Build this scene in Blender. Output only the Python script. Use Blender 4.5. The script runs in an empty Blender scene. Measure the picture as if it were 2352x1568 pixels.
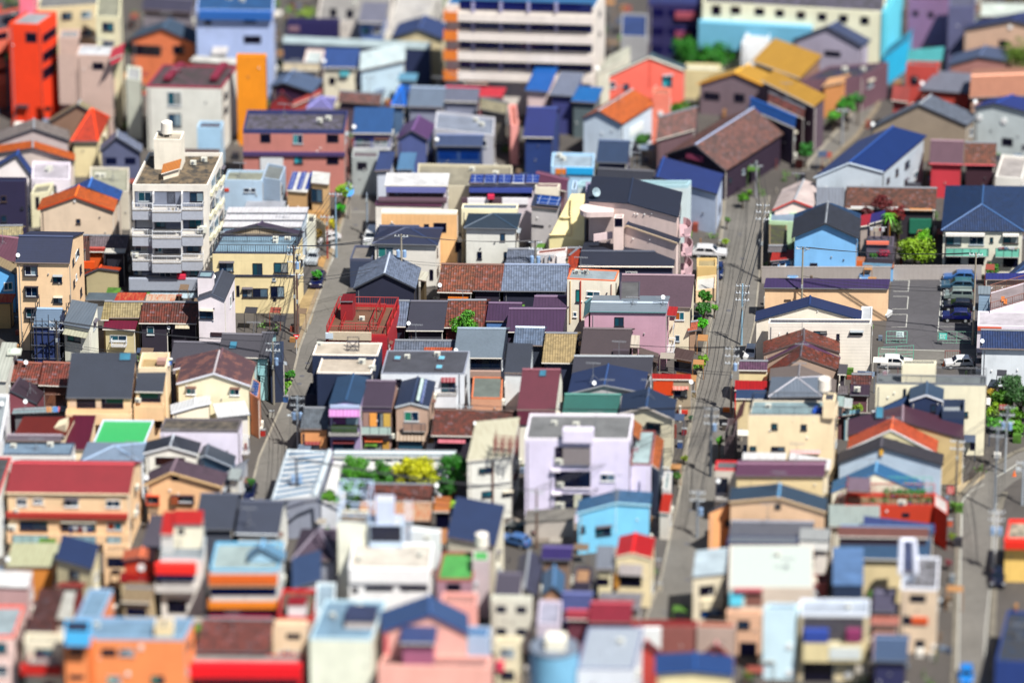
import bpy, math, random
from mathutils import Vector, Matrix
R = math.radians
S = bpy.context.scene
# ---------------------------------------------------------------- camera, sky, sun
PITCH = R(24.0); FPX = 12578.0; CAMH = 289.0
CDIST = CAMH / math.tan(PITCH)
cd = bpy.data.cameras.new('camera'); cam = bpy.data.objects.new('camera', cd)
S.collection.objects.link(cam); S.camera = cam
cam.location = (0, -CDIST, CAMH); cam.rotation_euler = (R(90) - PITCH, 0, 0)
cd.sensor_width = 36; cd.lens = 36 * FPX / 2352; cd.clip_start = 1; cd.clip_end = 20000
cd.dof.use_dof = True; cd.dof.focus_distance = 706; cd.dof.aperture_fstop = cd.lens / 1000 / 8.0
W = bpy.data.worlds.new('World'); S.world = W; W.use_nodes = True
sky = W.node_tree.nodes.new('ShaderNodeTexSky'); sky.sky_type = 'NISHITA'; sky.sun_disc = False
SUN_EL, SUN_AZ = R(58), R(38)          # azimuth to the right of "behind the camera"
sdir = Vector((math.sin(SUN_AZ) * math.cos(SUN_EL), -math.cos(SUN_AZ) * math.cos(SUN_EL), math.sin(SUN_EL)))
sky.sun_elevation = SUN_EL; sky.sun_rotation = math.atan2(sdir.x, sdir.y)
W.node_tree.links.new(sky.outputs[0], W.node_tree.nodes['Background'].inputs[0])
W.node_tree.nodes['Background'].inputs[1].default_value = 0.056
sl = bpy.data.lights.new('sun', 'SUN'); sl.energy = 5.0; sl.angle = R(0.5); sl.color = (1, .96, .885)
so = bpy.data.objects.new('sun', sl); S.collection.objects.link(so)
so.rotation_euler = (-sdir).to_track_quat('-Z', 'Y').to_euler()
S.view_settings.view_transform = 'Standard'; S.view_settings.look = 'None'
S.view_settings.exposure = 0.68; S.view_settings.gamma = 1
S.cycles.use_denoising = True; S.cycles.max_bounces = 5; S.cycles.diffuse_bounces = 3
LWALL, LROOF = 1.1, 2.75

# ---------------------------------------------------------------- projection helpers
CP = Vector(cam.location); cs, sn = math.cos(PITCH), math.sin(PITCH)
AX = Vector((1, 0, 0)); AY = Vector((0, sn, cs)); AZ = Vector((0, cs, -sn))
def D(crop, p):
    return (588 * (int(crop[1]) - 1) + p[0] / 4.0, 392 * 'ABCD'.index(crop[0]) + p[1] / 4.0)
def ray(d): return (AX * ((d[0] - 1176) / FPX) - AY * ((d[1] - 784) / FPX) + AZ).normalized()
def onz(d, z):
    r = ray(d); return CP + r * ((z - CP.z) / r.z)
def onpl(d, q, n):
    r = ray(d); return CP + r * ((q - CP).dot(n) / r.dot(n))
def proj(P):
    v = P - CP; w = v.dot(AZ); return (1176 + FPX * v.dot(AX) / w, 784 - FPX * v.dot(AY) / w)
YAW = R(6.26); SD = Vector((math.sin(YAW), math.cos(YAW), 0)); SR = Vector((math.cos(YAW), -math.sin(YAW), 0))
Z = Vector((0, 0, 1))
def lin(c):
    c = [int(c[i:i+2], 16) / 255 for i in (0, 2, 4)]
    return [x / 12.92 if x <= .04045 else ((x + .055) / 1.055) ** 2.4 for x in c]

# ---------------------------------------------------------------- materials
MATS = {}
def nmat(key):
    m = bpy.data.materials.new(key); m.use_nodes = True; return m, m.node_tree.nodes, m.node_tree.links
def mat(kind, hexc, lum=None):
    key = kind + '_' + hexc
    if key in MATS: return MATS[key]
    m, N, L = nmat(key); b = N['Principled BSDF']
    if lum is None: lum = LWALL if kind in ('wall', 'siding', 'brick', 'trim') else LROOF
    c = lin(hexc)
    if lum > 1.5 and min(c) > .45: lum -= (lum - 1.95) * min(1, (min(c) - .45) / .4)
    g_ = sum(c) / 3; k_ = .97 if lum == LWALL and max(c) - min(c) < .62 else (1.1 if max(c) < .35 and kind != 'a' else 1.0); c = [min(.86, max(.004, (g_ + (x - g_) * k_) / lum)) for x in c]
    tc = N.new('ShaderNodeTexCoord'); uv = tc.outputs['UV']; ob = tc.outputs['Object']
    def math_(op, a, b_=None, c_=None):
        n = N.new('ShaderNodeMath'); n.operation = op
        for i, v in enumerate((a, b_, c_)):
            if v is None: continue
            if isinstance(v, (int, float)): n.inputs[i].default_value = v
            else: L.new(v, n.inputs[i])
        return n.outputs[0]
    def noise(vec, sc, det=3, rough=.6):
        n = N.new('ShaderNodeTexNoise'); L.new(vec, n.inputs['Vector']); n.inputs['Scale'].default_value = sc
        n.inputs['Detail'].default_value = det; n.inputs['Roughness'].default_value = rough; return n.outputs['Fac']
    def mix(f, a, b_, mode='MIX'):
        n = N.new('ShaderNodeMix'); n.data_type = 'RGBA'; n.blend_type = mode
        for i, v in ((0, f), (6, a), (7, b_)):
            if isinstance(v, (int, float)): n.inputs[i].default_value = v
            elif isinstance(v, (list, tuple)): n.inputs[i].default_value = (*v[:3], 1)
            else: L.new(v, n.inputs[i])
        return n.outputs[2]
    def ramp(f, lo, hi):
        n = N.new('ShaderNodeMapRange'); L.new(f, n.inputs[0]); n.inputs[1].default_value = lo; n.inputs[2].default_value = hi
        return n.outputs[0]
    def mapping(vec, sx, sy, sz=1):
        n = N.new('ShaderNodeMapping'); L.new(vec, n.inputs[0]); n.inputs['Scale'].default_value = (sx, sy, sz); return n.outputs[0]
    def dim(k): return [x * k for x in c]
    oi = N.new('ShaderNodeObjectInfo')
    sep = N.new('ShaderNodeSeparateXYZ'); L.new(uv, sep.inputs[0]); U, V = sep.outputs[0], sep.outputs[1]
    add = N.new('ShaderNodeVectorMath'); L.new(ob, add.inputs[0])
    off = N.new('ShaderNodeCombineXYZ'); L.new(math_('MULTIPLY', oi.outputs['Random'], 87.), off.inputs[0]); L.new(off.outputs[0], add.inputs[1])
    ov = add.outputs[0]
    def line(x, period, width):      # 1 on thin lines every period
        f = math_('FRACT', math_('DIVIDE', x, period)); return math_('LESS_THAN', f, width / period)
    col = None; rough = .8; bump = None; bs = .3; bd = .03
    big = noise(ov, .35, 4); fine = noise(ov, 3.5, 4)
    if kind in ('wall', 'siding', 'brick'):
        st = noise(mapping(uv, .8, .12), 1.3, 5)
        col = mix(ramp(big, .35, .75), c, dim(.84)); col = mix(math_('MULTIPLY', ramp(st, .52, .85), .4), col, dim(.5))
        col = mix(math_('MULTIPLY', ramp(fine, .5, .9), .25), col, [min(.9, x * 1.15 + .01) for x in c])
        if kind == 'siding':
            l = line(V, .45, .05); col = mix(math_('MULTIPLY', l, .45), col, dim(.5)); bump = l
        elif kind == 'brick':
            l = math_('MAXIMUM', line(V, .3, .05), line(U, .6, .06)); col = mix(math_('MULTIPLY', l, .35), col, dim(.6)); bump = l
        else:
            l = math_('MAXIMUM', line(V, 2.9, .05), line(U, 2.35, .03)); col = mix(math_('MULTIPLY', l, .22), col, dim(.55))
    elif kind == 'm':                # standing seam metal
        l = line(U, .42, .08); st = noise(mapping(uv, 3, .3), 1.2, 4)
        col = mix(ramp(st, .3, .8), c, dim(.72)); col = mix(math_('MULTIPLY', l, .55), col, dim(.4)); bump = l; rough = .45
    elif kind == 'h':                # metal boards laid across
        l = line(V, .34, .07); col = mix(ramp(big, .3, .75), c, dim(.8)); col = mix(math_('MULTIPLY', l, .6), col, dim(.4)); bump = l; rough = .5
    elif kind == 'w':                # corrugated sheet
        s = math_('SINE', math_('MULTIPLY', U, 14.)); st = noise(mapping(uv, 2.5, .35), 1.1, 5)
        col = mix(ramp(st, .45, .85), c, [c[0]*.62, c[1]*.55, c[2]*.5]); col = mix(math_('MULTIPLY', ramp(s, -.2, 1), .25), col, dim(.55)); bump = s; rough = .5
    elif kind == 'u':                # rust-streaked sheet
        st = noise(mapping(uv, 2.2, .4), 1.6, 6, .7); col = mix(ramp(st, .47, .6), c, (.33, .09, .03)); l = line(U, .45, .06)
        col = mix(math_('MULTIPLY', l, .4), col, dim(.4)); bump = l
    elif kind in ('t', 'r', 'y'):    # pan tiles: grey, rusted red, sand
        s = math_('SINE', math_('MULTIPLY', U, 2 * math.pi / .32)); f = math_('FRACT', math_('DIVIDE', V, .3))
        vo = N.new('ShaderNodeTexVoronoi'); L.new(mapping(uv, 1 / .32, 1 / .3), vo.inputs['Vector']); vo.inputs['Randomness'].default_value = .15; vo.inputs['Scale'].default_value = 1
        sp = N.new('ShaderNodeSeparateColor'); L.new(vo.outputs['Color'], sp.inputs[0]); rn = sp.outputs[0]
        if kind == 'r':
            p1 = noise(ov, .6, 5); d2 = math_('ADD', math_('MULTIPLY', rn, .55), math_('MULTIPLY', p1, .6))
            col = mix(ramp(d2, .38, .9), dim(.4), [c[0] * 1.4, c[1] * .95, c[2] * .8])
            col = mix(math_('MULTIPLY', math_('GREATER_THAN', rn, .95), .5), col, (.1, .11, .14))
        elif kind == 'y': col = mix(rn, dim(.72), [min(.9, x * 1.25) for x in c])
        else: col = mix(rn, dim(.66), [min(.9, x * 1.25) for x in c])
        col = mix(math_('MULTIPLY', ramp(s, .1, 1), .2 if kind == 'r' else .4), col, dim(.3)); col = mix(math_('MULTIPLY', math_('LESS_THAN', f, .2), .45), col, dim(.3))
        bump = math_('ADD', math_('MULTIPLY', s, -.5), math_('MULTIPLY', f, .6)); bd = .06; bs = .7; rough = .55
    elif kind == 's':                # slate shingles
        l = line(V, .36, .05); vo = N.new('ShaderNodeTexVoronoi'); L.new(mapping(uv, 1.6, 2.8), vo.inputs['Vector'])
        sp = N.new('ShaderNodeSeparateColor'); L.new(vo.outputs['Color'], sp.inputs[0])
        col = mix(ramp(big, .3, .7), c, dim(.78)); col = mix(math_('MULTIPLY', sp.outputs[0], .35), col, [x * 1.5 + .004 for x in c])
        col = mix(math_('MULTIPLY', l, .4), col, dim(.45)); bump = l; rough = .75
    elif kind == 'o':                # weathered two-tone slate, coating worn off in patches
        l = line(V, .36, .05); p1 = noise(ov, .55, 6, .7); col = mix(ramp(p1, .49, .56), c, [c[0] * 1.9 + .03, c[1] * 1.35 + .02, c[2] * 1.1 + .01])
        col = mix(math_('MULTIPLY', l, .35), col, dim(.5)); bump = l
    elif kind == 'p':                # flat roof membrane / concrete
        p1 = noise(ov, .5, 6, .65); p2 = noise(ov, 1.7, 5, .7)
        col = mix(ramp(p1, .35, .7), c, dim(.62)); col = mix(math_('MULTIPLY', ramp(p2, .55, .75), .4), col, [min(.9, x * 1.4) for x in c])
        l = math_('MAXIMUM', line(V, 1.8, .04), line(U, 1.8, .04)); col = mix(math_('MULTIPLY', l, .2), col, dim(.5)); bump = p2; bs = .1
    elif kind == 'k':                # mouldy stained flat roof
        p1 = noise(ov, 1.1, 6, .7); col = mix(ramp(p1, .4, .62), (.03, .028, .026), c)
    elif kind == 'c':                # solar cells
        l = math_('MAXIMUM', line(V, .8, .05), line(U, 1.3, .06)); col = mix(l, c, (.35, .4, .5)); rough = .15
        b.inputs['Coat Weight'].default_value = .5
    elif kind == 'g':                # glass
        col = mix(ramp(big, .3, .7), c, dim(.6)); rough = .08
    elif kind == 'f':                # cloth
        col = mix(big, c, dim(.8)); rough = .9
    elif kind == 'a':                # asphalt
        p1 = noise(ov, .12, 6, .6); p2 = noise(ov, .9, 5, .7); ck = N.new('ShaderNodeTexVoronoi'); ck.feature = 'DISTANCE_TO_EDGE'; L.new(ov, ck.inputs['Vector']); ck.inputs['Scale'].default_value = .3
        col = mix(ramp(p1, .3, .7), c, dim(.68)); col = mix(math_('MULTIPLY', ramp(p2, .5, .75), .35), col, [x * 1.35 for x in c])
        col = mix(math_('MULTIPLY', math_('LESS_THAN', ck.outputs[0], .012), .35), col, dim(.4)); rough = .9
    elif kind == 'x':                # car paint
        col = mix(0, c, c); rough = .25; b.inputs['Coat Weight'].default_value = .8; b.inputs['Metallic'].default_value = .15
    elif kind == 'l':                # leaves
        col = mix(ramp(noise(ob, 1.2, 4), .35, .65), dim(.5), [min(.6, c[0]*1.35), min(.6, c[1]*1.25), c[2]]); rough = .6
        b.inputs['Subsurface Weight'].default_value = 0
    else:                            # painted trim, pipes, posts
        col = mix(ramp(fine, .3, .8), c, dim(.8)); rough = .6
    L.new(col, b.inputs['Base Color']); b.inputs['Roughness'].default_value = rough
    if bump is not None:
        bn = N.new('ShaderNodeBump'); L.new(bump, bn.inputs['Height']); bn.inputs['Strength'].default_value = bs; bn.inputs['Distance'].default_value = bd
        L.new(bn.outputs[0], b.inputs['Normal'])
    MATS[key] = m; return m

# ---------------------------------------------------------------- mesh builder
class MB:
    def __init__(s): s.v = []; s.f = []
    def poly(s, pts):
        i = len(s.v); s.v += [Vector(p) for p in pts]; s.f.append(list(range(i, i + len(pts))))
    def prism(s, pts, vec):          # closed extrusion of a planar polygon
        n = len(pts); i = len(s.v); pts = [Vector(p) for p in pts]; vec = Vector(vec)
        nm = Vector((0, 0, 0))
        for a in range(n): nm += pts[a].cross(pts[(a + 1) % n])
        if nm.dot(vec) > 0: pts = pts[::-1]
        s.v += pts + [p + vec for p in pts]
        s.f.append(list(range(i, i + n))); s.f.append([i + n + k for k in range(n)][::-1])
        for k in range(n):
            j = (k + 1) % n; s.f.append([i + j, i + k, i + n + k, i + n + j])
    def box(s, o, a, b, c):          # corner o, edge vectors a b c
        o, a, b, c = map(Vector, (o, a, b, c)); s.prism([o, o + a, o + a + b, o + b], c)
    def bar(s, p, q, r):             # square bar
        p, q = Vector(p), Vector(q); d = (q - p)
        if d.length < 1e-4: return
        u = d.orthogonal().normalized() if abs(d.normalized().z) < .9 else Vector((1, 0, 0)); u = (u - d.normalized() * u.dot(d.normalized())).normalized()
        w = d.cross(u).normalized(); s.prism([p + (u * a + w * b) * r for a, b in ((-1, -1), (1, -1), (1, 1), (-1, 1))], d)
    def cyl(s, p, q, r0, r1=None, n=8):
        p, q = Vector(p), Vector(q); d = (q - p).normalized(); r1 = r0 if r1 is None else r1
        u = d.orthogonal().normalized(); w = d.cross(u); i = len(s.v)
        for c_, r in ((p, r0), (q, r1)):
            for k in range(n):
                a = 2 * math.pi * k / n; s.v.append(c_ + (u * math.cos(a) + w * math.sin(a)) * r)
        for k in range(n):
            j = (k + 1) % n; s.f.append([i + k, i + j, i + n + j, i + n + k])
        s.f.append([i + k for k in range(n)][::-1]); s.f.append([i + n + k for k in range(n)])
    def build(s, name, m, parent=None, org=None, smooth=False):
        org = Vector(org) if org is not None else (Vector(parent['_o']) if parent is not None and '_o' in parent.keys() else Vector((0, 0, 0)))
        me = bpy.data.meshes.new(name); me.from_pydata([v - org for v in s.v], [], s.f); me.update()
        ul = me.uv_layers.new(name='UVMap'); 
        for p in me.polygons:
            n = p.normal
            if abs(n.z) > .985: u = SR
            else: u = Z.cross(n).normalized()
            v = n.cross(u)
            for li in p.loop_indices:
                co = me.vertices[me.loops[li].vertex_index].co; ul.data[li].uv = (co.dot(u) + 300, co.dot(v) + 300)
            p.use_smooth = smooth
        me.materials.append(m); o = bpy.data.objects.new(name, me); S.collection.objects.link(o)
        if parent is not None: o.parent = parent; o['_o'] = list(org)
        return o
def tag(o, label, cat, group=None, kind=None):
    if label: o['label'] = label
    if cat: o['category'] = cat
    if group: o['group'] = group
    if kind: o['kind'] = kind
    return o
def empty(name, loc, label, cat, group=None):
    o = bpy.data.objects.new(name, None); S.collection.objects.link(o); o.location = loc; o['_o'] = list(loc); o.empty_display_size = .5
    return tag(o, label, cat, group)
rnd = random.Random(7)

# ---------------------------------------------------------------- small parts
GL = ['16304E', '1E4A5A', '223A50', '2C5C6C', '101C38', '35506A']
def glass(): return mat('g', rnd.choice(GL), 1.2)
def window(par, q, u, n, w, h, frame=None, pane=None):
    """q lower left corner on the wall, u along wall, n outwards"""
    frame = frame or rnd.choice(['2A2A34', 'C8CCD0', '4A3A34', '2A2A34', 'A8B0B8'])
    m = MB(); t = .07
    m.box(q, u * w, n * .08, Z * t); m.box(q + Z * (h - t), u * w, n * .08, Z * t)
    m.box(q + Z * t, u * t, n * .08, Z * (h - 2 * t)); m.box(q + Z * t + u * (w - t), u * t, n * .08, Z * (h - 2 * t))
    if w > 1.0: m.box(q + Z * t + u * (w / 2 - .03), u * .06, n * .07, Z * (h - 2 * t))
    m.box(q - u * .06 - Z * .09, u * (w + .12), n * .14, Z * .085)
    f = m.build('window', mat('trim', frame), par)
    if w > .8 and rnd.random() < .25: m = MB(); m.prism([q + Z * (h + .12), q + Z * (h + .17), q + Z * (h + .06) + n * .45, q + Z * (h + .02) + n * .45], u * (w + .1)); m.build('window_hood', mat('trim', rnd.choice(['5A5660', '9098A0', 'B8B0A0', '6A4A40'])), f)
    if w > 1.0:
        g = MB(); g.box(q + u * t + Z * t, u * (w / 2 - t - .03), n * .03, Z * (h - 2 * t)); g.build('pane', mat('g', pane, 1.2) if pane else glass(), f)
        g = MB(); g.box(q + u * (w / 2 + .03) + Z * t, u * (w / 2 - t - .03), n * .035, Z * (h - 2 * t)); g.build('pane', mat('g', rnd.choice(['8FA6B4', '5C7488', '9AA0A0', '2E6E80', '16304E', '22384C']), 1.2), f)
    else:
        g = MB(); g.box(q + u * t + Z * t, u * (w - 2 * t), n * .03, Z * (h - 2 * t)); g.build('pane', mat('g', pane, 1.2) if pane else glass(), f)
    return f
def ac(par, q, u, n, s=1):
    m = MB(); m.box(q + n * .05, u * .8 * s, n * .32 * s, Z * .6 * s); a = m.build('air_conditioner', mat('trim', 'DCDCD0'), par)
    m = MB(); c_ = q + n * (.37 * s + .05) + u * .3 * s + Z * .3 * s; m.cyl(c_, c_ + n * .02, .22 * s, n=12); m.build('fan_grille', mat('trim', '70747A'), a); return a
def dish(par, p, r=.28):
    m = MB(); m.bar(p, p + Z * .5, .03); c_ = p + Z * .75; ax = Vector((.35, -.8, .5)).normalized(); u = ax.orthogonal().normalized(); w = ax.cross(u)
    mast = m.build('dish_mount', mat('trim', '90949A'), par)
    m = MB(); i = 0; m.v.append(c_ - ax * .08)
    for k in range(12):
        a = k * math.pi / 6; m.v.append(c_ + (u * math.cos(a) + w * math.sin(a)) * r)
    m.v.append(c_ - ax * .12)
    for k in range(12): j = (k + 1) % 12; m.f.append([0, 1 + k, 1 + j]); m.f.append([13, 1 + j, 1 + k])
    m.build('satellite_dish', mat('trim', 'E4E8EC'), mast)
    return mast
def antenna(par, p, h=2.2):
    m = MB(); m.bar(p, p + Z * h, .03); b = p + Z * h
    m.bar(b - SR * .9, b + SR * .9, .022)
    for k in range(-4, 5): c_ = b + SR * (k * .2); m.bar(c_ - SD * .35, c_ + SD * .35, .015)
    for a in (0, 2.1, 4.2): m.bar(p + Z * .9, p + Vector((math.cos(a), math.sin(a), 0)) * .8, .012)
    return m.build('antenna', mat('trim', '7A7E86'), par)
def rails(m, p, q, h=1.0, step=.3, r=.016):
    L_ = (q - p); n = max(1, int(L_.length / step))
    m.bar(p + Z * h, q + Z * h, .035); m.bar(p + Z * .1, q + Z * .1, .025)
    for k in range(n + 1): c_ = p + L_ * (k / n); m.bar(c_, c_ + Z * h, r if k % 6 else .035)
CLOTH = ['F0F0F8', 'B8C8E8', 'E8B8C8', '3050A0', 'F4E8D0', 'C03040', '88B0D8', 'FFFFFF']
def laundry(par, q, u, w, n, hh=.75):
    m = MB(); m.bar(q, q + u * w, .02); l = m.build('laundry_pole', mat('trim', 'C0C8D0'), par)
    x = .1
    while x < w - .3:
        ww = rnd.uniform(.2, .5); g = MB(); g.box(q + u * x + n * .0, u * ww, n * .05, Z * -rnd.uniform(.4, hh)); g.build('clothing', mat('f', rnd.choice(CLOTH)), l); x += ww + rnd.uniform(.04, .2)
def feat(par, f, crop, Q, u, n, um=None, zm=None):
    """f = (x0,y0,x1,y1,code,colour,protrusion) in pixels of the crop, on the wall plane through Q"""
    xm, ym = (f[0] + f[2]) / 2, (f[1] + f[3]) / 2
    a = onpl(D(crop, (xm, f[3])), Q, n); b = onpl(D(crop, (xm, f[1])), Q, n)
    u0 = (onpl(D(crop, (f[0], ym)), Q, n) - Q).dot(u); u1 = (onpl(D(crop, (f[2], ym)), Q, n) - Q).dot(u)
    if u1 < u0: u0, u1 = u1, u0
    z0, z1 = a.z, b.z
    if um: u0, u1 = max(.2, u0), min(um - .3, u1); z0, z1 = max(.3, z0), min(zm, z1)
    w = u1 - u0; h = z1 - z0; q = Q + u * u0; q = Vector((q.x, q.y, z0))
    if w < .05 or h < .05: return
    code = f[4] if len(f) > 4 else 'w'; col = f[5] if len(f) > 5 else None; pr = f[6] if len(f) > 6 else None
    m = MB()
    if code == 'w': window(par, q, u, n, w, h, None, col)
    elif code == 'W': window(par, q, u, n, w, h, 'F0F0F0', col)
    elif code == 'B': window(par, q, u, n, w, h, '20202C', col)
    elif code == 'y':                # bay window with projecting frame
        m.box(q - u*.05, u * (w+.1), n * .35, Z * .1); m.box(q + Z * h - u*.05, u * (w+.1), n * .4, Z * .1); m.box(q + Z*.1, u * .09, n * .35, Z * (h-.1)); m.box(q + Z*.1 + u * (w - .09), u * .09, n * .35, Z * (h-.1))
        m.build('window_box', mat('trim', col or '2A2430'), par); window(par, q + n * .003 + u * .1 + Z * .12, u, n, w - .2, h - .14)
    elif code == 'D':                # loggia or opening: flat panel with its inner shade painted on
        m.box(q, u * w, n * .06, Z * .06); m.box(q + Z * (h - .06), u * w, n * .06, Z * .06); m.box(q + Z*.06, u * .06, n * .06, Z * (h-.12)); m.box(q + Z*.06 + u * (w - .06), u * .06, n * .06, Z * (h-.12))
        o = m.build('opening', mat('trim', '3A3A48'), par); g = MB(); g.box(q + u * .06 + Z * .06, u * (w - .12), n * .02, Z * (h - .12)); g.build('shade_panel', mat('g', col or '0A1026', 1.2), o)
    elif code == 'a': ac(par, q, u, n, h / .62)
    elif code == 'k': m.box(q, u * w, n * (pr or .1), Z * h); m.build('ledge' if h < .5 else 'panel', mat('trim', col or 'D0D0D0'), par)
    elif code == 'd':                # door
        m.box(q, u * w, n * .07, Z * h); d = m.build('door', mat('trim', col or '5A4030'), par); m = MB(); m.box(q + u * (w - .18) + n * .07 + Z * (h * .45), u * .05, n * .06, Z * .2); m.build('handle', mat('trim', 'C0C0C0'), d)
    elif code == 's':                # roller shutter
        m.box(q, u * w, n * .06, Z * h)
        for k in range(int(h / .25)): m.box(q + Z * (k * .25 + .1) + n * .06, u * w, n * .02, Z * .06)
        m.build('shutter', mat('trim', col or '8A8E96'), par)
    elif code == 'n':                # awning
        pr = pr or .8; m.prism([q + Z * h, q + Z * h + Z * .04, q + n * pr + Z * .04 , q + n * pr], u * w); m.build('awning', mat('w', col or 'A0A0A0', 1.6), par)
    elif code in 'rgp':              # balcony: rails / glass / solid parapet
        pr = pr or .9; m.box(q - Z * .12, u * w, n * pr, Z * .12); b = m.build('balcony', mat('trim', col if code == 'p' and col else 'B8B4B0'), par)
        m = MB(); a0, a1 = q + n * (pr - .05), q + n * (pr - .05) + u * w
        if code == 'r': rails(m, a0, a1, h); rails(m, q, a0, h); rails(m, a1 - n * (pr - .05), a1, h); m.build('railing', mat('trim', col or 'C8CCD4'), b)
        elif code == 'g':
            m.box(q + n * (pr - .05), u * w, n * .04, Z * h); m.build('glass_panel', mat('g', col or '8ED0C0', 1.0), b); m = MB()
            m.bar(a0 + Z * h, a1 + Z * h, .04)
            for k in range(int(w / 1.1) + 2): c_ = a0 + u * min(w, k * 1.1) + n * .04; m.bar(c_, c_ + Z * h, .03)
            m.build('railing', mat('trim', '4A5058'), b)
        else: m.box(q + n * (pr - .1), u * w, n * .1, Z * h); m.box(q, u * .1, n * (pr - .1), Z * h); m.box(q + u * (w - .1), u * .1, n * (pr - .1), Z * h); m.build('parapet', mat('wall', col or 'D8D0C8'), b)
    elif code == 'l': laundry(par, q + Z * h + n * (pr or .7), u, w, n, h)
    elif code == 'v':                # round or pipe vent
        m.cyl(q + u * w / 2 + Z * h / 2, q + u * w / 2 + Z * h / 2 + n * .15, min(w, h) / 2); m.build('vent', mat('trim', 'E8E8E8'), par)

# ---------------------------------------------------------------- buildings
FOOT = []; INH = [0]
DH = [0.1,-0.1,0,0,0,-0.5,-0.7,0,0,0,0,1.2,-1.1,-0,0.1,0,0,0,0,-0.1,0,0.1,0,0,0,0,0,0,0,0,0.4,-0.4,0,1.0,0,0,0.1,0.1,0,-0.4,0.4,0,0,0,-0,0,0,0,0,0,0,0,0,0.3,-0.3,0,0,0,0,0,0.4,-0.4,0,0,-0.5,0,-1.6,-0.3,0.4,0,0,0,-0.3,-0.2,0,-0.8,0.3,0,0,-0.3,0,0,0,0.2,0,0,0,0,-0.6,0,-1.0,1.0,0,0,0,0,-0.2,0,0,-0.3,0,-0.7,0,0,0.6,0.3,0,0.5,-1.1,0,0.2,1.1,1.1,0,-0.6,0.6,0,0,0,0,0,0,0,0,0,-0,0,0,0,1.2,0.2,0,0,0,0.2,1.3,-1.5,-0.3,0.3,0,0,1.3,0.4,0.3,0,0,0,-0.5,0.5,0.1,0,0,0,0,0,0,0,0,0,0,0,0,0,-0.1,-0.9,-0.8,0.5,1.8,0,-0.2,0.2,0,0,0,0,0,0,1.2,0,0,0,-1.0,0,0.4,-0.8,-1.4,0,1.4,0.4,-4.1,0,-0,0,2.5,0,0,-0.3,0,0.3,0,0,0,0,-1.4,1.4,0,0,0,0,0,-0.2,0.2,-0.1,0.1,0,0,0,0,-0.3,0.3,0,0,0,-0.1,-0.3,0,0,0,0.3,-0.5,0.5,0,0,0,0,0,0.5,0,0,0,0,0,-0.1,0.1,0,0,0,-0.2,-0.5,0.7,-0.7,0,-1.6,0,0,1.4,0,0,0,0.1,0,0,0,0,0,0,0,-1.5,-1.0,0.7,0.7,1.0,0,0.4,0.5,0,0,-0.4,0,-0.7,-1.4,0,1.2,-1.1,-0.3,2.2,0.2,0.6,-0.6,2.0,0,0,0,-1.7,0,0,0,0,0,0,0,0,0,0,0,0,0,0,0,0,0,-0.3,0.3,0,0,0,0,0,0,-0.1,0.1,0,0,0,0.5,0.9,0,0,0,0,0,-1.4,0,0,0,0,0,-0.2,0.2,0,0,0,0,0,0,0,0,0.3,-0.3,0,0.3,-0.3,1.0,0.3,0,0,-0.6,0,0,0,-0.1,0.1,0,0,0]
def solve_run(d0, P0, dirv, k):      # run so that the projected y of P0+run*dir+k*run*z equals d0.y
    lo, hi = .05, 90
    for _ in range(50):
        mid = (lo + hi) / 2; y = proj(P0 + dirv * mid + Z * (k * mid))[1]
        if y > d0[1]: lo = mid
        else: hi = mid
    return lo
def ridge_caps(par, pts, col, r=.11):
    m = MB()
    for a, b in zip(pts, pts[1:]): m.bar(a, b, r)
    m.build('ridge_cap', mat('trim', col), par)
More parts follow.
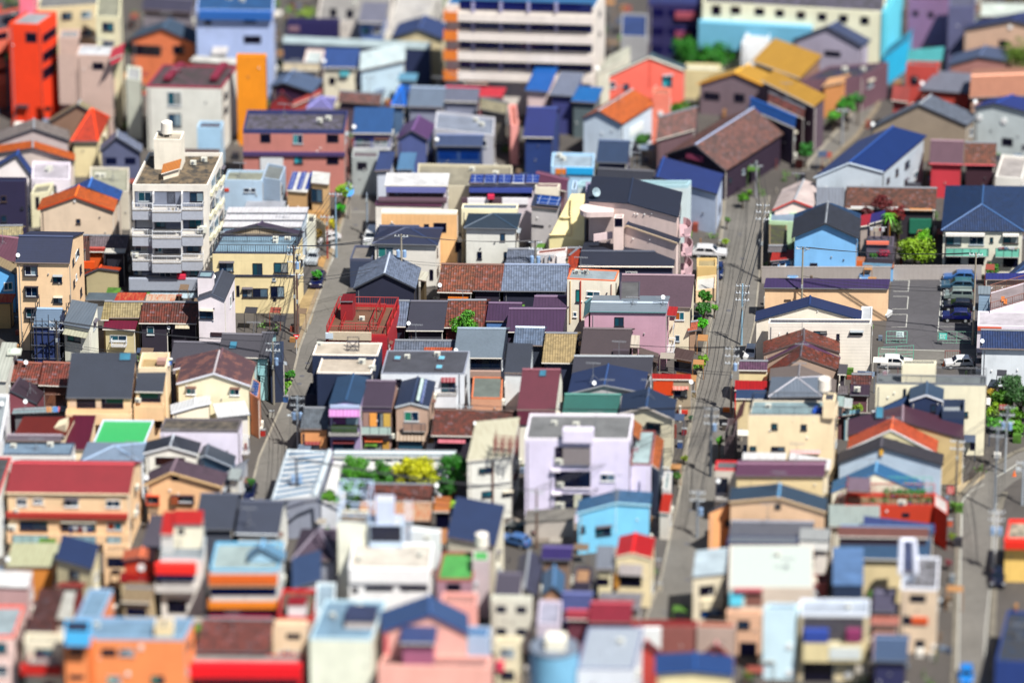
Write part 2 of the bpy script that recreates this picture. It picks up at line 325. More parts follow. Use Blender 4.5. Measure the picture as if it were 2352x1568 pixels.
def volume(par, crop, kind, FL, FR, back, h, wall, roof, rm='s', ap=None, k=.45, br=None, o=.3, ph=.35, pc=None, wm='wall', z0=0, w=(), sw=(), t=.16, hi=2.5, trim=None, rc=None, wf=None):
    """one roofed block; returns corner data"""
    A = onz(D(crop, FL), h); B_ = onz(D(crop, FR), h); u = (B_ - A); Lf = u.length; u.normalize(); n = Vector((u.y, -u.x, 0))
    if n.y > 0: n = -n
    isxy = isinstance(back, (tuple, list)); bd = D(crop, back if isxy else (FL[0], back)); WM = mat(wm, wall); RM = mat(rm, roof)
    dv = SD
    walls = MB(); rf = MB()
    if kind == 'flat':
        if isxy: dvv = onz(bd, h) - A
        else: dvv = SD * solve_run(bd, A, SD, 0)
        if dvv.length < 1: dvv = SD * 1.0
        base = [A, B_, B_ + dvv, A + dvv]; dn = dvv.normalized()
        walls.prism([Vector((p.x, p.y, z0)) for p in base], Z * (h - ph - z0)); W_ = walls.build('wall', WM, par)
        if ph > 0:
            c_ = MB(); tt = .18; zz = Z * ph; lo = -Z * ph
            c_.box(A + lo, u * Lf, dn * tt, zz); c_.box(A + lo + dvv - dn * tt, u * Lf, dn * tt, zz)
            c_.box(A + lo + dn * tt, u * tt, dvv - dn * 2 * tt, zz); c_.box(B_ + lo + dn * tt - u * tt, u * tt, dvv - dn * 2 * tt, zz)
            c_.build('parapet', mat('wall', pc or wall), par)
            rf.prism([A + lo + u * tt + dn * tt, B_ + lo - u * tt + dn * tt, B_ + lo + dvv - u * tt - dn * tt, A + lo + dvv + u * tt - dn * tt], Z * .02)
        else: rf.prism([p + Z * .002 for p in (A - u * .1 - dn * .1, B_ + u * .1 - dn * .1, B_ + dvv + u * .1 + dn * .1, A + dvv - u * .1 + dn * .1)], Z * .14)
        rf.build('roof', RM, par); wq = A; depth = dvv; top = base
        ws = B_ ; wl = Lf
    else:
        if kind == 'hf':             # hip roof whose ridge runs away from the front: ap = front end of the ridge
            y0_ = D(crop, ap); mid = (A + B_) / 2; run = solve_run(y0_, mid, SD, k); AP = onz(y0_, h + k * run)
            dvv = SD * solve_run(bd, A, SD, 0) if br is None else SD * br; dn = SD; R1_ = AP + dvv - SD * (run * 2) if dvv.length > 2.4 * run else AP + SD
            E0, E1 = A + dvv, B_ + dvv; rf.poly([A, B_, AP]); rf.poly([B_, E1, R1_, AP]); rf.poly([E1, E0, R1_]); rf.poly([E0, A, AP, R1_]); rf.prism([A, B_, E1, E0], Z * -.14)
            walls.prism([Vector((p.x, p.y, z0)) for p in (A + u * o + dn * o, B_ - u * o + dn * o, E1 - u * o - dn * o, E0 + u * o - dn * o)], Z * (h - .14 - z0)); walls.build('wall', WM, par)
            ridge_caps(par, [A, AP, B_], rc or roof, .1); ridge_caps(par, [AP, R1_], rc or roof, .1)
            depth = dvv; wq = A + u * o + dn * o; ws = B_ - u * o + dn * o; top = [A, B_, E1, E0]
        elif kind == 'gf':
            apd = D(crop, ap); AP = onpl(apd, A, n)
            if AP.z < h + .1: AP.z = h + .1
            if isxy: dvv = onz(bd, AP.z) - AP
            else: dvv = SD * solve_run(bd, AP, SD, 0)
            dn = dvv.normalized(); o2 = min(o, dvv.length / 4)
            rf.prism([A, AP, B_, B_ - Z * t, AP - Z * t * 1.1, A - Z * t], dvv)
            la = (AP - A); lb = (AP - B_); ka = la.z / max(.1, Vector((la.x, la.y, 0)).length); kb = lb.z / max(.1, Vector((lb.x, lb.y, 0)).length)
            a1 = A + u * o + Z * (ka * o - t); b1 = B_ - u * o + Z * (kb * o - t)
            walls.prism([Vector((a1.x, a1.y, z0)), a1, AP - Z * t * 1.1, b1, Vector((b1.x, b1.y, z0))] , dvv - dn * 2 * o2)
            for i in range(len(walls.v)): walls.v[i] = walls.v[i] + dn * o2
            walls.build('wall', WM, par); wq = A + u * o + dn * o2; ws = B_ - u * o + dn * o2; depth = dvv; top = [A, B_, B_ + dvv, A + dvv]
            # barge boards and ridge
            m = MB(); e = Z * .2; q = dn * -.03
            m.prism([A + q + Z * .02, AP + q + Z * .02, AP + q - e, A + q - e], dn * .08); m.prism([B_ + q + Z * .02, AP + q + Z * .02, AP + q - e, B_ + q - e], dn * .08)
            m.build('barge_board', mat('trim', trim or '3A3E48'), par)
            ridge_caps(par, [AP + Z * .03, AP + dvv + Z * .03], rc or (roof if rm in 'sohm' else '9AA0A8'), .1)
        else:
            if isxy:
                z = h
                for _ in range(40):
                    P = onz(bd, z); d_ = (P - A); d_.z = 0; z = .5 * z + .5 * (h + k * min(40, d_.length))
                dvv = Vector((P.x - A.x, P.y - A.y, 0)); run = dvv.length; dn = dvv.normalized()
            else: run = solve_run(bd, A, SD, k); dn = SD
            rise = k * run
            if kind == 'shed':
                r2 = 0
                rf.prism([A, A + dn * run + Z * rise, A + dn * run + Z * (rise - t), A - Z * t], u * Lf)
                oo = min(o, run / 4); walls.prism([A - Z * (h - z0) + dn * oo, A + dn * oo + Z * (k * oo - t), A + dn * (run - oo) + Z * (k * (run - oo) - t), A - Z * (h - z0) + dn * (run - oo)], u * (Lf - 2 * o)); depth = dn * run
                R0, R1 = A + dn * run + Z * rise, B_ + dn * run + Z * rise
            else:
                r2 = br if br else run; kb = rise / r2; R0, R1 = A + dn * run + Z * rise, B_ + dn * run + Z * rise
                if kind == 'hip':
                    hh = min(hi, Lf / 2 - .1); C0, C1 = R0 + u * hh, R1 - u * hh; E0, E1 = A + dn * (run + r2), B_ + dn * (run + r2)
                    rf.poly([A, B_, C1, C0]); rf.poly([B_, E1, C1]); rf.poly([E1, E0, C0, C1]); rf.poly([E0, A, C0]); rf.prism([A, B_, E1, E0], Z * -.14)
                    R0, R1 = C0, C1; oo = .3
                    walls.prism([Vector((p.x, p.y, z0)) for p in (A + u * o + dn * oo, B_ - u * o + dn * oo, E1 - u * o - dn * oo, E0 + u * o - dn * oo)], Z * (h - .14 - z0)); 
                    ridge_caps(par, [A, C0, C1, B_], rc or roof, .1); ridge_caps(par, [C1, E1], rc or roof, .1)
                else:
                    rf.prism([A, A + dn * run + Z * rise, A + dn * (run + r2), A + dn * (run + r2) - Z * t, A + dn * run + Z * (rise - t * 1.1), A - Z * t], u * Lf)
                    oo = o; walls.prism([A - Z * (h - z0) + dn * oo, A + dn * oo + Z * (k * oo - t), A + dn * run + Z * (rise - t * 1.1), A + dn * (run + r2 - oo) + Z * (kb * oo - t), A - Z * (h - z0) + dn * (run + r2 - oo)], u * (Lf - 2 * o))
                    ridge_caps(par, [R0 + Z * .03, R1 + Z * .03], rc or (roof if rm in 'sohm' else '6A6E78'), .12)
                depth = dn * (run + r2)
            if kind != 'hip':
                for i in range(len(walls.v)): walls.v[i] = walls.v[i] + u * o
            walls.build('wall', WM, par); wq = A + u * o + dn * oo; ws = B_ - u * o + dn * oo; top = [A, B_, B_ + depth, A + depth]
            m = MB(); m.bar(A - Z * .05 - dn * .06, B_ - Z * .05 - dn * .06, .07); m.build('gutter', mat('trim', trim or rnd.choice(['3A3E48', 'B0ACA4', '5A4A44'])), par)
            if kind == 'shed': pass
        rf.build('roof', RM, par)
    if wf: wq = wq + n * wf
    dn = depth.normalized(); rn_ = Vector((dn.y, -dn.x, 0)); rn_ = rn_ if rn_.x > 0 else -rn_
    nn = n
    if not INH[0]: FOOT.append((crop, 'FIXED', [(p.x, p.y) for p in top], h, -1))
    for f in w: feat(par, f, crop, wq + nn * .002, u, nn)
    for f in sw: feat(par, f, crop, ws + rn_ * .002, dn, rn_, depth.length, h)
    return dict(A=A, B=B_, u=u, n=n, dn=dn, rn=rn_, depth=depth.length, top=top, wq=wq, ws=ws, L=Lf, h=h)
BN = [0]
def H(crop, kind, FL, FR, back, h, wall, roof, rm, label, cat='house', nm=None, add=(), ro=(), auto=1, aw=None, **kw):
    dh = DH[BN[0]] if BN[0] < len(DH) else 0; h0_ = h; h += dh; INH[0] = 1
    A = onz(D(crop, FL), h); B_ = onz(D(crop, FR), h); c0 = (A + B_) / 2; c0.z = 0; BN[0] += 1; rnd.seed(BN[0] * 31 + 5)
    par = empty(nm or {'house': 'house', 'shed': 'shed', 'building': 'building', 'apartment building': 'apartment_building'}.get(cat, cat.replace(' ', '_')), c0, label, cat)
    d = volume(par, crop, kind, FL, FR, back, h, wall, roof, rm, **kw)
    for a in add:
        a = dict(a); a['h'] += dh
        if a.get('z0'): a['z0'] += dh
        args = [a.pop(x) for x in ('kind', 'FL', 'FR', 'back', 'h', 'wall', 'roof')]
        volume(par, crop, *args, **a)
    u, n, dn, rn_ = d['u'], d['n'], d['dn'], d['rn']
    z0 = kw.get('z0', 0)
    if auto and z0 == 0 and h > 3.5:
        o = kw.get('o', .3) if kind != 'flat' else 0
        m = MB(); q = d['ws'] + rn_ * .06 - dn * -.3; m.bar(Vector((q.x, q.y, 0)), Vector((q.x, q.y, h - .5)), .05); m.build('downpipe', mat('trim', rnd.choice(['D8D4CC', '4A4440', 'A8A4A0'])), par)
        L_ = d['depth'] - 2 * o
        for _ in range(2 if h > 5 and d['L'] > 3.5 else 0):
            t_ = rnd.uniform(.08, .92); q = d['wq'] + u * ((d['L'] - 2 * o) * t_) + n * .01; q = Vector((q.x, q.y, h - rnd.uniform(1.2, 3.6))); m = MB(); m.box(q, u * .16, n * .14, Z * .16); m.build('vent', mat('trim', rnd.choice(['E8E8E8', 'A0A0A0', '5A5A60'])), par)
        if rnd.random() < .35 and d['L'] > 4: q = d['wq'] + u * .35 + n * .05; m = MB(); m.bar(Vector((q.x, q.y, 0)), Vector((q.x, q.y, h - .5)), .04); m.build('downpipe', mat('trim', rnd.choice(['C8C0B4', '5A4A44', '8A8A90'])), par)
        if not kw.get('sw') and L_ > 3:      # side windows where the narrow side is glimpsed
            fl = int(h // 2.9)
            for i in range(fl):
                z = h - .5 - 2.2 - i * 2.8
                for s_ in range(max(1, int(L_ // 3.5))):
                    if rnd.random() < .75:
                        q = d['ws'] + rn_ * .002 + dn * (1 + s_ * 3.2 + rnd.uniform(0, .8)); ww = rnd.choice([.6, .9, 1.5])
                        if (q - d['ws']).length + ww < L_: window(par, Vector((q.x, q.y, z + rnd.uniform(0, .4))), dn, rn_, ww, rnd.choice([.7, 1.0, 1.2]))
            for i in range(rnd.choice([0, 1, 2])):
                q = d['ws'] + dn * rnd.uniform(.5, max(.6, L_ - 1.2)); ac(par, Vector((q.x, q.y, rnd.choice([.1, 2.9, 5.6]) if h > 6.5 else .1)), dn, rn_)
    if aw:                           # plain storeys of windows: (rows, columns, width, height[, code, colour])
        rows, cols, ww, wh = aw[:4]; code = aw[4] if len(aw) > 4 else 'w'; ac_ = aw[5] if len(aw) > 5 else None
        o = kw.get('o', .3) if kind != 'flat' else 0; L_ = d['L'] - 2 * o
        for r_ in range(rows):
            z = h - .9 - wh - r_ * 2.85
            if z < .3: continue
            for c_ in range(cols):
                q = d['wq'] + n * .002 + u * (L_ * (c_ + .5) / cols - ww / 2); q = Vector((q.x, q.y, z))
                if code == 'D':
                    m = MB(); m.box(q, u * ww, n * .02, Z * wh); m.build('opening', mat('g', ac_ or '0E1838', 1.2), par)  # flat panel, the shade inside the opening is its colour
                elif code == 'b':
                    window(par, q, u, n, ww, wh); m = MB(); q2 = q - u * .3 + n * .8 - Z * .3; rails(m, q2, q2 + u * (ww + .6), 1.0); m.box(q2 - Z * .1 - n * .8, u * (ww + .6), n * .85, Z * .1); m.build('balcony', mat('trim', ac_ or 'C0C4C8'), par)
                else: window(par, q, u, n, ww, wh, None, ac_)
    for r_ in ro:
        k_ = r_[0]; P = onz(D(crop, (r_[1], r_[2])), h + (r_[4] if len(r_) > 4 else 0) - (.33 if kind == 'flat' else 0))
        if k_ == 'dish': dish(par, P, (r_[3] if len(r_) > 3 else .38) * .68)
        elif k_ == 'ant': antenna(par, P, r_[3] if len(r_) > 3 else 2.2)
        elif k_ == 'ac': ac(par, P, u, n, 1)
        elif k_ == 'tank': 
            m = MB(); m.cyl(P + Z * .5, P + Z * 2.0, .8, .75, 14); m.cyl(P + Z * 2.0, P + Z * 2.25, .75, .2, 14)
            for a in range(4): q = P + Vector((math.cos(a * 1.57 + .78), math.sin(a * 1.57 + .78), 0)) * .6; m.bar(q, q + Z * .5, .05)
            m.build('water_tank', mat('trim', 'F0E8DC'), par, smooth=False)
        elif k_ == 'sky':            # skylight lying on the slope
            cx = P; m = MB()
            if kind in ('gs', 'shed'): cx = onpl(D(crop, (r_[1], r_[2])), d['A'], u.cross(dn + Z * kw.get('k', .45)).normalized())
            m = MB(); ww, hh = r_[3]; kk = kw.get('k', .45) if kind != 'flat' else 0; sl_ = (dn + Z * kk).normalized()
            nn = u.cross(sl_).normalized(); nn = nn if nn.z > 0 else -nn
            m.box(cx, u * ww, sl_ * hh, nn * .12); s_ = m.build('skylight', mat('trim', '303848'), par); m = MB(); m.box(cx + u * .1 + sl_ * .1 + nn * .12, u * (ww - .2), sl_ * (hh - .2), nn * .02); m.build('pane', mat('g', '4A88A4', 1.3), s_)
    if auto and d['L'] > 4.5 and d['depth'] > 3:      # everyday roof clutter
        mid = d['A'] + u * (d['L'] * rnd.uniform(.2, .8)) + dn * (d['depth'] * rnd.uniform(.3, .6)); kk = kw.get('k', .45)
        if kind == 'flat':
            for _ in range(rnd.choice([0, 1, 2])): q = d['A'] + u * (d['L'] * rnd.uniform(.1, .8)) + dn * (d['depth'] * rnd.uniform(.55, .85)); ac(par, q - Z * (kw.get('ph', .35) - .03), u, n, rnd.uniform(.8, 1.1))
            if rnd.random() < .4: antenna(par, mid - Z * .3, rnd.uniform(1.5, 2.4))
        elif kind == 'gf' and rnd.random() < .4: antenna(par, d['top'][0].lerp(d['top'][1], .5) + Z * 1.0 + dn * (d['depth'] * .5), 2.6)
        elif kind in ('gs', 'hip') and rnd.random() < .35: antenna(par, d['A'] + u * (d['L'] * rnd.uniform(.2, .8)) + dn * (d['depth'] * .5) + Z * .6, 2.6)
        elif rnd.random() < .2: dish(par, d['A'] + u * .3 + dn * .4 + Z * .1)
    FOOT.append((crop, label, [(p.x, p.y) for p in d['top']], h, BN[0] - 1)); INH[0] = 0
    return par, d
def roof_rail(par, d, inset=.1, h=1.1, col='20222C', sides='fblr'):
    A, B_, dv = d['A'], d['B'], d['dn'] * d['depth']; u, dn = d['u'], d['dn']; i = inset; m = MB()
    a, b, c_, e = A + u * i + dn * i, B_ - u * i + dn * i, B_ + dv - u * i - dn * i, A + dv + u * i - dn * i
    if 'f' in sides: rails(m, a, b, h)
    if 'r' in sides: rails(m, b, c_, h)
    if 'b' in sides: rails(m, c_, e, h)
    if 'l' in sides: rails(m, e, a, h)
    m.build('railing', mat('trim', col), par)
def clothes_on(par, crop, p, q, h, col=None):
    a, b = onz(D(crop, p), h), onz(D(crop, q), h); laundry(par, a, (b - a).normalized(), (b - a).length, Vector((0, -1, 0)))
# ================================================================ row B
# ---- B1
H('B1','gf',(345,355),(1050,365),(725,135),6.2,'E4CDB4','FF7612','t','pinkish house with a bright orange tiled gable roof left of the white balcony block',ap=(688,235),trim='C84810',rc='F07020',
  w=[(700,443,740,485),(665,268,708,290,'v')],sw=[(1070,380,1110,470,'D')])
H('B1','gf',(520,282),(1096,275),(845,65),6.2,'C8B8A8','2464C4','t','house with a vivid blue tiled gable roof right behind the orange roofed one',ap=(810,155),rc='3A78D0')
H('B1','flat',(-130,95),(228,98),58,9,'241F44','24406C','p','very dark navy clad block at the left edge beside the orange roofed house',cat='building',w=[(10,230,60,285),(12,410,60,470),(190,330,215,352)])
H('B1','flat',(283,212),(450,190),128,5,'DCD6B4','B8B4A0','p','narrow cream box between the navy block and the orange roofed house',w=[(325,240,360,350,'D')])
ap_,d_=H('B1','flat',(1216,128),(1908,130),(1365,-168),15.6,'E6E0D6','B09878','k','five storey white apartment block with stacked balconies and a stained roof',cat='apartment building',auto=0,ph=.5,
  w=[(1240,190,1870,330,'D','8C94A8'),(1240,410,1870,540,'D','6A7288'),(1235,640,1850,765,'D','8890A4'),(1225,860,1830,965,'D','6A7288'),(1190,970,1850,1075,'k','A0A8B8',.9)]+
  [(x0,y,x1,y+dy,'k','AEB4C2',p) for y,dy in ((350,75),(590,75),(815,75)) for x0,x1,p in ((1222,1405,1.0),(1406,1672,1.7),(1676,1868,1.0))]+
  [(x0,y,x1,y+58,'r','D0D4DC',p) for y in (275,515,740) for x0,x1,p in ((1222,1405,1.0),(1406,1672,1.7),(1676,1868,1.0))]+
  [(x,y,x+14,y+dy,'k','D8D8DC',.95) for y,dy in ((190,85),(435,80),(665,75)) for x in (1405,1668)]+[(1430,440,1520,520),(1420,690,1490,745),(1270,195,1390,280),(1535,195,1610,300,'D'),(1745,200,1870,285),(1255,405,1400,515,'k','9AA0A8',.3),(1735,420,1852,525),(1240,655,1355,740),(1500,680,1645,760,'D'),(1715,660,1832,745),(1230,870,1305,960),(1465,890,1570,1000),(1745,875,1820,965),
   (1645,875,1690,925,'k','D85018',.3),(1630,930,1710,970,'k','D83050',1.0),(1285,280,1350,330,'l','',.9),(1540,300,1660,355,'l','',1.5),(1815,500,1850,560,'a'),(1205,730,1240,780,'a'),(1185,1085,1815,1140,'n','B8D0E0',1.6)],
  sw=[(1940+k*45-(j*9),60+j*215-k*52,1975+k*45-(j*9),150+j*215-k*52) for j in range(4) for k in range(3)]+[(1930+k*45-(j*9),170+j*215-k*52,1962+k*45-(j*9),205+j*215-k*52,'k','D8D4B8',.35) for j in range(4) for k in range(3)],
  add=[dict(kind='flat',FL=(1412,-288),FR=(1660,-283),back=-365,h=19.4,wall='F0E8D8',roof='E8DCC8',rm='p',z0=15),dict(kind='shed',FL=(1480,30),FR=(1650,-20),back=-60,h=16.2,wall='E8DCC8',roof='F09030',rm='m',z0=15.1)],
  ro=[('tank',1535,-318,0,3.8),('ac',1750,-60),('ac',1850,-90)])
H('B1','flat',(2058,85),(2407,92),-10,9,'AEC6DC','C4C8B4','p','plain pale blue rendered block right of the white apartment block',cat='building',w=[(2240,160,2290,198),(2305,160,2350,198),(2065,162,2105,190,'k','D04020'),(2065,360,2108,392)])
H('B2','flat',(55,60),(222,90),-70,9.3,'9EB0C4','A8B0B0','p','blue grey panel clad block beside the house with slanted solar panels',wm='siding',cat='building')
_,d_=H('B2','flat',(-330,562),(400,560),(-250,372),6.4,'C0CEDC','E8EAF6','w','long factory shed with white corrugated stepped roof behind the cream house',cat='shed',
  add=[dict(kind='flat',FL=(-300+k*18,520-k*66),FR=(408+k*26,520-k*66),back=520-k*66-42,h=7.0,wall='7C93AC',roof='F8F8FF',rm='w',z0=6.3,ph=0) for k in range(3)])
H('B2','gf',(-330,588),(392,588),(60,470),8.2,'B8A890','463A54','s','house with a dark plum gable roof tucked between white shed and blue deck',ap=(10,502))
par,d_=H('B2','flat',(-400,752),(345,757),(-312,592),8.6,'ECD9A6','A8D0EC','p','cream three storey house with a light blue roof deck and black railings',pc='2A3048',ph=.15,
  w=[(165,845,295,935,'B'),(-338,840,-206,925,'B'),(-30,850,60,960,'B'),(135,1060,260,1160,'B'),(-30,1080,110,1160,'B'),(-125,1080,-35,1160,'B'),(-180,1055,-150,1155,'D'),(150,985,180,1010),(-400,955,345,970,'k','2A3048',.12),(155,1168,185,1198,'D')],
  sw=[(365,780,385,840),(405,800,425,880),(365,980,385,1060)],ro=[('ac',265,640)])
roof_rail(par,d_)
roof_rail(par,dict(d_,A=d_['A']+d_['dn']*3.6,B=d_['B']+d_['dn']*3.6,depth=.3),sides='f')
par,d_=H('B1','gs',(140,842),(640,850),600,12.4,'F4CFA4','1B2E58','s','tall beige four storey house with a steep navy roof behind the scaffolding',k=.85,br=7.5,o=.15,
  w=[(222,872,348,965,'y'),(230,1065,352,1160,'y'),(235,1260,345,1352,'y'),(487,966,570,1027,'B'),(492,1160,572,1215,'B')],
  sw=[(690,740,714,810),(664,810,678,870),(730,870,746,950),(694,950,704,1005),(672,1005,684,1070),(735,1080,750,1150),(712,720,724,780)])
H('B1','gs',(590,722),(788,722),594,5.4,'5A3830','6E4038','r','terrace house with mottled dark red tiles left of the grey tiled one',w=[(760,830,870,890,'k','E05010',.3)])
H('B1','gs',(792,712),(1165,716),596,5.4,'2A2838','8A7A82','t','terrace house with dull grey brown tiles hard against the white apartment block',w=[(880,800,950,860,'D'),(970,800,1150,880,'D')])
H('B1','gs',(740,742),(955,744),710,4.4,'D85818','A83020','m','rusty red lean-to canopy in front of the grey brown terrace',cat='shed',k=.25,br=.8)
H('B1','shed',(955,755),(1145,757),712,4.8,'202030','F0ECE0','p','small cream flat canopy roof beside the rusty red canopy',cat='shed',k=.1)
H('B1','gf',(768,958),(1090,918),(930,868),3.2,'A89C78','E05020','m','low yard shed with broken orange red gable in front of the block wall',cat='shed',ap=(908,895))
H('B1','shed',(785,1185),(1060,1190),1118,3.0,'808C98','71828F','p','low grey blue slab roof beside the red striped sheet roof',cat='shed',k=.03)
H('B1','shed',(1045,1200),(1310,1202),(1085,1118),3.2,'C8A080','D83018','u','red framed sheet roof with white stripes in front of the apartment block',cat='shed',k=.1,w=[])
H('B1','shed',(1335,1200),(1602,1202),(1355,1132),3.2,'C8A080','F4D8C0','u','cream sheet roof with red rim and rust specks beside the red striped one',cat='shed',k=.1)
H('B1','gs',(925,1370),(998,1370),1200,5.0,'B8A070','C4B078','y','sliver of sand coloured tile roof beside the grey slanted roof',k=.4)
H('B1','gs',(1003,1350),(1292,1350),1205,5.0,'C0A878','CDBA88','y','house with a sand coloured tile roof above the maroon awning',k=.4)
H('B1','shed',(943,1455),(1242,1462),(968,1372),4.2,'CDBE92','8E1A46','m','lean-to with maroon metal roof and pale wall below the sand tiles',k=.25,
  w=[(1010,1510,1165,1566,'w'),(1030,1535,1165,1590,'r')])
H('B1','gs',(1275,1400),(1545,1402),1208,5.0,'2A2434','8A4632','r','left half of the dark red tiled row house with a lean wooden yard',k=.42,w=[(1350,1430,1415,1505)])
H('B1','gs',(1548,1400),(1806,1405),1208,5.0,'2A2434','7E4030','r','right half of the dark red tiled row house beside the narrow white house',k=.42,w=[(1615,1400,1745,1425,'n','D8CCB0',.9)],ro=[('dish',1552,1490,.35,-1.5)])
H('B1','gf',(1812,1178),(2066,1187),(2045,908),9.4,'F2E8EE','4A5060','s','narrow white three storey house with a dark roof and a square stair tower',ap=(1945,1132),o=.12,trim='50586A',
  w=[(1835,1280,1960,1358,'B'),(1935,1485,2060,1520,'k','3A2830')],sw=[(2110,1150,2122,1250),(2135,1110,2143,1185)],
  add=[dict(kind='flat',FL=(1814,972),FR=(1945,976),back=918,h=11.9,wall='F0E6EC',roof='B8E0F0',rm='p',z0=8.5,ph=.2,pc='404858')],ro=[('dish',1962,1020,.45,.8)])
H('B1','gs',(300,1432),(535,1436),1266,6.2,'24386E','8CA8C8','h','small light blue metal roofed house wrapped in dark builders sheets',k=.35,br=2,o=.1)
sc=empty('scaffolding',onz(D('B1',(450,1700)),0),'dark steel scaffolding poles around the small light blue metal roofed house','scaffolding'); a_=onz(D('B1',(275,1420)),6.4); b_=onz(D('B1',(560,1425)),6.4); dv=SD*6.5
for q,w_ in ((a_,b_-a_),(a_,dv),(b_,dv)):
    m=MB(); n_=6
    for k in range(n_): c_=q+w_*(k/(n_-1)); m.bar(Vector((c_.x,c_.y,0)),Vector((c_.x,c_.y,7.4+.5*(k%2))),.045)
    for z_ in (1.8,3.6,5.4,7.0): m.bar(Vector((q.x,q.y,z_)),Vector((q.x+w_.x,q.y+w_.y,z_)),.04)
    m.bar(Vector((q.x,q.y,1.8)),Vector((q.x+w_.x,q.y+w_.y,5.4)),.035); m.build('scaffold_frame',mat('trim','2A2E38',1),sc)
H('B1','shed',(580,1408),(822,1452),(660,1182),6.4,'F0F0E0','8E9EB0','m','cream house with a grey slanted roof and a glass awning in front',k=.3,o=.1,
  w=[(600,1465,815,1500,'n','C0C0A8',.8),(622,1510,740,1566,'w','5AA090')],sw=[(855,1380,880,1450)])
H('B1','gs',(-200,600),(192,595),510,6.3,'C8B080','D6C694','y','house with a straw yellow tile roof at the left edge below the navy block')
H('B1','gs',(-200,790),(138,835),582,6.4,'B89870','8E6072','m','house with a dusty purple metal roof at the left edge',k=.35,br=1.5)
H('B1','gf',(-420,985),(146,948),(-90,745),5.6,'62AEEA','B8A27C','s','sky blue house with a sandy gable roof at the far left edge',ap=(-130,812),w=[(35,1025,115,1095,'W')])
H('B1','shed',(-80,1212),(105,1212),(-40,1130),3.4,'B09060','E03C18','u','rusty red sheet lean-to at the left edge left of the tall beige house',cat='shed',k=.2)
H('B1','flat',(-80,1232),(62,1235),1212,3.0,'C8B088','A09070','p','low sandy yard wall shed at the left edge under the rusty sheet',cat='shed',auto=0)
# ---- B2
par,d_=H('B2','shed',(282,180),(472,196),(335,8),6.4,'C89E6C','F4F4F4','p','tan brick house carrying three slanted solar strips on a white roof',k=.12,o=.1,wm='brick',
  add=[dict(kind='shed',FL=(505,112),FR=(668,128),back=(520,5),h=7.6,wall='D8B07C',roof='F6F6F2',rm='p',k=.1,o=.1,w=[(508,165,612,285)]),
       dict(kind='flat',FL=(285,352),FR=(392,354),back=(300,205),h=4.2,wall='B89870',roof='7A5648',rm='m',ph=.2,pc='C8C8CC'),
       dict(kind='flat',FL=(462,370),FR=(625,375),back=(480,300),h=3.6,wall='C8985C',roof='6A5A50',rm='p',ph=1.0,wm='brick')])
for i,x in enumerate((300,382,462)):
    A_=onz(D('B2',(x-12,172)),6.5); B2_=onz(D('B2',(x+36,172)),6.5); u_=(B2_-A_); C2_=onz(D('B2',(x+40,14)),7.1)
    m=MB(); m.prism([A_,B2_,C2_+u_,C2_],Z*.08); m.build('solar_panel',mat('c','2A3A8C',1.4),par)
H('B2','gs',(-120,372),(240,372),352,4.5,'D8D4C8','D0D4E0','p','thin pale parapet roof behind the white stepped shed',k=.1,br=3)
H('B2','flat',(520,425),(640,500),(500,395),3.2,'CFC8B0','B8B4A0','p','cream garden wall block beside the car port on the left street',cat='shed',auto=0)
H('B2','flat',(465,470),(540,478),(475,398),5.2,'E0DCC8','6A6A6A','p','cream stair block with a planter right of the white stepped shed',auto=0)
H('B2','flat',(1100,318),(1700,330),278,6.0,'F4F0E8','8A5A78','m','white house with a mauve metal roof strip below the white roofed balcony house',ph=0,cat='house')
H('B2','shed',(1180,135),(1762,140),(1200,18),8.4,'C8C0C8','FAFAFC','p','house with a broad white roof over a row of purple screens',k=.1,o=.2,
  w=[(1195,145,1745,190,'k','6A70B0',.5),(1220,195,1720,240,'D'),(1125,240,1755,262,'k','5A4450',1.3),(1270,195,1320,230,'w'),(1440,200,1500,236,'D')],
  add=[dict(kind='flat',FL=(1183,262),FR=(1756,262),back=235,h=6.4,wall='D4D0D4',roof='90888C',rm='p')])
H('B2','shed',(1950,118),(2560,122),(1975,30),8.6,'D8CCD4','4A3E70','m','white and brown house topped by a bank of blue solar panels',k=.2,o=.2,
  w=[(1960,150,2540,190,'k','3A4CA0',.5),(1960,195,2540,240,'D'),(2130,205,2190,240,'k','D83058',.9),(1890,245,1945,300,'k','5A4450',.3),(1945,248,2140,302,'k','F0EEF4',.32),(2140,248,2262,302,'k','5A4450',.3),(2262,248,2500,302,'k','F0EEF4',.32)],
  add=[dict(kind='shed',FL=(1965+k*128,112),FR=(2080+k*128,113),back=34,h=8.85,wall='202850',roof='2C50B8',rm='c',k=.2,z0=8.6,t=.08,o=0) for k in range(5)])
H('B2','flat',(1152,378),(1845,385),352,8.8,'F4C086','F4EFD8','p','peach brick fronted house with long flat cream edge behind the navy roofed white house',wm='brick',ph=.3,pc='F4F0DC',
  w=[(1545,490,1590,545,'B'),(1632,480,1750,565,'D'),(1230,485,1272,510),(1830,655,1890,750,'D')],sw=[(1850,470,1868,550)],ro=[('dish',1285,505,.5,-2.4)])
H('B2','hip',(1065,670),(1670,682),520,5.8,'E8E4DC','1C2E56','s','white house with a navy hipped roof beside the left street junction',k=.4,hi=4,o=.35,
  w=[(1122,700,1262,795,'w','3A8080'),(1595,908,1630,1005,'D')],add=[dict(kind='gs',FL=(1120,575),FR=(1490,578),back=508,h=5.9,wall='E8E4DC',roof='1C2E56',rm='s')])
H('B2','flat',(862,808),(1065,812),(908,682),4.2,'34405C','B0A8A0','p','low dark navy box house with grey flat roof on the left street',pc='4A5068')
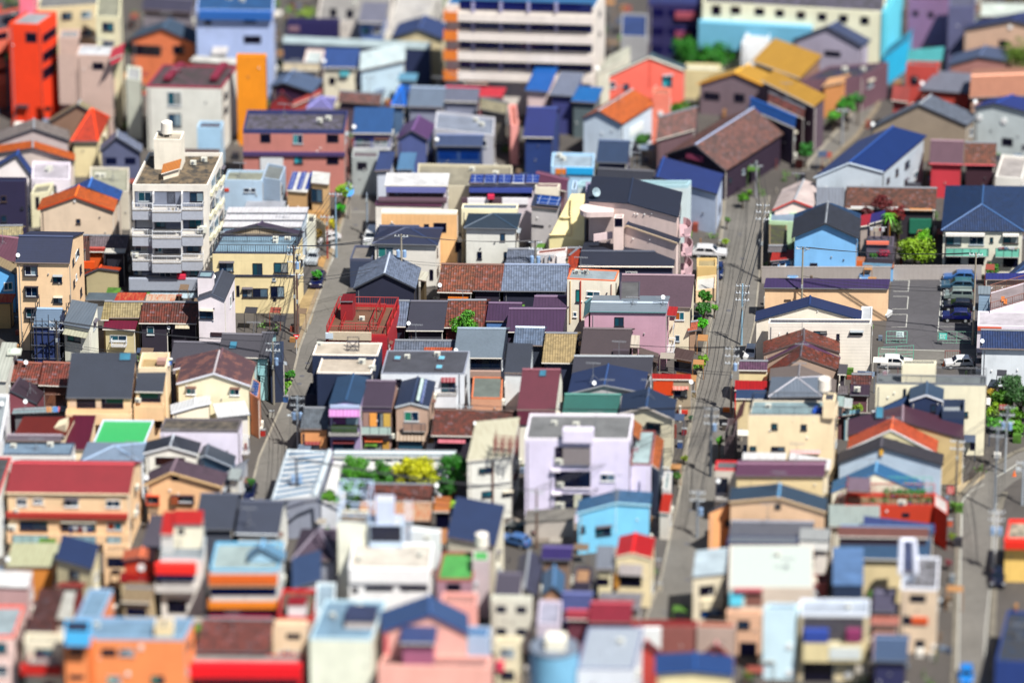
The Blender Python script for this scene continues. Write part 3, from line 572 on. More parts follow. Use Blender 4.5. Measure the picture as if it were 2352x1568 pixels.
H('B2','gf',(893,1080),(1470,1082),(1228,752),4.6,'20243C','93A4C4','t','single storey house with a big pale blue grey tiled gable near the concrete pole',ap=(1178,942),k=.5,rc='B8C4D8',
  add=[dict(kind='shed',FL=(893,1086),FR=(1445,1088),back=1035,h=3.6,wall='1A2038',roof='8C9CB8',rm='t',k=.4)])
H('B2','shed',(1490,1000),(1560,1015),(1518,918),4.6,'5A4A30','F4F0DC','w','little cream corrugated awning at the right of the blue grey tiled gable',cat='shed',k=.2,auto=0)
H('B2','hip',(1908,525),(2400,535),392,7.6,'E4E4DC','203A52','s','white two storey house with a dark teal hipped roof and three small windows',k=.4,hi=4.5,o=.3,
  w=[(2245,578,2288,642,'B'),(2033,744,2075,808,'B'),(2278,746,2320,812,'B')])
H('B2','flat',(1888,348),(2400,352),(1900,302),8.0,'F4ECC8','A0B0CC','m','cream house with pale blue flat roof below the solar panel house',ph=.15)
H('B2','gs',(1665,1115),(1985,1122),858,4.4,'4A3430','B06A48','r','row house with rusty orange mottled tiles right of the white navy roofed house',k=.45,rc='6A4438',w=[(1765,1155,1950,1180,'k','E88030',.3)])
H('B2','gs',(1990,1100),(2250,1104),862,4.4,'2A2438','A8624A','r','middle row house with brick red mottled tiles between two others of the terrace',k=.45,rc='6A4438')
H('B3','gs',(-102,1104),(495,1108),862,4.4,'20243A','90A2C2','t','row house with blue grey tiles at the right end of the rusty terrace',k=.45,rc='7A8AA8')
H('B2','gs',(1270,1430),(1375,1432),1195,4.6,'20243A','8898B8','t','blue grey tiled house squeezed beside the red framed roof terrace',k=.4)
H('B2','gs',(1378,1468),(1722,1470),1200,4.6,'3A3A48','4C4C5E','h','house with a dark charcoal ribbed metal roof left of the round green tree',k=.4)
H('B2','gs',(1722,1440),(2082,1440),1190,4.6,'8A3838','A05840','r','house with rusty red tiles partly hidden by the round green tree',k=.4)
# red framed roof terrace building
par,d_=H('B2','flat',(640,1500),(1205,1510),(760,1225),6.6,'A81828','9A7058','p','red iron framed building with a brown roof terrace and shed on top',cat='building',wm='siding',ph=.3,pc='B81C24',
  w=[(670,1478,1060,1550,'k','D0C0A8',.25),(640,1485,710,1535,'k','C8D8E8',.3)],
  add=[dict(kind='shed',FL=(772,1200),FR=(890,1200),back=(800,1130),h=9.0,wall='8E1420',roof='A01C24',rm='m',k=.1,z0=6.2,o=.05,t=.1)])
roof_rail(par,d_,h=1.1,col='A01418'); roof_rail(par,dict(d_,A=d_['A']+d_['u']*1.6+d_['dn']*1.5,B=d_['B']-d_['u']*1.4+d_['dn']*1.5,depth=6.5),h=.9,col='A01418')
m=MB()
for a in range(4):
    q=d_['B']+d_['dn']*(a*2.6); m.bar(q-d_['u']*2.2,q-d_['u']*2.2+Z*1.7,.06); m.bar(q+Z*0,q+Z*1.6,.05)
    if a: m.bar(q-d_['dn']*2.6+Z*1.6,q+Z*1.6,.05); m.bar(q-d_['dn']*2.6-d_['u']*2.2+Z*1.7,q-d_['u']*2.2+Z*1.7,.05)
m.build('steel_frame',mat('trim','981418'),par)
# ---- B3
H('B3','flat',(205,150),(425,152),(225,118),6.3,'ECE4D0','8A5068','m','cream house behind a maroon roof strip left of the pale yellow wedge building',ph=.1)
H('B3','gs',(205,120),(500,190),20,6.2,'8A6878','84506A','m','house with a wide mauve brown roof behind the roof solar panels',k=.25)
H('B3','shed',(172,325),(425,350),(205,212),7.0,'C4C0C4','2A3A5C','s','grey house with roof mounted blue solar panels left of the yellow wedge building',k=.25,o=.1,
  w=[(182,497,292,520,'D'),(248,675,272,700,'D')],add=[dict(kind='shed',FL=(222,302),FR=(432,322),back=(240,222),h=7.35,wall='202850',roof='2858B8',rm='c',k=.25,z0=7.1,t=.08,o=0)])
# large apartment block with stepped dark roofs
par=empty('apartment_building',onz(D('B3',(1260,900)),0),'big pink beige apartment block with stepped navy roofs and curved stair balconies','apartment building'); rnd.seed(5)
volume(par,'B3','flat',(590,130),(1610,130),(630,88),8.6,'C8D8DC','A8C4BC',rm='p',pc='A8CCD8',ph=.5)
volume(par,'B3','gf',(690,270),(1530,420),(1110,70),10.6,'E6CFC8','1A2844',rm='s',ap=(1068,292),o=.25,trim='2A3448',w=[(1120,380,1130,410,'v'),(1145,385,1158,415,'v'),(1212,385,1226,415,'v'),(1280,380,1290,408,'v')],sw=[(1535,330,1560,410,'D'),(1570,480,1600,540,'D')])
volume(par,'B3','gf',(1015,545),(1520,662),(1080,462),7.6,'E6CFC8','1A2844',rm='s',ap=(1050,500),o=.25,trim='E0C8A8',w=[(1108,610,1118,640,'v'),(1265,620,1275,640,'v')],sw=[(1535,600,1600,680,'D')])
volume(par,'B3','gs',(612,876),(1490,880),740,4.6,'3A3C58','1A2844',rm='s',k=.28,br=6,o=.3,trim='E8D8C8',w=[(1045,925,1150,950,'W')])
volume(par,'B3','flat',(935,435),(1020,435),(945,400),10.0,'E6CFC8','B8C8E0',rm='p',w=[(945,438,1015,510,'D')])
m=MB()
for z_,z1 in ((9.3,10.0),(6.2,7.2)):
    base=[]; q=onz(D('B3',(935,380)),z1); a_=onz(D('B3',(720,385)),z1); ce=(a_+onz(D('B3',(720,300)),z1))/2; rr=(a_-ce).length
    pts=[Vector((q.x,q.y,z_)),Vector((a_.x,a_.y,z_))]
    for k in range(1,9):
        an=math.pi*k/9; dd=(a_-ce); pts.append(Vector((ce.x+dd.x*math.cos(an)-rr*.9*math.sin(an),ce.y+dd.y*math.cos(an),z_)))
    e_=ce-(a_-ce); pts.append(Vector((e_.x,e_.y,z_))); pts.append(Vector((q.x,q.y,z_))+(e_-a_).normalized()*rr*2*Vector((1,1,0)).normalized().length)
    m=MB(); m.prism(pts,Z*(z1-z_)); m.build('curved_balcony',mat('wall','E2CCC8'),par)
m=MB(); P_=onz(D('B3',(680,600)),3.5); P2=onz(D('B3',(905,560)),3.5); m.box(Vector((P_.x,P_.y+1.2,0)),Vector((P2.x-P_.x,0,0)),Vector((0,4,0)),Z*9.2); m.build('stairwell',mat('wall','8C86A0'),par)
m=MB(); a_=onz(D('B3',(750,650)),6.2); b_=onz(D('B3',(925,560)),7.6)
m.prism([a_,b_-Z*1.0,b_,a_+Z*1.0],Vector((0,.15,0))); a_=onz(D('B3',(700,735)),3.0); b_=onz(D('B3',(900,590)),4.6); m.prism([a_,b_,b_+Z*.9,a_+Z*.9],Vector((0,.15,0)))
m.build('stair_parapet',mat('wall','E6CFD0'),par)
for k,(x,y,h_) in enumerate(((1580,545,7.5),(1590,720,4.7),(1590,905,2.0))):
    q=onz(D('B3',(x,y+60)),h_); m=MB(); 
    for j in range(6):
        a0,a1=[(-math.pi/2+math.pi*t_/6) for t_ in (j,j+1)]; c0=q+Vector((math.cos(a0)*1.0,math.sin(a0)*2.0+2,0)); c1=q+Vector((math.cos(a1)*1.0,math.sin(a1)*2.0+2,0)); m.prism([c0,c1,c1+Z*1.1,c0+Z*1.1],Vector((.08,0,0)))
    m.box(q+Vector((-.5,0,-.1)),Vector((1.4,0,0)),Vector((0,4,0)),Z*.2); m.build('curved_balcony',mat('wall','B898A0'),par)
P_=onz(D('B3',(775,305)),10.0); m=MB(); ax=Vector((.5,-.75,.45)).normalized(); uu=ax.orthogonal().normalized(); ww=ax.cross(uu); c_=P_+Z*1.7
m.v=[c_-ax*.3]+[c_+(uu*math.cos(k*.5236)+ww*math.sin(k*.5236))*.64 for k in range(12)]+[c_-ax*.4]
for k in range(12): j=(k+1)%12; m.f.append([0,1+k,1+j]); m.f.append([13,1+j,1+k])
q=m.build('satellite_dish',mat('trim','A8C0CC',1.6),par); m=MB(); m.bar(P_,c_-ax*.35,.08); m.build('dish_mount',mat('trim','3A6A90'),q)
par=empty('building',onz(D('B3',(500,700)),0),'pale yellow wedge building with a long sloping wall left of the pink beige block','building')
m=MB(); q=[onz(D('B3',p),z_) for p,z_ in (((342,610),4.6),((662,640),4.6),((668,212),10.4),((545,212),10.4))]; g_=[Vector((p.x,p.y,0)) for p in q]
m.v=q+g_; m.f=[[0,1,2,3],[4,7,6,5],[0,4,5,1],[1,5,6,2],[2,6,7,3],[3,7,4,0]]; m.build('sloping_wall',mat('wall','F8E2AA',1.0),par)
m=MB(); a_=onz(D('B3',(548,250)),10.0); b_=onz(D('B3',(545,605)),5.0); m.bar(a_,b_+Z*.3,.09); m.bar(b_+Z*.3,onz(D('B3',(345,608)),4.7)+Z*.3,.09); m.bar(onz(D('B3',(445,450)),7.0)+Z*.4,onz(D('B3',(545,455)),7.0)+Z*.4,.08); m.build('drain_pipe',mat('trim','F0D8A0'),par)
volume(par,'B3','flat',(545,170),(590,172),(560,90),10.6,'A8C0D8','B8D0E0',rm='p')
H('B3','gs',(770,60),(1290,88),(790,-20),5.6,'585860','4A4C58','m','house with a dark grey gable roof edged in tan behind the pink beige block',k=.3)
H('B3','gf',(1300,80),(1885,215),(1395,-125),6.0,'B8C8E4','16408C','s','pale blue building with a bright navy roof beside the middle street',ap=(1330,60),wm='siding',cat='building',o=.2,sw=[(1900,320,1912,400,'D')])
H('B3','gs',(-60,855),(190,850),722,4.6,'3A3A48','7C88A0','t','small grey tiled roof by the power pole below the solar panel house',k=.4)
H('B3','flat',(230,765),(500,735),(240,730),4.8,'D8D0D0','B05848','p','house with a roof laundry deck and red posts below the yellow wedge building',ph=.1,w=[(240,768,400,850,'l','',.3),(405,770,490,850,'k','F0EEF0',.4)])
H('B3','gs',(500,960),(600,880),780,4.4,'C84818','E04818','t','small orange red tile roof poking out left of the pink beige block',k=.5)
H('B3','gs',(500,800),(650,800),710,4.4,'3A2830','8A4A3A','r','scrap of dark red tile roof in the shade of the yellow wedge building',k=.4)
H('B3','flat',(508,988),(950,1008),(545,895),9.4,'F4ECD8','C4D4DC','p','cream three storey house with orange rimmed flat roof and an aerial',pc='E07850',ph=.15,
  w=[(685,1108,808,1155,'W'),(587,1092,625,1205,'w','3A9090'),(562,1297,595,1340,'W'),(530,1010,540,1400,'k','D8B888',.1),(908,1040,918,1190,'k','B89888',.1),(625,1010,636,1380,'k','B84838',.15)],ro=[('ant',632,960,2.5)])
H('B3','gs',(975,1245),(1645,1255),955,6.6,'E8DCC0','6A5060','s','large brown slate roofed house with a sunken roof balcony',k=.4,br=1.5,o=.15,rc='8A707C',
  sw=[],ro=[('dish',1388,1210,.45,2.0)],w=[(1500,1297,1582,1370,'w','B86020'),(1500,1510,1540,1566)],
  add=[dict(kind='flat',FL=(990,1200),FR=(1172,1200),back=(998,1018),h=8.4,wall='4A4450',roof='8A8A8C',rm='p',z0=6,ph=.1)])
H('B3','gs',(712,1292),(1420,1300),1208,8.6,'C89CB0','A8B8C8','h','dusky pink house with a flat topped roof edged in dark teal',k=.3,br=3.5,o=.1,trim='1E5A60',
  w=[(942,1345,1027,1428,'B')],sw=[(1430,1330,1475,1410,'l'),(1425,1440,1490,1500,'r')],add=[dict(kind='gs',FL=(655,1345),FR=(712,1300),back=1215,h=8.4,wall='C89CB0',roof='4A7078',rm='h',k=.6)],ro=[('ant',1110,1260,1.5),('ant',1385,1265,1.5)])
H('B3','shed',(1422,1330),(1508,1335),(1440,1245),7.0,'B88090','D83030','w','small red awning roof on the right flank of the dusky pink house',cat='shed',k=.2,z0=6.2,auto=0)
H('B2','gs',(2112,1380),(2420,1385),1215,5.2,'4A70A8','5E4468','m','left of the two big dull purple metal roofs by the round green tree',k=.35,w=[(2120,1385,2300,1450,'k','5080C0',.3)])
H('B3','gs',(188,1270),(498,1272),1155,5.6,'3A3048','6A5070','m','purple metal roof behind the larger one left of the cream three storey house',k=.3)
H('B3','gs',(-60,1480),(468,1482),1268,5.2,'3A3048','64486C','m','right of the two big dull purple metal roofs above the blue tiles',k=.35)
H('B3','flat',(1700,880),(1880,880),(1700,800),2.2,'D8B878','E4D09C','p','low yellow beige wall block by the middle street below the white van',cat='shed',auto=0)
H('B3','flat',(1690,1100),(1870,1080),(1700,975),1.8,'E8C8A0','F4F4F0','p','low cream yard box with white lid beside the street tree',cat='shed',auto=0)
H('B3','gs',(1612,1475),(1700,1460),1395,3.4,'A08068','E06840','t','tiny orange tiled porch roof left of the street tree',cat='shed',k=.4,auto=0)
# ---- B4
H('B4','gf',(40,360),(415,335),(330,80),5.2,'F0D8D0','F4E0DC','p','white and red patched warehouse roof at the head of the middle street',ap=(240,270),cat='building',trim='C82818')
H('B4','shed',(440,335),(700,340),(445,150),5.0,'6A6878','A4ACBC','w','grey corrugated roof at the left end of the brown tiled warehouse',cat='building',k=.35)
H('B4','gs',(705,345),(1540,360),148,5.0,'2A2430','8E6454','r','long brown tiled warehouse behind the dark red tree',cat='building',k=.4,w=[(760,330,1210,355,'k','D8D8D8',.3),(1300,345,1505,362,'k','D89048',.4),(1300,440,1500,570,'k','1E7058',.3)])
H('B4','flat',(10,460),(268,470),(20,375),5.0,'B8D8B0','B0CCE8','p','pale green and blue flat roofed box beside the sky blue gabled house',ph=.2)
H('B4','flat',(10,675),(175,680),(12,462),3.4,'7A6A50','6A7040','k','low mossy green and brown flat roof left of the sky blue gabled house',ph=.05,cat='shed')
H('B4','gf',(215,610),(840,622),(548,295),6.6,'82C0F6','3E4252','t','sky blue house with a charcoal tiled gable by the parking lot wall',ap=(528,482),rc='8A9098',trim='30343E',o=.45,w=[(385,848,455,880,'D')],
  add=[dict(kind='gf',FL=(235,440),FR=(850,440),back=(552,285),h=6.7,wall='6AA8E0',roof='2A5688',rm='t',ap=(545,330))])
H('B4','shed',(20,830),(262,805),(40,740),2.8,'72B4EE','D83C30','m','small light blue annex with a red metal roof and barred windows',cat='shed',k=.2,w=[(35,845,90,878,'W'),(105,845,160,878,'W'),(203,815,250,860,'a')],auto=0)
H('B4','gs',(0,740),(170,740),690,3.6,'4A4450','8A8488','t','shabby grey tiled lean-to behind the red roofed annex',cat='shed',k=.3)
H('B4','shed',(830,515),(930,500),(850,410),5.4,'9A8C84','C8283C','w','red corrugated roof patch beside the indigo one near the dark red tree',cat='shed',k=.2)
H('B4','shed',(925,490),(1070,450),(935,400),5.4,'9A8C84','3A3484','w','indigo corrugated roof patch beside the palm tree',cat='shed',k=.2)
par,d_=H('B4','flat',(905,685),(1150,690),(915,600),3.8,'585060','6A6470','p','cluttered grey terrace with blue sheets and iron frames beside the sky blue house',ph=.2,w=[(905,645,1110,672,'k','F07860',.3)])
m=MB(); 
for x in (915,975,1040,1105):
    a_=onz(D('B4',(x,640)),3.8); m.bar(a_,a_+Z*2.6,.06)
a_,b_=onz(D('B4',(915,640)),6.4),onz(D('B4',(1105,640)),6.4); m.bar(a_,b_,.06); rails(m,a_-Z*2.6,b_-Z*2.6); m.build('steel_frame',mat('trim','28304A'),par); clothes_on(par,'B4',(930,520),(1090,520),6.0)
H('B4','flat',(905,805),(1150,815),(935,690),2.6,'3A3440','4A4450','p','dark grey flat roof carrying the red flowered planter',cat='shed',ph=.1)
H('B4','flat',(800,880),(1150,895),(800,800),1.9,'78B8F0','C88868','u','light blue sheet wall shed with rusty patches along the lot wall',cat='shed',ph=.0,w=[(808,825,865,892,'k','E06828',.05),(870,850,1140,895,'k','78A8C8',.04)],auto=0)
par,d_=H('B4','hf',(1590,548),(2352,556),135,6.4,'E0DCCC','1E4478','t','large house with a wide blue tiled hip roof and green glass balconies',ap=(1965,308),k=.42,rc='2A5488',
  w=[(1635,590,1775,680),(1850,600,1985,680),(2040,612,2070,655,'B'),(2160,600,2300,668),(1630,684,2022,752,'g','7CD0B8',1.2),(2085,684,2303,760,'g','7CD0B8',1.2),(1630,565,1990,590,'k','F0ECE4',.6),(2155,572,2305,592,'k','F0ECE4',.6),(1632,770,1772,865,'D'),(1840,770,1985,865,'D'),(2160,775,2300,885,'D'),(2100,845,2140,880,'a'),(2110,665,2290,685,'l','',1.3)])
# long building with purple roof in front of the wall
H('B4','shed',(-40,1075),(1105,1085),(-20,985),4.6,'F6CDA2','544278','m','long peach walled shed with a purple metal roof beside the parking lot',cat='building',k=.35,o=.15,auto=0,w=[(150,1182,212,1196,'k','4A3A34')])
H('B4','gf',(-120,1372),(858,1366),(388,1150),6.4,'F2E8D8','17356C','s','white house with a navy gable roof and grey front parapet below the purple roof shed',ap=(380,1232),k=.4,o=.2,trim='1A3058',w=[(450,1275,462,1300,'v')])
H('B4','flat',(4,1400),(945,1405),(12,1358),7.6,'F0E8DC','8C8C96','m','long white sided building with slit windows above the red tiled gables',cat='building',wm='siding',ph=.1,
  w=[(418,1472,541,1497,'B'),(752,1476,870,1502,'B'),(230,1490,260,1550,'B'),(630,1497,658,1546,'B'),(100,1490,110,1505,'v')])
H('B4','flat',(855,1370),(955,1372),(860,1245),6.2,'D0D4D8','E8ECF0','p','little white flat topped annex behind the white car',cat='shed',ph=.15)
# right of the lot
H('B4','gf',(2050,1075),(2560,860),(2560,700),5.0,'D8CEC0','1C3C6C','s','house with a steep navy gable and white trim at the right edge above the terrace',ap=(2268,945),trim='E8E8F0')
par,d_=H('B4','shed',(2000,1000),(2400,1000),(2000,940),4.2,'8A8078','42489C','w','indigo corrugated carport roof right of the parked cars',cat='shed',k=.15,w=[(2010,1010,2352,1060,'k','C0A898',.02)])
par,d_=H('B4','flat',(2040,1290),(2400,1185),(2035,1120),5.4,'E4DCE8','C8B8BC','p','house with a railed roof terrace and wooden garden chairs at the right edge',ph=.1)
roof_rail(par,d_,col='7A4A3C')
H('B4','flat',(1938,1135),(2038,1138),(1940,1068),6.6,'8AA4BC','B8C8D4','m','grey blue metal clad stair box beside the railed roof terrace',cat='shed',wm='siding',ph=0)
H('B4','flat',(1925,1420),(2460,1432),(1930,1288),5.2,'E4DCE8','EEE6F0','p','flat pale lilac roof at the right edge below the railed terrace',ph=.1,w=[(1925,1432,2145,1462,'k','C05030',.3)])
H('B4','gs',(1945,1630),(2420,1640),1462,5.4,'E0E8F0','1C4480','t','white and light blue house with a navy tiled roof at the right edge',k=.4,w=[])
# ================================================================ row C
# ---- C1
par,d_=H('C1','shed',(-80,355),(60,362),(20,5),6.6,'D8D8D0','E4E8DC','m','house with a whitish sheet roof and a dome skylight at the left edge',k=.25,br=2,o=.1)
m=MB(); P_=onz(D('C1',(132,95)),7.9); m.box(P_-Vector((.9,.9,.1)),Vector((1.8,0,0)),Vector((0,1.8,0)),Z*.2); q=m.build('skylight',mat('trim','B8BCB0'),par)
m=MB(); m.cyl(P_+Z*.1,P_+Z*.35,.75,.55,14); m.cyl(P_+Z*.35,P_+Z*.5,.55,.1,14); m.build('dome',mat('g','C8D8C8',1.0),q)
H('C1','gs',(60,365),(348,385),185,5,'5A3428','A85038','r','left half of the red tiled house above the plum roofed lean-to',k=.42,ro=[('dish',240,240,.42,1)],rc='8A4A38')
H('C1','gs',(352,400),(645,412),192,5,'5A3428','A04A34','r','right half of the red tiled house beside the big charcoal roof',k=.42,rc='8A4A38')
H('C1','gf',(-40,640),(340,570),(180,328),4.2,'7A3C48','564450','m','small dark plum roofed house with a chimney pipe and laundry at its side',ap=(95,452),o=.15,ro=[('dish',235,600,.42,.5),('ant',280,480,2.0,1.2)])
par=empty('laundry_deck',onz(D('C1',(490,600)),0),'brown timber laundry deck with orange, blue and pink washing','deck'); m=MB()
for x in (420,500,590):
    for y in (470,600): a_=onz(D('C1',(x,y)),3.6); m.bar(Vector((a_.x,a_.y,0)),a_+Z*1.8,.05)
for y in (470,600): m.bar(onz(D('C1',(415,y)),3.6)+Z*1.7,onz(D('C1',(595,y)),3.6)+Z*1.7,.05); m.bar(onz(D('C1',(415,y)),3.6),onz(D('C1',(595,y)),3.6),.08)
m.build('frame',mat('trim','6A4434'),par); m=MB(); a_,b_=onz(D('C1',(415,600)),3.5),onz(D('C1',(595,600)),3.5); m.box(a_,b_-a_,SD*3.5,Z*.1); m.build('deck_boards',mat('m','8A5A44'),par)
for x,c_ in ((425,'E8A060'),(450,'F0B070'),(488,'70A8F0'),(510,'70A8F0'),(530,'F08090')):
    a_=onz(D('C1',(x,600)),5.2); m=MB(); m.box(a_,SR*.3,SD*.04,Z*-.7); m.build('clothing',mat('f',c_,1.1),par)
par,d_=H('C1','shed',(608,515),(1212,518),(655,102),7.4,'F2CDA0','424A5C','s','wide peach house under a huge charcoal sloping roof with one skylight',k=.35,o=.12,br=2,wf=.0,
  w=[(640,520,700,600,'k','E0C4A8',.02),(705,522,878,608,'D','14182C'),(933,522,1133,612,'D','14182C'),(880,520,930,608,'k','E0C4A8',.05),(615,615,1215,708,'p','F2CFA4',1.6)],
  add=[dict(kind='shed',FL=(1240,460),FR=(1500,465),back=(1272,240),h=7.8,wall='F2CDA0',roof='424A5C',rm='s',k=.35,o=.1,w=[(1282,468,1478,552,'D','14182C'),(1245,515,1275,552,'a'),(1240,560,1510,682,'p','F4CC9C',1.2),(1245,690,1490,790,'D','101020')]),
       dict(kind='flat',FL=(1270,240),FR=(1528,240),back=(1305,100),h=9.6,wall='F4DCB8',roof='E8C890',rm='p',ph=.9)],ro=[('sky',1090,180,(1.5,1.4),2.6)])
m=MB(); P_=onz(D('C1',(1440,215)),9.0); m.box(P_,SR*1.2,SD*1,Z*.6); m.build('storage_box',mat('trim','B08A80'),par)
for k in range(5): m=MB(); q=P_+SR*(1.4+.15*(k%3))+SD*(.3*k); m.cyl(q,q+Z*.4,.25,n=7); m.build('bag',mat('trim',['E8E8F0','3A70C0','203050','D8E060','F0F0F0'][k]),par)
par,d_=H('C1','gf',(1618,385),(2300,405),(2015,85),8.0,'F6EBC8','6C4E56','o','cream two storey house with worn brown gable roofs and white barge boards',ap=(1962,290),o=.25,trim='E4E8F4',rc='B8B0B4',
  w=[(1712,424,1798,485,'W','3A9A9A'),(2113,431,2200,492,'W','3A9A9A'),(1705,395,1718,412,'v')],
  add=[dict(kind='gf',FL=(1590,255),FR=(2330,290),back=(2045,62),h=7.7,wall='ECD0A0',roof='6C4E56',rm='o',ap=(2015,160),trim='E4E8F4')])
H('C1','gs',(1560,190),(1985,200),5,6.0,'8A7A78','52505E','s','dark grey slate roofed house behind the cream gabled house',k=.4)
H('C1','gs',(2000,140),(2372,150),-70,6.4,'B0D0D4','56545F','s','dark grey slate roof with a small skylight beside the left street',k=.4,ro=[('sky',2100,70,(1.0,1.3),1.2)])
H('C1','gf',(1570,655),(1940,560),(1790,515),5.0,'F2E8D0','F0F4FA','m','small shed with a folded white metal roof in front of the cream gabled house',ap=(1800,620),cat='shed',trim='E8ECF4')
H('C1','shed',(2000,700),(2300,670),(1950,570),4.2,'E8E4DC','FAFCFF','m','white ribbed lean-to roof beside the folded white shed roof',cat='shed',k=.2)
par,d_=H('C1','flat',(-200,900),(8,905),(-120,480),8.8,'EDEEF2','C8D4DC','p','tall white building at the very left edge with pipes and a dish',cat='building',sw=[(30,640,45,720),(62,600,75,660),(30,800,45,870)],ro=[('dish',20,620,.4)])
H('C1','gs',(110,660),(620,640),632,3.2,'6A6A70','B0CCD4','w','thin pale blue gutter roof above the big maroon roof',cat='shed',k=.2,br=1,auto=0)
par=empty('house',onz(D('C1',(500,900)),0),'house with a big maroon roof split by a small pointed dormer','house'); rnd.seed(9)
volume(par,'C1','shed',(120,870),(600,870),(215,690),6.2,'ECD8B8','8C3428',rm='m',k=.12,o=.1,t=.2)
volume(par,'C1','shed',(590,990),(805,992),(668,675),5.3,'ECD8B8','7A2440',rm='m',k=.12,o=.1)
q0,q1=onz(D('C1',(490,795)),6.4),onz(D('C1',(605,832)),6.4); m=MB(); m.prism([q0,q1,q1+Z*1.1],SD*2.0); m.build('dormer',mat('wall','F4E4C0'),par)
par,d_=H('C1','flat',(835,972),(1312,978),(945,715),6.4,'F0CCA0','54F48E','q','peach house with a bright green flat roof and pale blue rim',pc='CCD8E8',ph=.25,auto=0)
par,d_=H('C1','flat',(1470,808),(2185,815),(1515,702),7.4,'EAE2F4','94887A','k','lilac white house with a black stained flat roof left of the street stairs',pc='6A6468',ph=.35,w=[],sw=[(2215,850,2245,1000,'r')],add=[])
H('C1','flat',(0,1032),(652,1036),(40,925),6.0,'E8E8E8','9EBEDC','p','white panelled house with a blue flat roof and slate trim above the red roof',pc='3A4458',ph=.15,wm='siding',
  w=[(140,1090,278,1160,'D'),(300,1095,380,1160,'D'),(425,1095,560,1160,'D')],sw=[(680,1040,700,1090,'W')])
H('C1','gs',(50,910),(560,915),858,5.4,'8A8490','8C808C','m','grey mauve metal roof strip behind the blue flat roof',k=.3,br=1)
H('C1','hip',(725,1112),(1305,1118),955,4.8,'D8DCE4','AEC6E4','m','low house with a pale blue hipped metal roof under the green flat roof',k=.3,hi=5,br=3,rc='8AA4C4',ro=[('ant',1220,1100,2.6)])
H('C1','gf',(1315,1025),(1815,1035),(1595,855),6.2,'F6F4EA','3E4454','t','white house with a charcoal tiled gable and a dark framed balcony window',ap=(1560,962),o=.25,trim='E8ECF0',rc='C8D0DC',
  w=[(1428,1062,1700,1135,'D','2A1418'),(1545,968,1575,980,'D')],ro=[('ant',1580,960,2.2,1)])
H('C1','gf',(1835,1058),(2140,1150),(1915,942),5.8,'3C6488','54606E','h','steel blue house with a grey gable roof right of the charcoal tiled gable',ap=(1885,1042),o=.15,trim='C8D4E4')
H('C1','shed',(2090,1262),(2195,1272),(2120,1160),4.8,'E8E8E0','C8D4D4','w','tiny pale sheet canopy at the right of the steel blue house',cat='shed',k=.1)
H('C1','gf',(1318,1318),(2040,1335),(1625,1072),5.6,'F6C494','705868','t','peach house with a brown tiled gable and shuttered windows',ap=(1568,1200),o=.4,trim='F0C890',rc='8A7480',
  w=[(1578,1232,1640,1275,'D'),(1345,1412,1465,1492,'y','D05030'),(1572,1412,1785,1480,'y','4A3038'),(1575,1415,1640,1478,'k','9A4A28',.5),(1550,1350,1572,1375,'v')])
H('C1','gs',(2050,1330),(2230,1240),1210,4.0,'B8BCC4','9AA4B4','p','small roof with blue clutter between the peach house and the street',cat='shed',k=.2)
par,d_=H('C1','gs',(50,1388),(1185,1402),1112,7.6,'F4D0A4','B42636','s','long beige apartment terrace with a bright crimson roof at the lower left',cat='apartment building',k=.45,br=5,o=.2,rc='C83040',trim='E8D8B0',
  w=[(152,1437,248,1506,'W'),(305,1440,397,1486,'W'),(592,1446,723,1515,'W'),(974,1453,1107,1520,'W'),(125,1532,180,1566,'a'),(62,1568,1175,1612,'k','A83028',.5),
     (180,1650,438,1730),(560,1655,880,1730),(985,1660,1120,1730,'w','8A3A28'),(75,1730,1175,1810,'p','F4CCA0',1.2),(130,1735,455,1812,'g','A8C8C8',1.35),(600,1745,890,1820,'g','9AC0D0',1.35),(995,1750,1120,1820,'g','A8C0C8',1.35),(640,1665,850,1740,'l','',1.0),(75,1675,130,1730,'a')],
  ro=[('ant',1225,1240,2.6,0)])
H('C1','flat',(-330,1395),(-5,1395),(-215,1060),8.4,'E8ECE8','6C747C','k','white walled block with a red rimmed grey roof beside the long crimson roof',pc='D03838',cat='building',ph=.2)
# ---- C2
par,d_=H('C2','flat',(560,283),(1060,290),(612,125),9.0,'182848','F8E8D4','p','black navy house with a cream terraced roof beside the left street',pc='F4EAE0',ph=.15,
  add=[dict(kind='flat',FL=(518,120),FR=(1120,128),back=(560,5),h=9.5,wall='182848',roof='FAEBD6',rm='p',pc='F4EAE0',ph=.1)],
  w=[],ro=[('ac',1040,255),('ac',560,40,0,.5)])
m=MB(); P_=onz(D('C2',(600,212)),8.9); P2=onz(D('C2',(728,150)),8.9); m.box(Vector((P_.x,P_.y,8.72)),Vector((P2.x-P_.x,0,0)),Vector((0,P2.y-P_.y,0)),Z*.03); m.build('roof_well',mat('g','14284C',1.0),par)
m=MB(); P_=onz(D('C2',(835,90)),9.4)
for a,b in ((0,0),(1.5,0),(0,1.2),(1.5,1.2)): m.bar(P_+Vector((a,b,0)),P_+Vector((a*.9+.1,b,1.4)),.05)
for z_ in (.05,.7,1.4): m.bar(P_+Z*z_,P_+Vector((1.5,0,z_)),.04); m.bar(P_+Vector((0,1.2,z_)),P_+Vector((1.5,1.2,z_)),.04)
m.bar(P_,P_+Vector((1.4,0,1.4)),.04); m.bar(P_+Vector((1.5,0,0)),P_+Vector((.1,0,1.4)),.04); m.build('steel_stand',mat('trim','302C38'),par)
H('C2','flat',(455,488),(558,490),(500,380),4.5,'182440','2C3A5C','p','dark low annex with clutter and laundry against the black navy house',cat='shed',ph=.3,w=[])
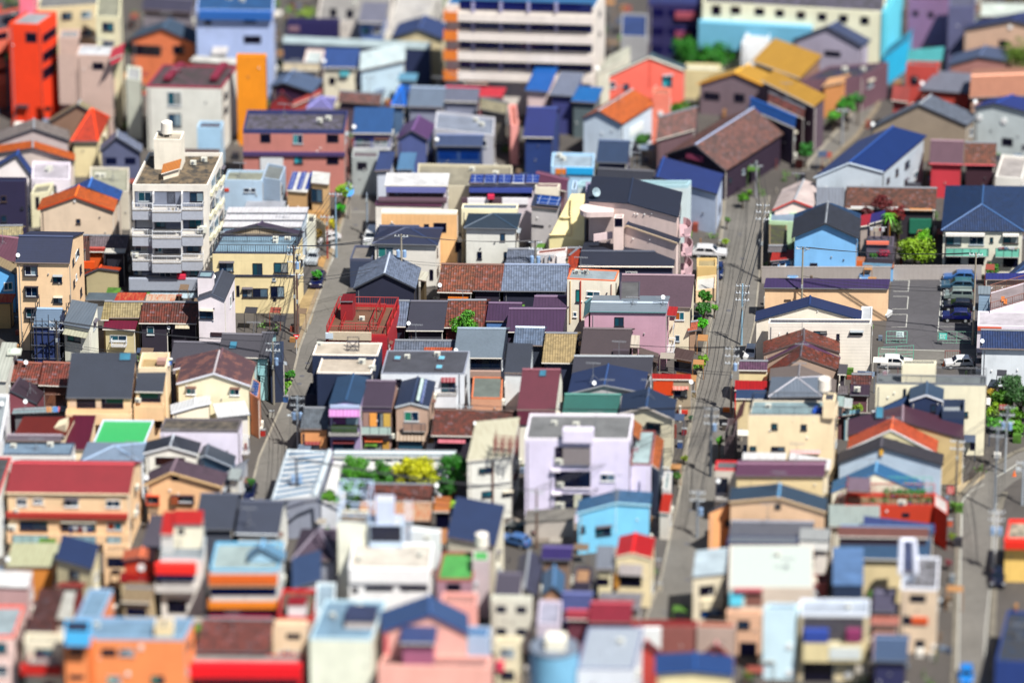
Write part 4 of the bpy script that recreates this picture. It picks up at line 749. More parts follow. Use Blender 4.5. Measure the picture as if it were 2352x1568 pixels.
H('C2','gs',(10,150),(120,152),-80,6.0,'A8D8DC','50505C','s','slim teal walled house at the bend of the left street',k=.4,w=[(0,165,100,310,'k','98D0D8',.1)])
H('C2','flat',(125,190),(250,188),(130,0),5.6,'24304C','3A5070','p','slim dark house with a blue flat roof beside the left street pole',ph=.1)
H('C2','flat',(-60,470),(20,520),(-40,330),5.6,'C88060','3A60B0','c','sliver with blue solar glass and a white eave beside the cream gabled house',ph=.1,cat='house')
H('C2','gs',(1255,130),(1820,135),-10,5.0,'3A3C48','7C88A0','t','long grey blue tiled roof behind the grey roofed white house',k=.4)
H('C2','shed',(1535,135),(1805,138),(1545,52),5.6,'E0C8B0','EC6C3C','t','small bright orange tiled patch roof among the grey tiles',cat='shed',k=.3,z0=0,auto=0)
H('C2','gs',(1812,148),(2260,152),-120,6.2,'1C2A44','8496A8','s','dark walled house with a broad weathered grey roof left of the narrow charcoal roof',k=.4,w=[(1960,155,2250,250,'D','101C30'),(1960,262,2250,320,'k','A88C80',.5)])
par,d_=H('C2','flat',(1148,290),(1915,296),(1205,80),8.4,'E6ECF4','686A76','p','white house with a grey flat roof carrying three skylights and a balcony',ph=.12,pc='8A90A0',
  w=[(1703,335,1835,462,'w'),(1700,332,1835,362,'n','8A2838',.5),(1642,463,1842,570,'p','E8ECF4',1.0),(1645,575,1838,618,'D'),(1640,400,1845,463,'r','7A8090',1.05),(1865,300,1872,620,'k','5A6070',.08),(1280,345,1340,420,'D')],
  sw=[(1920,320,1930,400)])
for x,y in ((1262,180),(1668,180),(1645,262)):
    P_=onz(D('C2',(x,y)),8.35); m=MB(); m.box(P_,SR*.9,SD*1.1,Z*.25); q=m.build('skylight',mat('trim','5A5460'),par); m=MB(); m.box(P_+SR*.1+SD*.1+Z*.25,SR*.7,SD*.9,Z*.02); m.build('pane',mat('g','70B8D0',1.0),q)
H('C2','gf',(670,570),(962,572),(898,292),7.2,'A090B8','2A5078','s','blue roofed house with a purple awning over its glazed balcony',ap=(822,540),o=.1,trim='2A4060',
  w=[(680,578,955,608,'k','B8C8E8',.25),(672,612,955,665,'n','C87CC8',.9),(705,672,945,765,'w','805080'),(668,765,955,832,'r','20303C',.9),(690,770,930,825,'k','38502C',.3),(668,845,955,862,'k','8A7068',.3),(705,905,905,925,'n','8A2030',.4),(708,925,903,1010,'B')],auto=1)
H('C2','gs',(972,596),(1248,600),362,7.0,'A8867C','5C4C62','h','narrow house with a ribbed brown purple roof and orange balcony doors',k=.35,br=2,o=.1,trim='3A3044',
  w=[(972,605,1245,640,'k','564860',.1),(1045,655,1238,790,'w'),(1045,655,1110,790,'k','F8A850',.15),(1172,660,1235,790,'k','D8B050',.15),(970,758,1245,822,'g','B8D0C8',.9),(1000,888,1165,908,'n','F07030',.5),(1025,910,1160,1005,'B'),(1165,918,1225,1002,'k','C89840',.1),(985,875,1012,900,'k','D82020',.2),(1220,840,1235,880,'a')])
H('C2','gf',(1275,600),(1590,605),(1488,325),7.4,'C2A28E','26385C','s','narrow tan house with a navy gable roof and solar strips',ap=(1425,562),o=.15,trim='C0C8D0',
  w=[(1363,642,1495,730,'w','3A8A70'),(1355,735,1560,805,'g','B09080',.6),(1290,830,1560,890,'n','A89078',.8),(1310,900,1530,975,'k','1E5068',.4),(1280,975,1560,990,'k','8A706A',.8)],
  add=[])
P0=onz(D('C2',(1478,550)),8.0); P1=onz(D('C2',(1528,345)),8.6); par_=[o for o in S.objects if o.get('label','').startswith('narrow tan house')][0]
for k_,(x0,x1,x2,x3,y0,y1,c_) in enumerate(((1473,1500,1545,1518,548,346,'C8E0DC'),(1505,1580,1635,1552,572,358,'34508C'))):
    rr_=[c for c in par_.children if c.name.startswith('roof')][0]
    q=[onz(D('C2',(x0,y0)),8.32-.9*(k_*.6)),onz(D('C2',(x1,y0+ (20 if k_ else 8))),8.32-.9*(k_*1.4+.3)),onz(D('C2',(x2,y1+12)),8.32-.9*(k_*1.4+.3)),onz(D('C2',(x3,y1)),8.32-.9*(k_*.6))]
    m=MB(); m.prism([p+Z*.12 for p in q],Z*.06); m.build('solar_panel',mat('c' if k_ else 'p',c_,1.4),par_)
H('C2','gs',(405,800),(655,803),610,4.6,'E8A068','7E8894','t','low orange walled house with a grey tiled roof at the left street corner',k=.38,o=.1,w=[(450,920,588,938,'n','8A2828',.4),(452,935,585,1002,'B'),(432,845,448,1000,'k','3A3038',.1)])
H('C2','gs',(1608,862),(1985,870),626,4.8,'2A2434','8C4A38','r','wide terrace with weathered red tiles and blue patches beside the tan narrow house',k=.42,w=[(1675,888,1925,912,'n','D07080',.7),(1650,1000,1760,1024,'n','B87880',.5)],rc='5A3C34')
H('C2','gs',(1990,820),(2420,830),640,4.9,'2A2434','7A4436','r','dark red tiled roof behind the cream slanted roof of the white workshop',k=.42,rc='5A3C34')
H('C2','flat',(1978,515),(2255,520),(1995,322),5.6,'D8A080','98A49C','p','house with a sage grey flat roof edged in orange behind the patched balcony',ph=.15,pc='D07040')
H('C2','shed',(2110,470),(2340,476),(2120,412),6.2,'F0E4C8','ECE0D0','u','cream shack with a white and blue patched sheet roof over an open balcony',k=.15,w=[(2125,480,2335,620,'D','201C30'),(2120,560,2350,600,'r','6A6468',.5)],add=[dict(kind='flat',FL=(2050,480),FR=(2125,484),back=(2055,410),h=6.2,wall='F4E8CC',roof='6AA8E8',rm='p',ph=.05)])
# hall with L-shaped white roof and garden
par=empty('building',onz(D('C2',(400,1300)),0),'white hall wing with diagonal turquoise skylight stripes beside the left street','building'); rnd.seed(3); hh_=5.2
Q=[onz(D('C2',p),hh_) for p in ((150,1460),(560,1435),(700,1030),(292,1008))]; 
m=MB(); m.prism(Q,Z*.15); m.build('roof',mat('q','F4F8FC',2.75),par); m=MB(); ce=sum(Q,Vector())/4; m.prism([Vector((p.x,p.y,0)) for p in Q],Z*hh_); m.build('wall',mat('siding','8A90A2'),par); m=MB(); q=[onz(D('C2',p_),5.3) for p_ in ((165,1490),(235,1545),(440,1478),(560,1458),(760,1560))]
for a_,b_ in zip(q,q[1:]): m.bar(a_,b_,.13)
m.build('eave_board',mat('trim','1E2438',1),par)
def bil(s,t): return (Q[0]*(1-s)+Q[1]*s)*(1-t)+(Q[3]*(1-s)+Q[2]*s)*t
for k in range(9):
    t0=k/9+.01; m=MB(); a_,b_=bil(.04,t0),bil(.86,min(.985,t0+.1)); a2,b2=bil(.04,t0+.032),bil(.86,min(.998,t0+.132)); m.prism([p+Z*.16 for p in (a_,b_,b2,a2)],Z*.05); m.build('skylight',mat('g','1878A8',1.6),par)
m=MB(); m.bar(bil(.93,0)+Z*.3,bil(.93,1)+Z*.3,.28); m.bar(bil(0,0)+Z*.15,bil(0,1)+Z*.15,.12); m.bar(bil(0,1)+Z*.15,bil(1,1)+Z*.15,.1); m.build('roof_trim',mat('trim','C0CCD4'),par)
H('C2','gs',(705,1062),(1825,1068),1020,4.9,'DCE8F0','CCD8E0','m','long narrow clerestory wing of the white hall with teal windows',cat='building',k=.3,br=1.5,o=.1,auto=0,w=[(878+k*63,1070,930+k*63,1092,'w','5AB0B0') for k in range(12)])
par,d_=H('C2','shed',(700,1215),(1705,1225),(735,1100),3.4,'E0E4EC','FFFFFF','q','bright white lean-to roof of the hall behind the garden trees',cat='building',k=.12,o=.05,auto=0)
par=empty('building',onz(D('C2',(700,1400)),0),'white sloping side roof of the hall left of the garden trees','building'); rnd.seed(4)
Q=[onz(D('C2',p),z_) for p,z_ in (((600,1490),3.2),((800,1500),3.2),((900,1120),3.4),((715,1105),4.6))]; m=MB(); m.prism(Q,Z*.15); m.build('roof',mat('q','FFFFFF',2.75),par); m=MB(); m.prism([Vector((p.x,p.y,0)) for p in Q],Z*3.0); m.build('wall',mat('wall','D8DCE4'),par)
par,d_=H('C2','shed',(1935,1098),(2345,1055),(2020,735),8.2,'E4E4DC','F4F0D4','w','white workshop with a cream corrugated slanted roof and a rusty roof cage',cat='building',k=.22,o=.1,
  w=[(2045,1158,2167,1200,'B'),(2072,1372,2170,1425,'B'),(2265,1378,2352,1412,'B'),(1945,1300,2345,1312,'k','A8A8A8',.15),(2165,1100,2182,1566,'k','6A4438',.15)])
m=MB(); P_=onz(D('C2',(2185,1040)),9.3)
for a in range(4):
    for b in range(3): q=P_+SR*(a*.9)+SD*(b*1.2); m.bar(q,q+Z*(2.2 if a%3==0 else 1.4),.05)
for z_ in (.5,1.0,1.4): 
    for b in range(3): q=P_+SD*(b*1.2)+Z*z_; m.bar(q,q+SR*2.7,.04)
    for a in range(4): q=P_+SR*(a*.9)+Z*z_; m.bar(q,q+SD*2.4,.04)
m.build('roof_cage',mat('trim','7A3A34'),par)
# ---- C3
H('C3','shed',(-70,285),(165,292),(-40,12),8.0,'E0E8EC','3E4658','s','narrow white house with a dark charcoal shed roof above the maroon roof',k=.35,br=2,o=.05,w=[])
H('B3','gs',(10,1600),(280,1605),1438,5.0,'303848','7C92B4','t','blue grey tiled house with a bright ridge beside the yellow tiles',k=.4,rc='C8D8E8')
H('C3','gs',(272,195),(565,200),-78,5.2,'28304C','D8BC84','y','house with a straw yellow tiled roof beside the wooden power pole',k=.4)
H('C3','gs',(625,115),(1075,125),-120,5.6,'584858','584A50','s','house with a dark brown slate roof below the dusky pink house',k=.4,w=[(930,68,1075,125,'k','4A4048',.6)])
H('C3','shed',(1085,52),(1170,56),(1090,-60),5.4,'C0A890','F4E8D8','w','small cream ribbed awning between the brown slate and the dusky pink house',cat='shed',k=.25)
H('C3','shed',(1160,130),(1340,190),(1170,50),4.6,'8A7468','7A6A66','s','small brown side roof beside the dusky pink house',cat='shed',k=.3)
H('C3','shed',(1490,150),(1660,180),(1505,55),4.0,'C88850','6A5450','w','brown ribbed porch roof by the plants of the middle street',cat='shed',k=.2,w=[(1490,190,1650,280,'D')])
H('C3','gs',(548,298),(1280,302),135,6.2,'9A98A0','50505E','h','wide house with a dark grey ribbed roof behind the navy gable',k=.4,rc='9098A0')
H('C3','gf',(510,480),(1215,470),(885,208),5.4,'B8B4B8','1E3A6C','s','house with a broad navy slate gable and a television aerial',ap=(845,398),o=.3,trim='8A8C94',rc='2A4A80',ro=[('dish',755,430,.42,.6),('ant',745,360,2.4,1.2)])
H('C3','gs',(462,655),(980,660),485,5.8,'484850','2C7870','s','house with a sea green slate roof in front of the broad navy gable',k=.4,br=3)
H('C3','gf',(985,660),(1490,715),(1258,425),7.0,'E6DEC0','1E3A60','s','cream two storey house with a navy gable by the middle street',ap=(1232,602),o=.3,trim='D0C8C0',rc='2A4A78',
  w=[(1240,750,1368,832,'y','20242C'),(1250,745,1365,830,'B')],sw=[(1490,740,1505,820)])
H('C3','shed',(1290,345),(1650,350),(1285,295),5.6,'A89880','DC2818','m','red roofed shop house with an orange red wall on the middle street',k=.2,o=.05,w=[(1300,355,1480,490,'k','D84410',.1),(1478,415,1622,436,'n','E08070',.4),(1490,440,1610,508,'B'),(1520,628,1615,660,'k','C83020',.2)],ro=[('dish',1645,420,.42,-.5)])
H('C3','gs',(45,625),(400,628),258,7.4,'F0ECDC','7C3448','s','tall house with a long maroon slate roof and a square skylight',k=.42,br=2.5,o=.05,ro=[('sky',245,325,(.9,1.1),2.4)],w=[(50,632,400,760,'k','6A2C40',.2)])
par,d_=H('C3','flat',(118,890),(1080,896),(165,660),11.2,'E4DCF6','A4A6A8','p','large lilac white block with three recessed balconies and a grey stained flat roof',cat='building',ph=.3,pc='F4EEFC',
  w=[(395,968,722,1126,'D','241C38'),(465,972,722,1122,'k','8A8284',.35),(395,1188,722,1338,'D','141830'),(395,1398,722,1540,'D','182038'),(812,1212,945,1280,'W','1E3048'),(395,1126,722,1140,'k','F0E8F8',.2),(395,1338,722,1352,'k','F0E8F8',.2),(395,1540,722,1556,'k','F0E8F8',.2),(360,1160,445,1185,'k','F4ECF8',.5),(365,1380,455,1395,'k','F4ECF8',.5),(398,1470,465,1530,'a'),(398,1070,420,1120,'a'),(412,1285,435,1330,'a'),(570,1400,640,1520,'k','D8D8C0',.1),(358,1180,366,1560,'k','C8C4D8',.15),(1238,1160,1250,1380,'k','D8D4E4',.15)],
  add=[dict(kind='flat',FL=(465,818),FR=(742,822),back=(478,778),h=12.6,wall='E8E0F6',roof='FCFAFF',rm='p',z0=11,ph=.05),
       dict(kind='flat',FL=(1085,1120),FR=(1275,1125),back=(1130,812),h=7.4,wall='E4DCF6',roof='D4F0F4',rm='p',ph=.2,pc='7A2C28'),
       dict(kind='shed',FL=(1100,850),FR=(1175,905),back=(1120,715),h=9.0,wall='7A4A40',roof='F08840',rm='t',k=.1,z0=8.4,t=.1)])
clothes_on(par,'C3',(1110,980),(1170,960),8.8)
H('C3','shed',(1275,1120),(1350,1175),(1322,850),6.6,'3A4A5C','EC8040','t','orange tiled side canopy hanging along the lilac block facing the street',cat='shed',k=.05,o=.05,t=.1,sw=[(1365,1200,1380,1300,'r')],auto=0)
H('C3','flat',(1380,1350),(1450,1360),(1400,1190),4.2,'D8D4D0','C8D8D8','p','pale little flat roof between the orange canopy and the street',ph=.1,cat='shed')
H('C3','shed',(1355,1566),(1445,1575),(1385,1392),3.6,'E0D8CC','F03A1C','m','bright red orange sloping roof by the street beside the light blue house',cat='shed',k=.15,o=.05)
H('C3','gf',(592,1575),(1275,1500),(970,1360),5.6,'7CCBF2','4A84B8','t','light blue rendered house with a patchy blue tiled gable',ap=(955,1478),o=.2,trim='A8E0F8',rc='6A7078',
  w=[(627,1692,672,1750,'B'),(770,1697,910,1775,'B'),(950,1500,958,1760,'k','C8F0FF',.08)])
# ---- C3 right of the street
H('C3','gs',(2080,262),(2345,266),178,4.8,'F0DCA8','7A5070','t','low cream annex with a mauve tiled roof by the small white car',k=.35,o=.1)
H('C3','shed',(2045,445),(2340,450),(2050,356),4.4,'D81818','E01818','m','bright red metal roofed annex on the right side of the middle street',cat='shed',k=.25,o=.05)
H('C3','shed',(2055,525),(2345,528),(2060,440),4.8,'E0CCA0','1C4878','s','small blue slate annex behind the railed roof deck',cat='shed',k=.25,o=.05)
par,d_=H('C4','flat',(-180,675),(612,680),(-142,540),9.0,'FAE4BC','B8D8E0','p','large cream house with a railed roof deck and a white water tank',pc='E8D8C0',ph=.15,
  w=[(30,752,88,803,'B'),(302,760,357,810,'B'),(30,965,156,1000,'B'),(-168,960,-108,998,'B'),(205,995,482,1018,'n','D8B0B0',.5),(55,712,62,735,'v'),(226,712,233,735,'v'),(418,718,425,740,'v')],
  add=[dict(kind='flat',FL=(505,540),FR=(612,545),back=(520,470),h=11.2,wall='FAE4BC',roof='50566A',rm='k',z0=8.8,ph=.1)],ro=[('tank',515,475,0,2.4)])
roof_rail(par,d_,col='181C2C'); m=MB(); P_=onz(D('C4',(425,650)),8.9)
for k in range(5): q=P_+Vector((k*.25,(k%2)*.4,0)); m.cyl(q,q+Z*(.5+.1*(k%3)),.35,.2,7)
m.build('tarpaulin_heap',mat('f','1E58C8',1.2),par)
m=MB(); q=[onz(D('C3',(2030,750)),7.6),onz(D('C3',(2120,680)),8.9),onz(D('C3',(2150,530)),8.9),onz(D('C3',(2095,590)),7.6)]; m.prism(q,Z*.1); m.build('side_roof',mat('m','8A4038'),par)
H('C3','flat',(1955,865),(2045,868),(1985,705),4.6,'4A4048','8A8480','p','narrow dark balcony wing hung on the left of the cream deck house',ph=.9,pc='5A4C50',cat='shed',auto=0)
# ---- C4
for k,(L_,ap1,Rr,bk,c_,rm_,lab) in enumerate((((-45,112),(330,-10),(662,100),(330,-120),'9A5442','r','rust tiled house farthest back in the row of stepped gables'),
    ((-48,205),(312,28),(650,180),(330,-8),'7C5478','m','plum metal roofed gable second in the row of stepped gables'),
    ((-48,378),(298,140),(645,260),(312,30),'9C5038','r','rusty tiled gable in the middle of the row of stepped gables'))):
    H('C4','gf',L_,Rr,bk,4.6,'A89080',c_,rm_,lab,ap=ap1,o=.1,rc='5A5058',trim='5A4A48')
H('C4','gf',(10,362),(622,470),(290,214),4.4,'B0A090','A4948C','m','faded tan roofed house behind the silver sheet gable',ap=(280,330),o=.1,rc='8A8488')
H('C4','hip',(0,510),(500,505),335,4.6,'8A8A90','96A4B8','m','silver blue sheet metal hipped roof just behind the railed deck',k=.4,hi=3.5,rc='9A9AA4')
H('C4','shed',(640,300),(720,305),(655,205),4.0,'4A4450','5C5860','s','slim dark roof beside the aerial between gables and white siding',cat='shed',k=.3)
H('C4','gs',(760,395),(945,398),302,4.2,'5A4A4C','7C4E48','r','small brown tiled roof under the white sided building',k=.3)
H('C4','shed',(750,490),(930,495),(760,392),3.6,'6A4450','5C4858','m','dark plum flat roof with an outdoor unit in the cluttered passage',cat='shed',k=.1,ro=[('ac',790,450,0,.4)])
H('C4','shed',(640,480),(730,480),(650,405),4.0,'8A7068','8A8084','t','grey tiled scrap roof with orange plants in the cluttered passage',cat='shed',k=.3)
H('C4','shed',(620,590),(700,600),(625,495),4.6,'C8D4D4','C8E4E0','w','left pale sheet of corrugated plastic over the cluttered passage',cat='shed',k=.1,auto=0)
H('C4','shed',(695,600),(770,608),(705,515),4.7,'C8D4D4','DCE8E8','w','right whiter sheet of corrugated plastic over the cluttered passage',cat='shed',k=.1,auto=0)
H('C4','shed',(680,680),(840,660),(690,640),3.6,'4A7080','A0DCF0','w','turquoise strip canopy in the cluttered passage',cat='shed',k=.05,auto=0)
H('C4','shed',(620,705),(745,705),(625,665),3.0,'5A3438','A02838','m','dark red strip roof in the cluttered passage',cat='shed',k=.1,auto=0)
par,d_=H('C4','flat',(992,380),(2005,398),(1000,300),9.6,'F6EED0','9AA4A8','p','tall cream building with a railed roof, stair head and open ground floor',cat='building',ph=.15,pc='707884',
  w=[(1243,434,1270,498,'B'),(1808,645,1840,688,'B'),(1858,870,1905,995,'D'),(1285,540,1295,560,'v')],
  add=[dict(kind='flat',FL=(1232,385),FR=(1545,388),back=(1232,206),h=9.7,wall='F6EED0',roof='3A4858',rm='p',ph=.05)] if 0 else [dict(kind='flat',FL=(1232,204),FR=(1543,208),back=192,h=12.2,wall='F6EED0',roof='3A4858',rm='p',z0=9.4,ph=.05)],ro=[])
roof_rail(par,d_,col='6A6C74'); clothes_on(par,'C4',(1050,270),(1120,270),11.0)
H('C4','gf',(1298,540),(1612,545),(1460,368),7.8,'1A2E54','3C5878','s','dark navy walled house with a small blue grey gable and roof balcony',ap=(1452,488),o=.15,trim='E0E4EC',
  w=[(1497,575,1544,640,'B'),(1555,565,1565,578,'v')],
  add=[dict(kind='flat',FL=(1600,640),FR=(1806,640),back=(1605,530),h=6.9,wall='1A2E54',roof='C4CCD4',rm='p',ph=1.0,pc='2A3A58'),dict(kind='shed',FL=(960,640),FR=(1290,560),back=(1285,490),h=5.8,wall='2A4878',roof='3A5472',rm='s',k=.3,o=.1,trim='E0E4EC')])
H('C4','gf',(728,865),(1800,897),(1240,585),6.2,'C8B080','6A4458','m','wide tan house with a huge mauve brown gable roof and a skylight',ap=(1232,712) if 0 else (1235,735),o=.1,trim='3A3034',rc='9A8490',ro=[('sky',985,710,(1.0,1.9),1.3)],
  sw=[(1730,930,1800,1000,'r')])
H('C4','gf',(725,990),(1550,1022),(1148,695),6.0,'E8DCB0','FF6C3C','t','house with a vivid coral red tiled gable and a tiny dormer',ap=(1130,808),o=.12,trim='E8E8E8',rc='F47040',
  w=[(1150,902,1195,925,'B')],ro=[('sky',985,825,(1.4,.9),1.0)],
  add=[dict(kind='shed',FL=(1250,815),FR=(1385,820),back=(1225,742),h=6.9,wall='F0DCD0',roof='FF6C3C',rm='t',k=.35,z0=5.8,o=.05)])
H('C4','gf',(635,1115),(1608,1130),(1048,872),6.2,'B2C4D8','4A4650','t','blue grey sided house with a long charcoal tiled gable and a yellow vent',ap=(1036,968),o=.25,wm='siding',trim='30323C',rc='5A5660',
  w=[(1024,988,1057,1038,'k','E8B040',.3)],sw=[(1590,1150,1650,1290,'r')])
H('C4','gf',(580,1378),(1428,1385),(1000,1105),5.8,'F2F0DC','4A90CC','m','cream house with a thin bright sky blue gable behind the red terrace',ap=(985,1200),o=.1,trim='3A78B0',rc='6AA8D8',ro=[('ant',930,1230,2.2,.5)])
par,d_=H('C4','flat',(705,1500),(1530,1505),(715,1388),4.6,'C43410','B8A078','p','red building with a fenced roof garden of potted plants and a person',cat='building',ph=.5,pc='C83418',
  w=[(1080,1545,1100,1566,'v'),(1230,1800-1568+1340,1300,1610,'D')],add=[dict(kind='shed',FL=(725,1370),FR=(935,1378),back=(735,1245),h=6.8,wall='A83018',roof='A0889C',rm='w',k=.2,z0=6.5,o=.05,t=.08),dict(kind='flat',FL=(1530,1505),FR=(1650,1590),back=(1530,1388),h=4.8,wall='D83418',roof='F4ECE8',rm='p',ph=.1)])
RED_TERRACE=(par,d_)
roof_rail(par,d_,col='B83028',h=1.3); m=MB()
for x in (728,935):
    for y in (1385,1480): a_=onz(D('C4',(x,y)),4.4); m.bar(a_,a_+Z*2.2,.06)
m.build('post',mat('trim','8A2018'),par)
a_=onz(D('C4',(1030,1410)),4.3); b_=onz(D('C4',(1500,1415)),4.3); m=MB()
for k in range(7): q=a_+(b_-a_)*(k/6); m.bar(q,q+Z*2.4,.04)
for z_ in (.8,1.6,2.4): m.bar(a_+Z*z_,b_+Z*z_,.03)
m.build('net_frame',mat('trim','3AA890'),par)
for k,(x,y,kind_) in enumerate([(1095+55*i,1425,'p') for i in range(7)]+[(1310,1500,'b'),(1385,1500,'b'),(1080,1500,'s'),(1470,1480,'p'),(960,1500,'p'),(1200,1430,'p')]):
    q=onz(D('C4',(x,y)),4.35); e_=empty('potted_plant',q,(['potted plant '+w_+' from the left in the back row of the red terrace' for w_ in ('first','second','third','fourth','fifth','sixth','seventh')]+['bushy potted plant right of the outdoor unit on the red terrace','second bushy potted plant near the right end of the red terrace','low potted plant left of the outdoor unit on the red terrace','potted plant at the front right corner of the red terrace','potted plant under the mauve corrugated canopy of the red terrace','loose potted plant behind the outdoor unit on the red terrace'])[k],'plant','potted plants on the red roof terrace'); m=MB(); m.cyl(q,q+Z*.32,.18,.24,8); m.build('pot',mat('trim',['8A4A30','4A6AC0','E8E4E0'][k%3]),e_)
    m=MB(); rnd.seed(k)
    for j in range(40):
        c_=q+Z*(.35+abs(rnd.gauss(0,.3 if kind_=='p' else .6)))+Vector((rnd.gauss(0,.2),rnd.gauss(0,.2),0)); a=Vector((rnd.gauss(0,1),rnd.gauss(0,1),rnd.gauss(0,1))).normalized()*.1; b=a.orthogonal().normalized()*.08; m.poly([c_-a-b,c_+a-b,c_+a+b,c_-a+b])
    m.build('leaves',mat('l','3A8030',1.6),e_)
q=onz(D('C4',(1190,1500)),4.4); ac(par,q,d_['u'],d_['n'],1.3)
# right column building with mauve roof etc
par,d_=H('C4','gs',(-300,1232),(520,1236),1122,6.6,'E8D4A4','7E5070','h','beige house with a mauve metal roof beside the white corrugated roofs',k=.3,br=2.5,o=.15,trim='3A2C38',
  w=[(-160,1255,-150,1400,'k','D8C498',.05)])
H('C4','shed',(-240,1115),(160,1118),(-230,1018),7.4,'F0E8D8','FAFAFA','w','left white corrugated roof behind the mauve metal roof',k=.1,cat='shed')
H('C4','shed',(185,1118),(570,1180),(200,1022),7.4,'F0E8D8','FCFCFF','w','right white corrugated roof above the bamboo clad side wall',k=.1,cat='shed')
H('C3','flat',(1865,1170),(2065,1175),(1880,1090),7.0,'D8D0C4','8A8A90','p','grey roof box framed in bright red beside the street wires',pc='D82028',ph=.2,w=[(1870,1250,1985,1430,'D','202838'),(1870,1370,1985,1425,'r','3A3440',1.0)],ro=[('dish',1895,1330,.4,-1.5)])
H('C4','gf',(-360,1470),(535,1566),(110,1302),6.0,'FAD0A8','3C5670','s','peach house with a slate blue gable roof and one small gable window',ap=(95,1430),o=.2,trim='F4D0A0',rc='6AA8D8',w=[(65,1488,118,1524,'B')])
H('C3','gf',(1800,1566),(2340,1400),(2260,1335),5.4,'F4B078','7A8292','t','grey tiled side wing with an orange wall left of the slate blue gable',ap=(2040,1465),o=.1,w=[(1955,1636,2000,1692,'B')])
# ================================================================ row A (far)
def F(*a, **k): k.setdefault('aw', (1, 2, 1.5, 1.0)); return H(*a, **k)
F('A1','flat',(-420,130),(-40,140),40,16,'C8382C','8A8A90','p','dark red tower block cut off by the top left corner',cat='building',aw=(4,3,1.6,1.2))
F('A1','flat',(80,215),(350,225),(250,100),15,'F03C0C','C8D4DC','p','tall bright orange red block with dark balcony recesses on its right side',cat='building',pc='F04414',aw=None,w=[(235,300,340,390,'D')],sw=[(390,280,520,360,'D'),(390,450,520,540,'D'),(390,600,520,700,'D')])
F('A1','flat',(170,-200),(300,-196),-260,20,'F87890','E8A0A8','p','bright pink slab of wall at the top left corner',cat='building',aw=None)
par,d_=F('A1','flat',(-260,330),(70,260),(-60,120),12,'D8604A','6A6470','p','salmon block with long stacked balconies at the far left edge',cat='apartment building',aw=None,
  w=[(-300,y,70,y+90,'p','D86850',1.0) for y in (390,540,690)]+[(-300,y-60,70,y,'D') for y in (390,540,690)])
F('A1','shed',(40,560),(230,510),(60,390),5.5,'3A6A80','50B870','w','green roof patch over a teal bay at the far left edge',cat='shed',aw=None)
F('A1','flat',(340,80),(1060,30),(380,-90),13,'D8C8A0','A8A8A8','p','wide sand coloured building along the top left edge',cat='building',aw=(2,4,1.5,1.0))
F('A1','gs',(520,240),(790,230),100,7,'D8C0B0','8A90A4','m','low house with a grey metal roof behind the dusty pink tower',aw=None)
F('A1','flat',(880,150),(1100,160),(900,-100),17,'DED8B4','C8C8B0','p','beige tower with a side of balconies above the brown gabled house',cat='building',aw=(3,1,1.6,1.2),sw=[(1130,40+k*90,1220,90+k*90,'D') for k in range(3)])
F('A1','flat',(540,345),(720,345),(560,270),12.5,'CDB0A4','C4C8CC','p','slim front strip of the dusty pink tower left of its main face',cat='building',aw=None)
par,d_=F('A1','flat',(700,505),(1015,512),(735,410),12.0,'CDB0A4','F0F4FC','p','dusty pink tower block with a white rooftop beside the round window slab',cat='building',aw=None,ph=.1,w=[(850,575,955,640,'D'),(540,505,700,960,'k','CDB0A4',.02)],
  sw=[(1040,560,1090,660,'D'),(1040,750,1150,860,'D'),(1040,940,1150,1040,'D'),(1050,1120,1150,1180,'D')])
F('A1','shed',(1000,555),(1120,500),(1030,450),12.4,'D83050','E83858','m','small magenta red canopy on the edge of the dusty pink tower',cat='shed',k=.1,z0=11.5,aw=None,auto=0)
F('A1','flat',(1160,720),(1290,740),(1170,600),9,'D8DCCC','D8DCE0','p','pale green grey stair block right of the dusty pink tower',cat='building',aw=None)
F('A1','gf',(1190,360),(1790,395),(1570,170),7,'DE7A50','48607C','s','burnt orange house with a blue grey gable and wide dark balcony',ap=(1485,258),aw=None,w=[(1200,415,1480,510,'D'),(1590,420,1690,500,'D')])
F('A1','gs',(1300,90),(1760,120),-30,8,'8A8490','5A5870','m','dark violet grey roof left of the pale blue block at the top',aw=None)
F('A1','flat',(1800,90),(2510,100),(1820,-60),15,'AABCE8','2A70B8','p','pale periwinkle block with a strong blue roof edge at the top',cat='building',ph=.2,aw=None,w=[(1830,95,2500,170,'k','2060B0',.7),(1880,190,1940,230,'D'),(2240,330,2400,400,'D'),(2240,180,2352,215,'D')])
F('A1','shed',(1940,500),(2080,500),(1960,430),6,'E0D8D0','F4F0F0','p','small white roof under the pale periwinkle block',aw=None,cat='shed')
F('A1','shed',(1740,560),(2150,590),(1790,510),7.5,'D8D8D0','F0F0EC','p','white flat roof strip behind the maroon railed roof',aw=None,cat='shed')
F('A1','flat',(2170,515),(2440,518),(2175,495),13.5,'EE9008','C87008','p','bright orange windowless slab tower beside the white railed block',cat='building',aw=None)
par,d_=F('A1','flat',(1345,785),(2035,800),(1500,590),9.8,'DCDCD4','7A5A68','k','white block with a purplish brown roof and dark red roof beams',cat='building',pc='983048',ph=.3,aw=None,w=[(1540,845,1665,970,'w'),(1545,1045,1665,1160,'w')],sw=[(2060,850,2090,920,'D'),(2060,980,2090,1050,'D')])
for x0,x1 in ((1500,1640),(1930,2030)): m=MB(); a_=onz(D('A1',(x0,740)),10); b_=onz(D('A1',(x1,600)),10); m.box(a_,SR*1.0,b_-a_,Z*.5); m.build('roof_beam',mat('trim','A0304C',2),par)
F('A1','flat',(1810,1170),(2030,1175),(1835,1110),6.5,'A8D0EE','6A5A68','p','small sky blue box in front of the white railed block',aw=None)
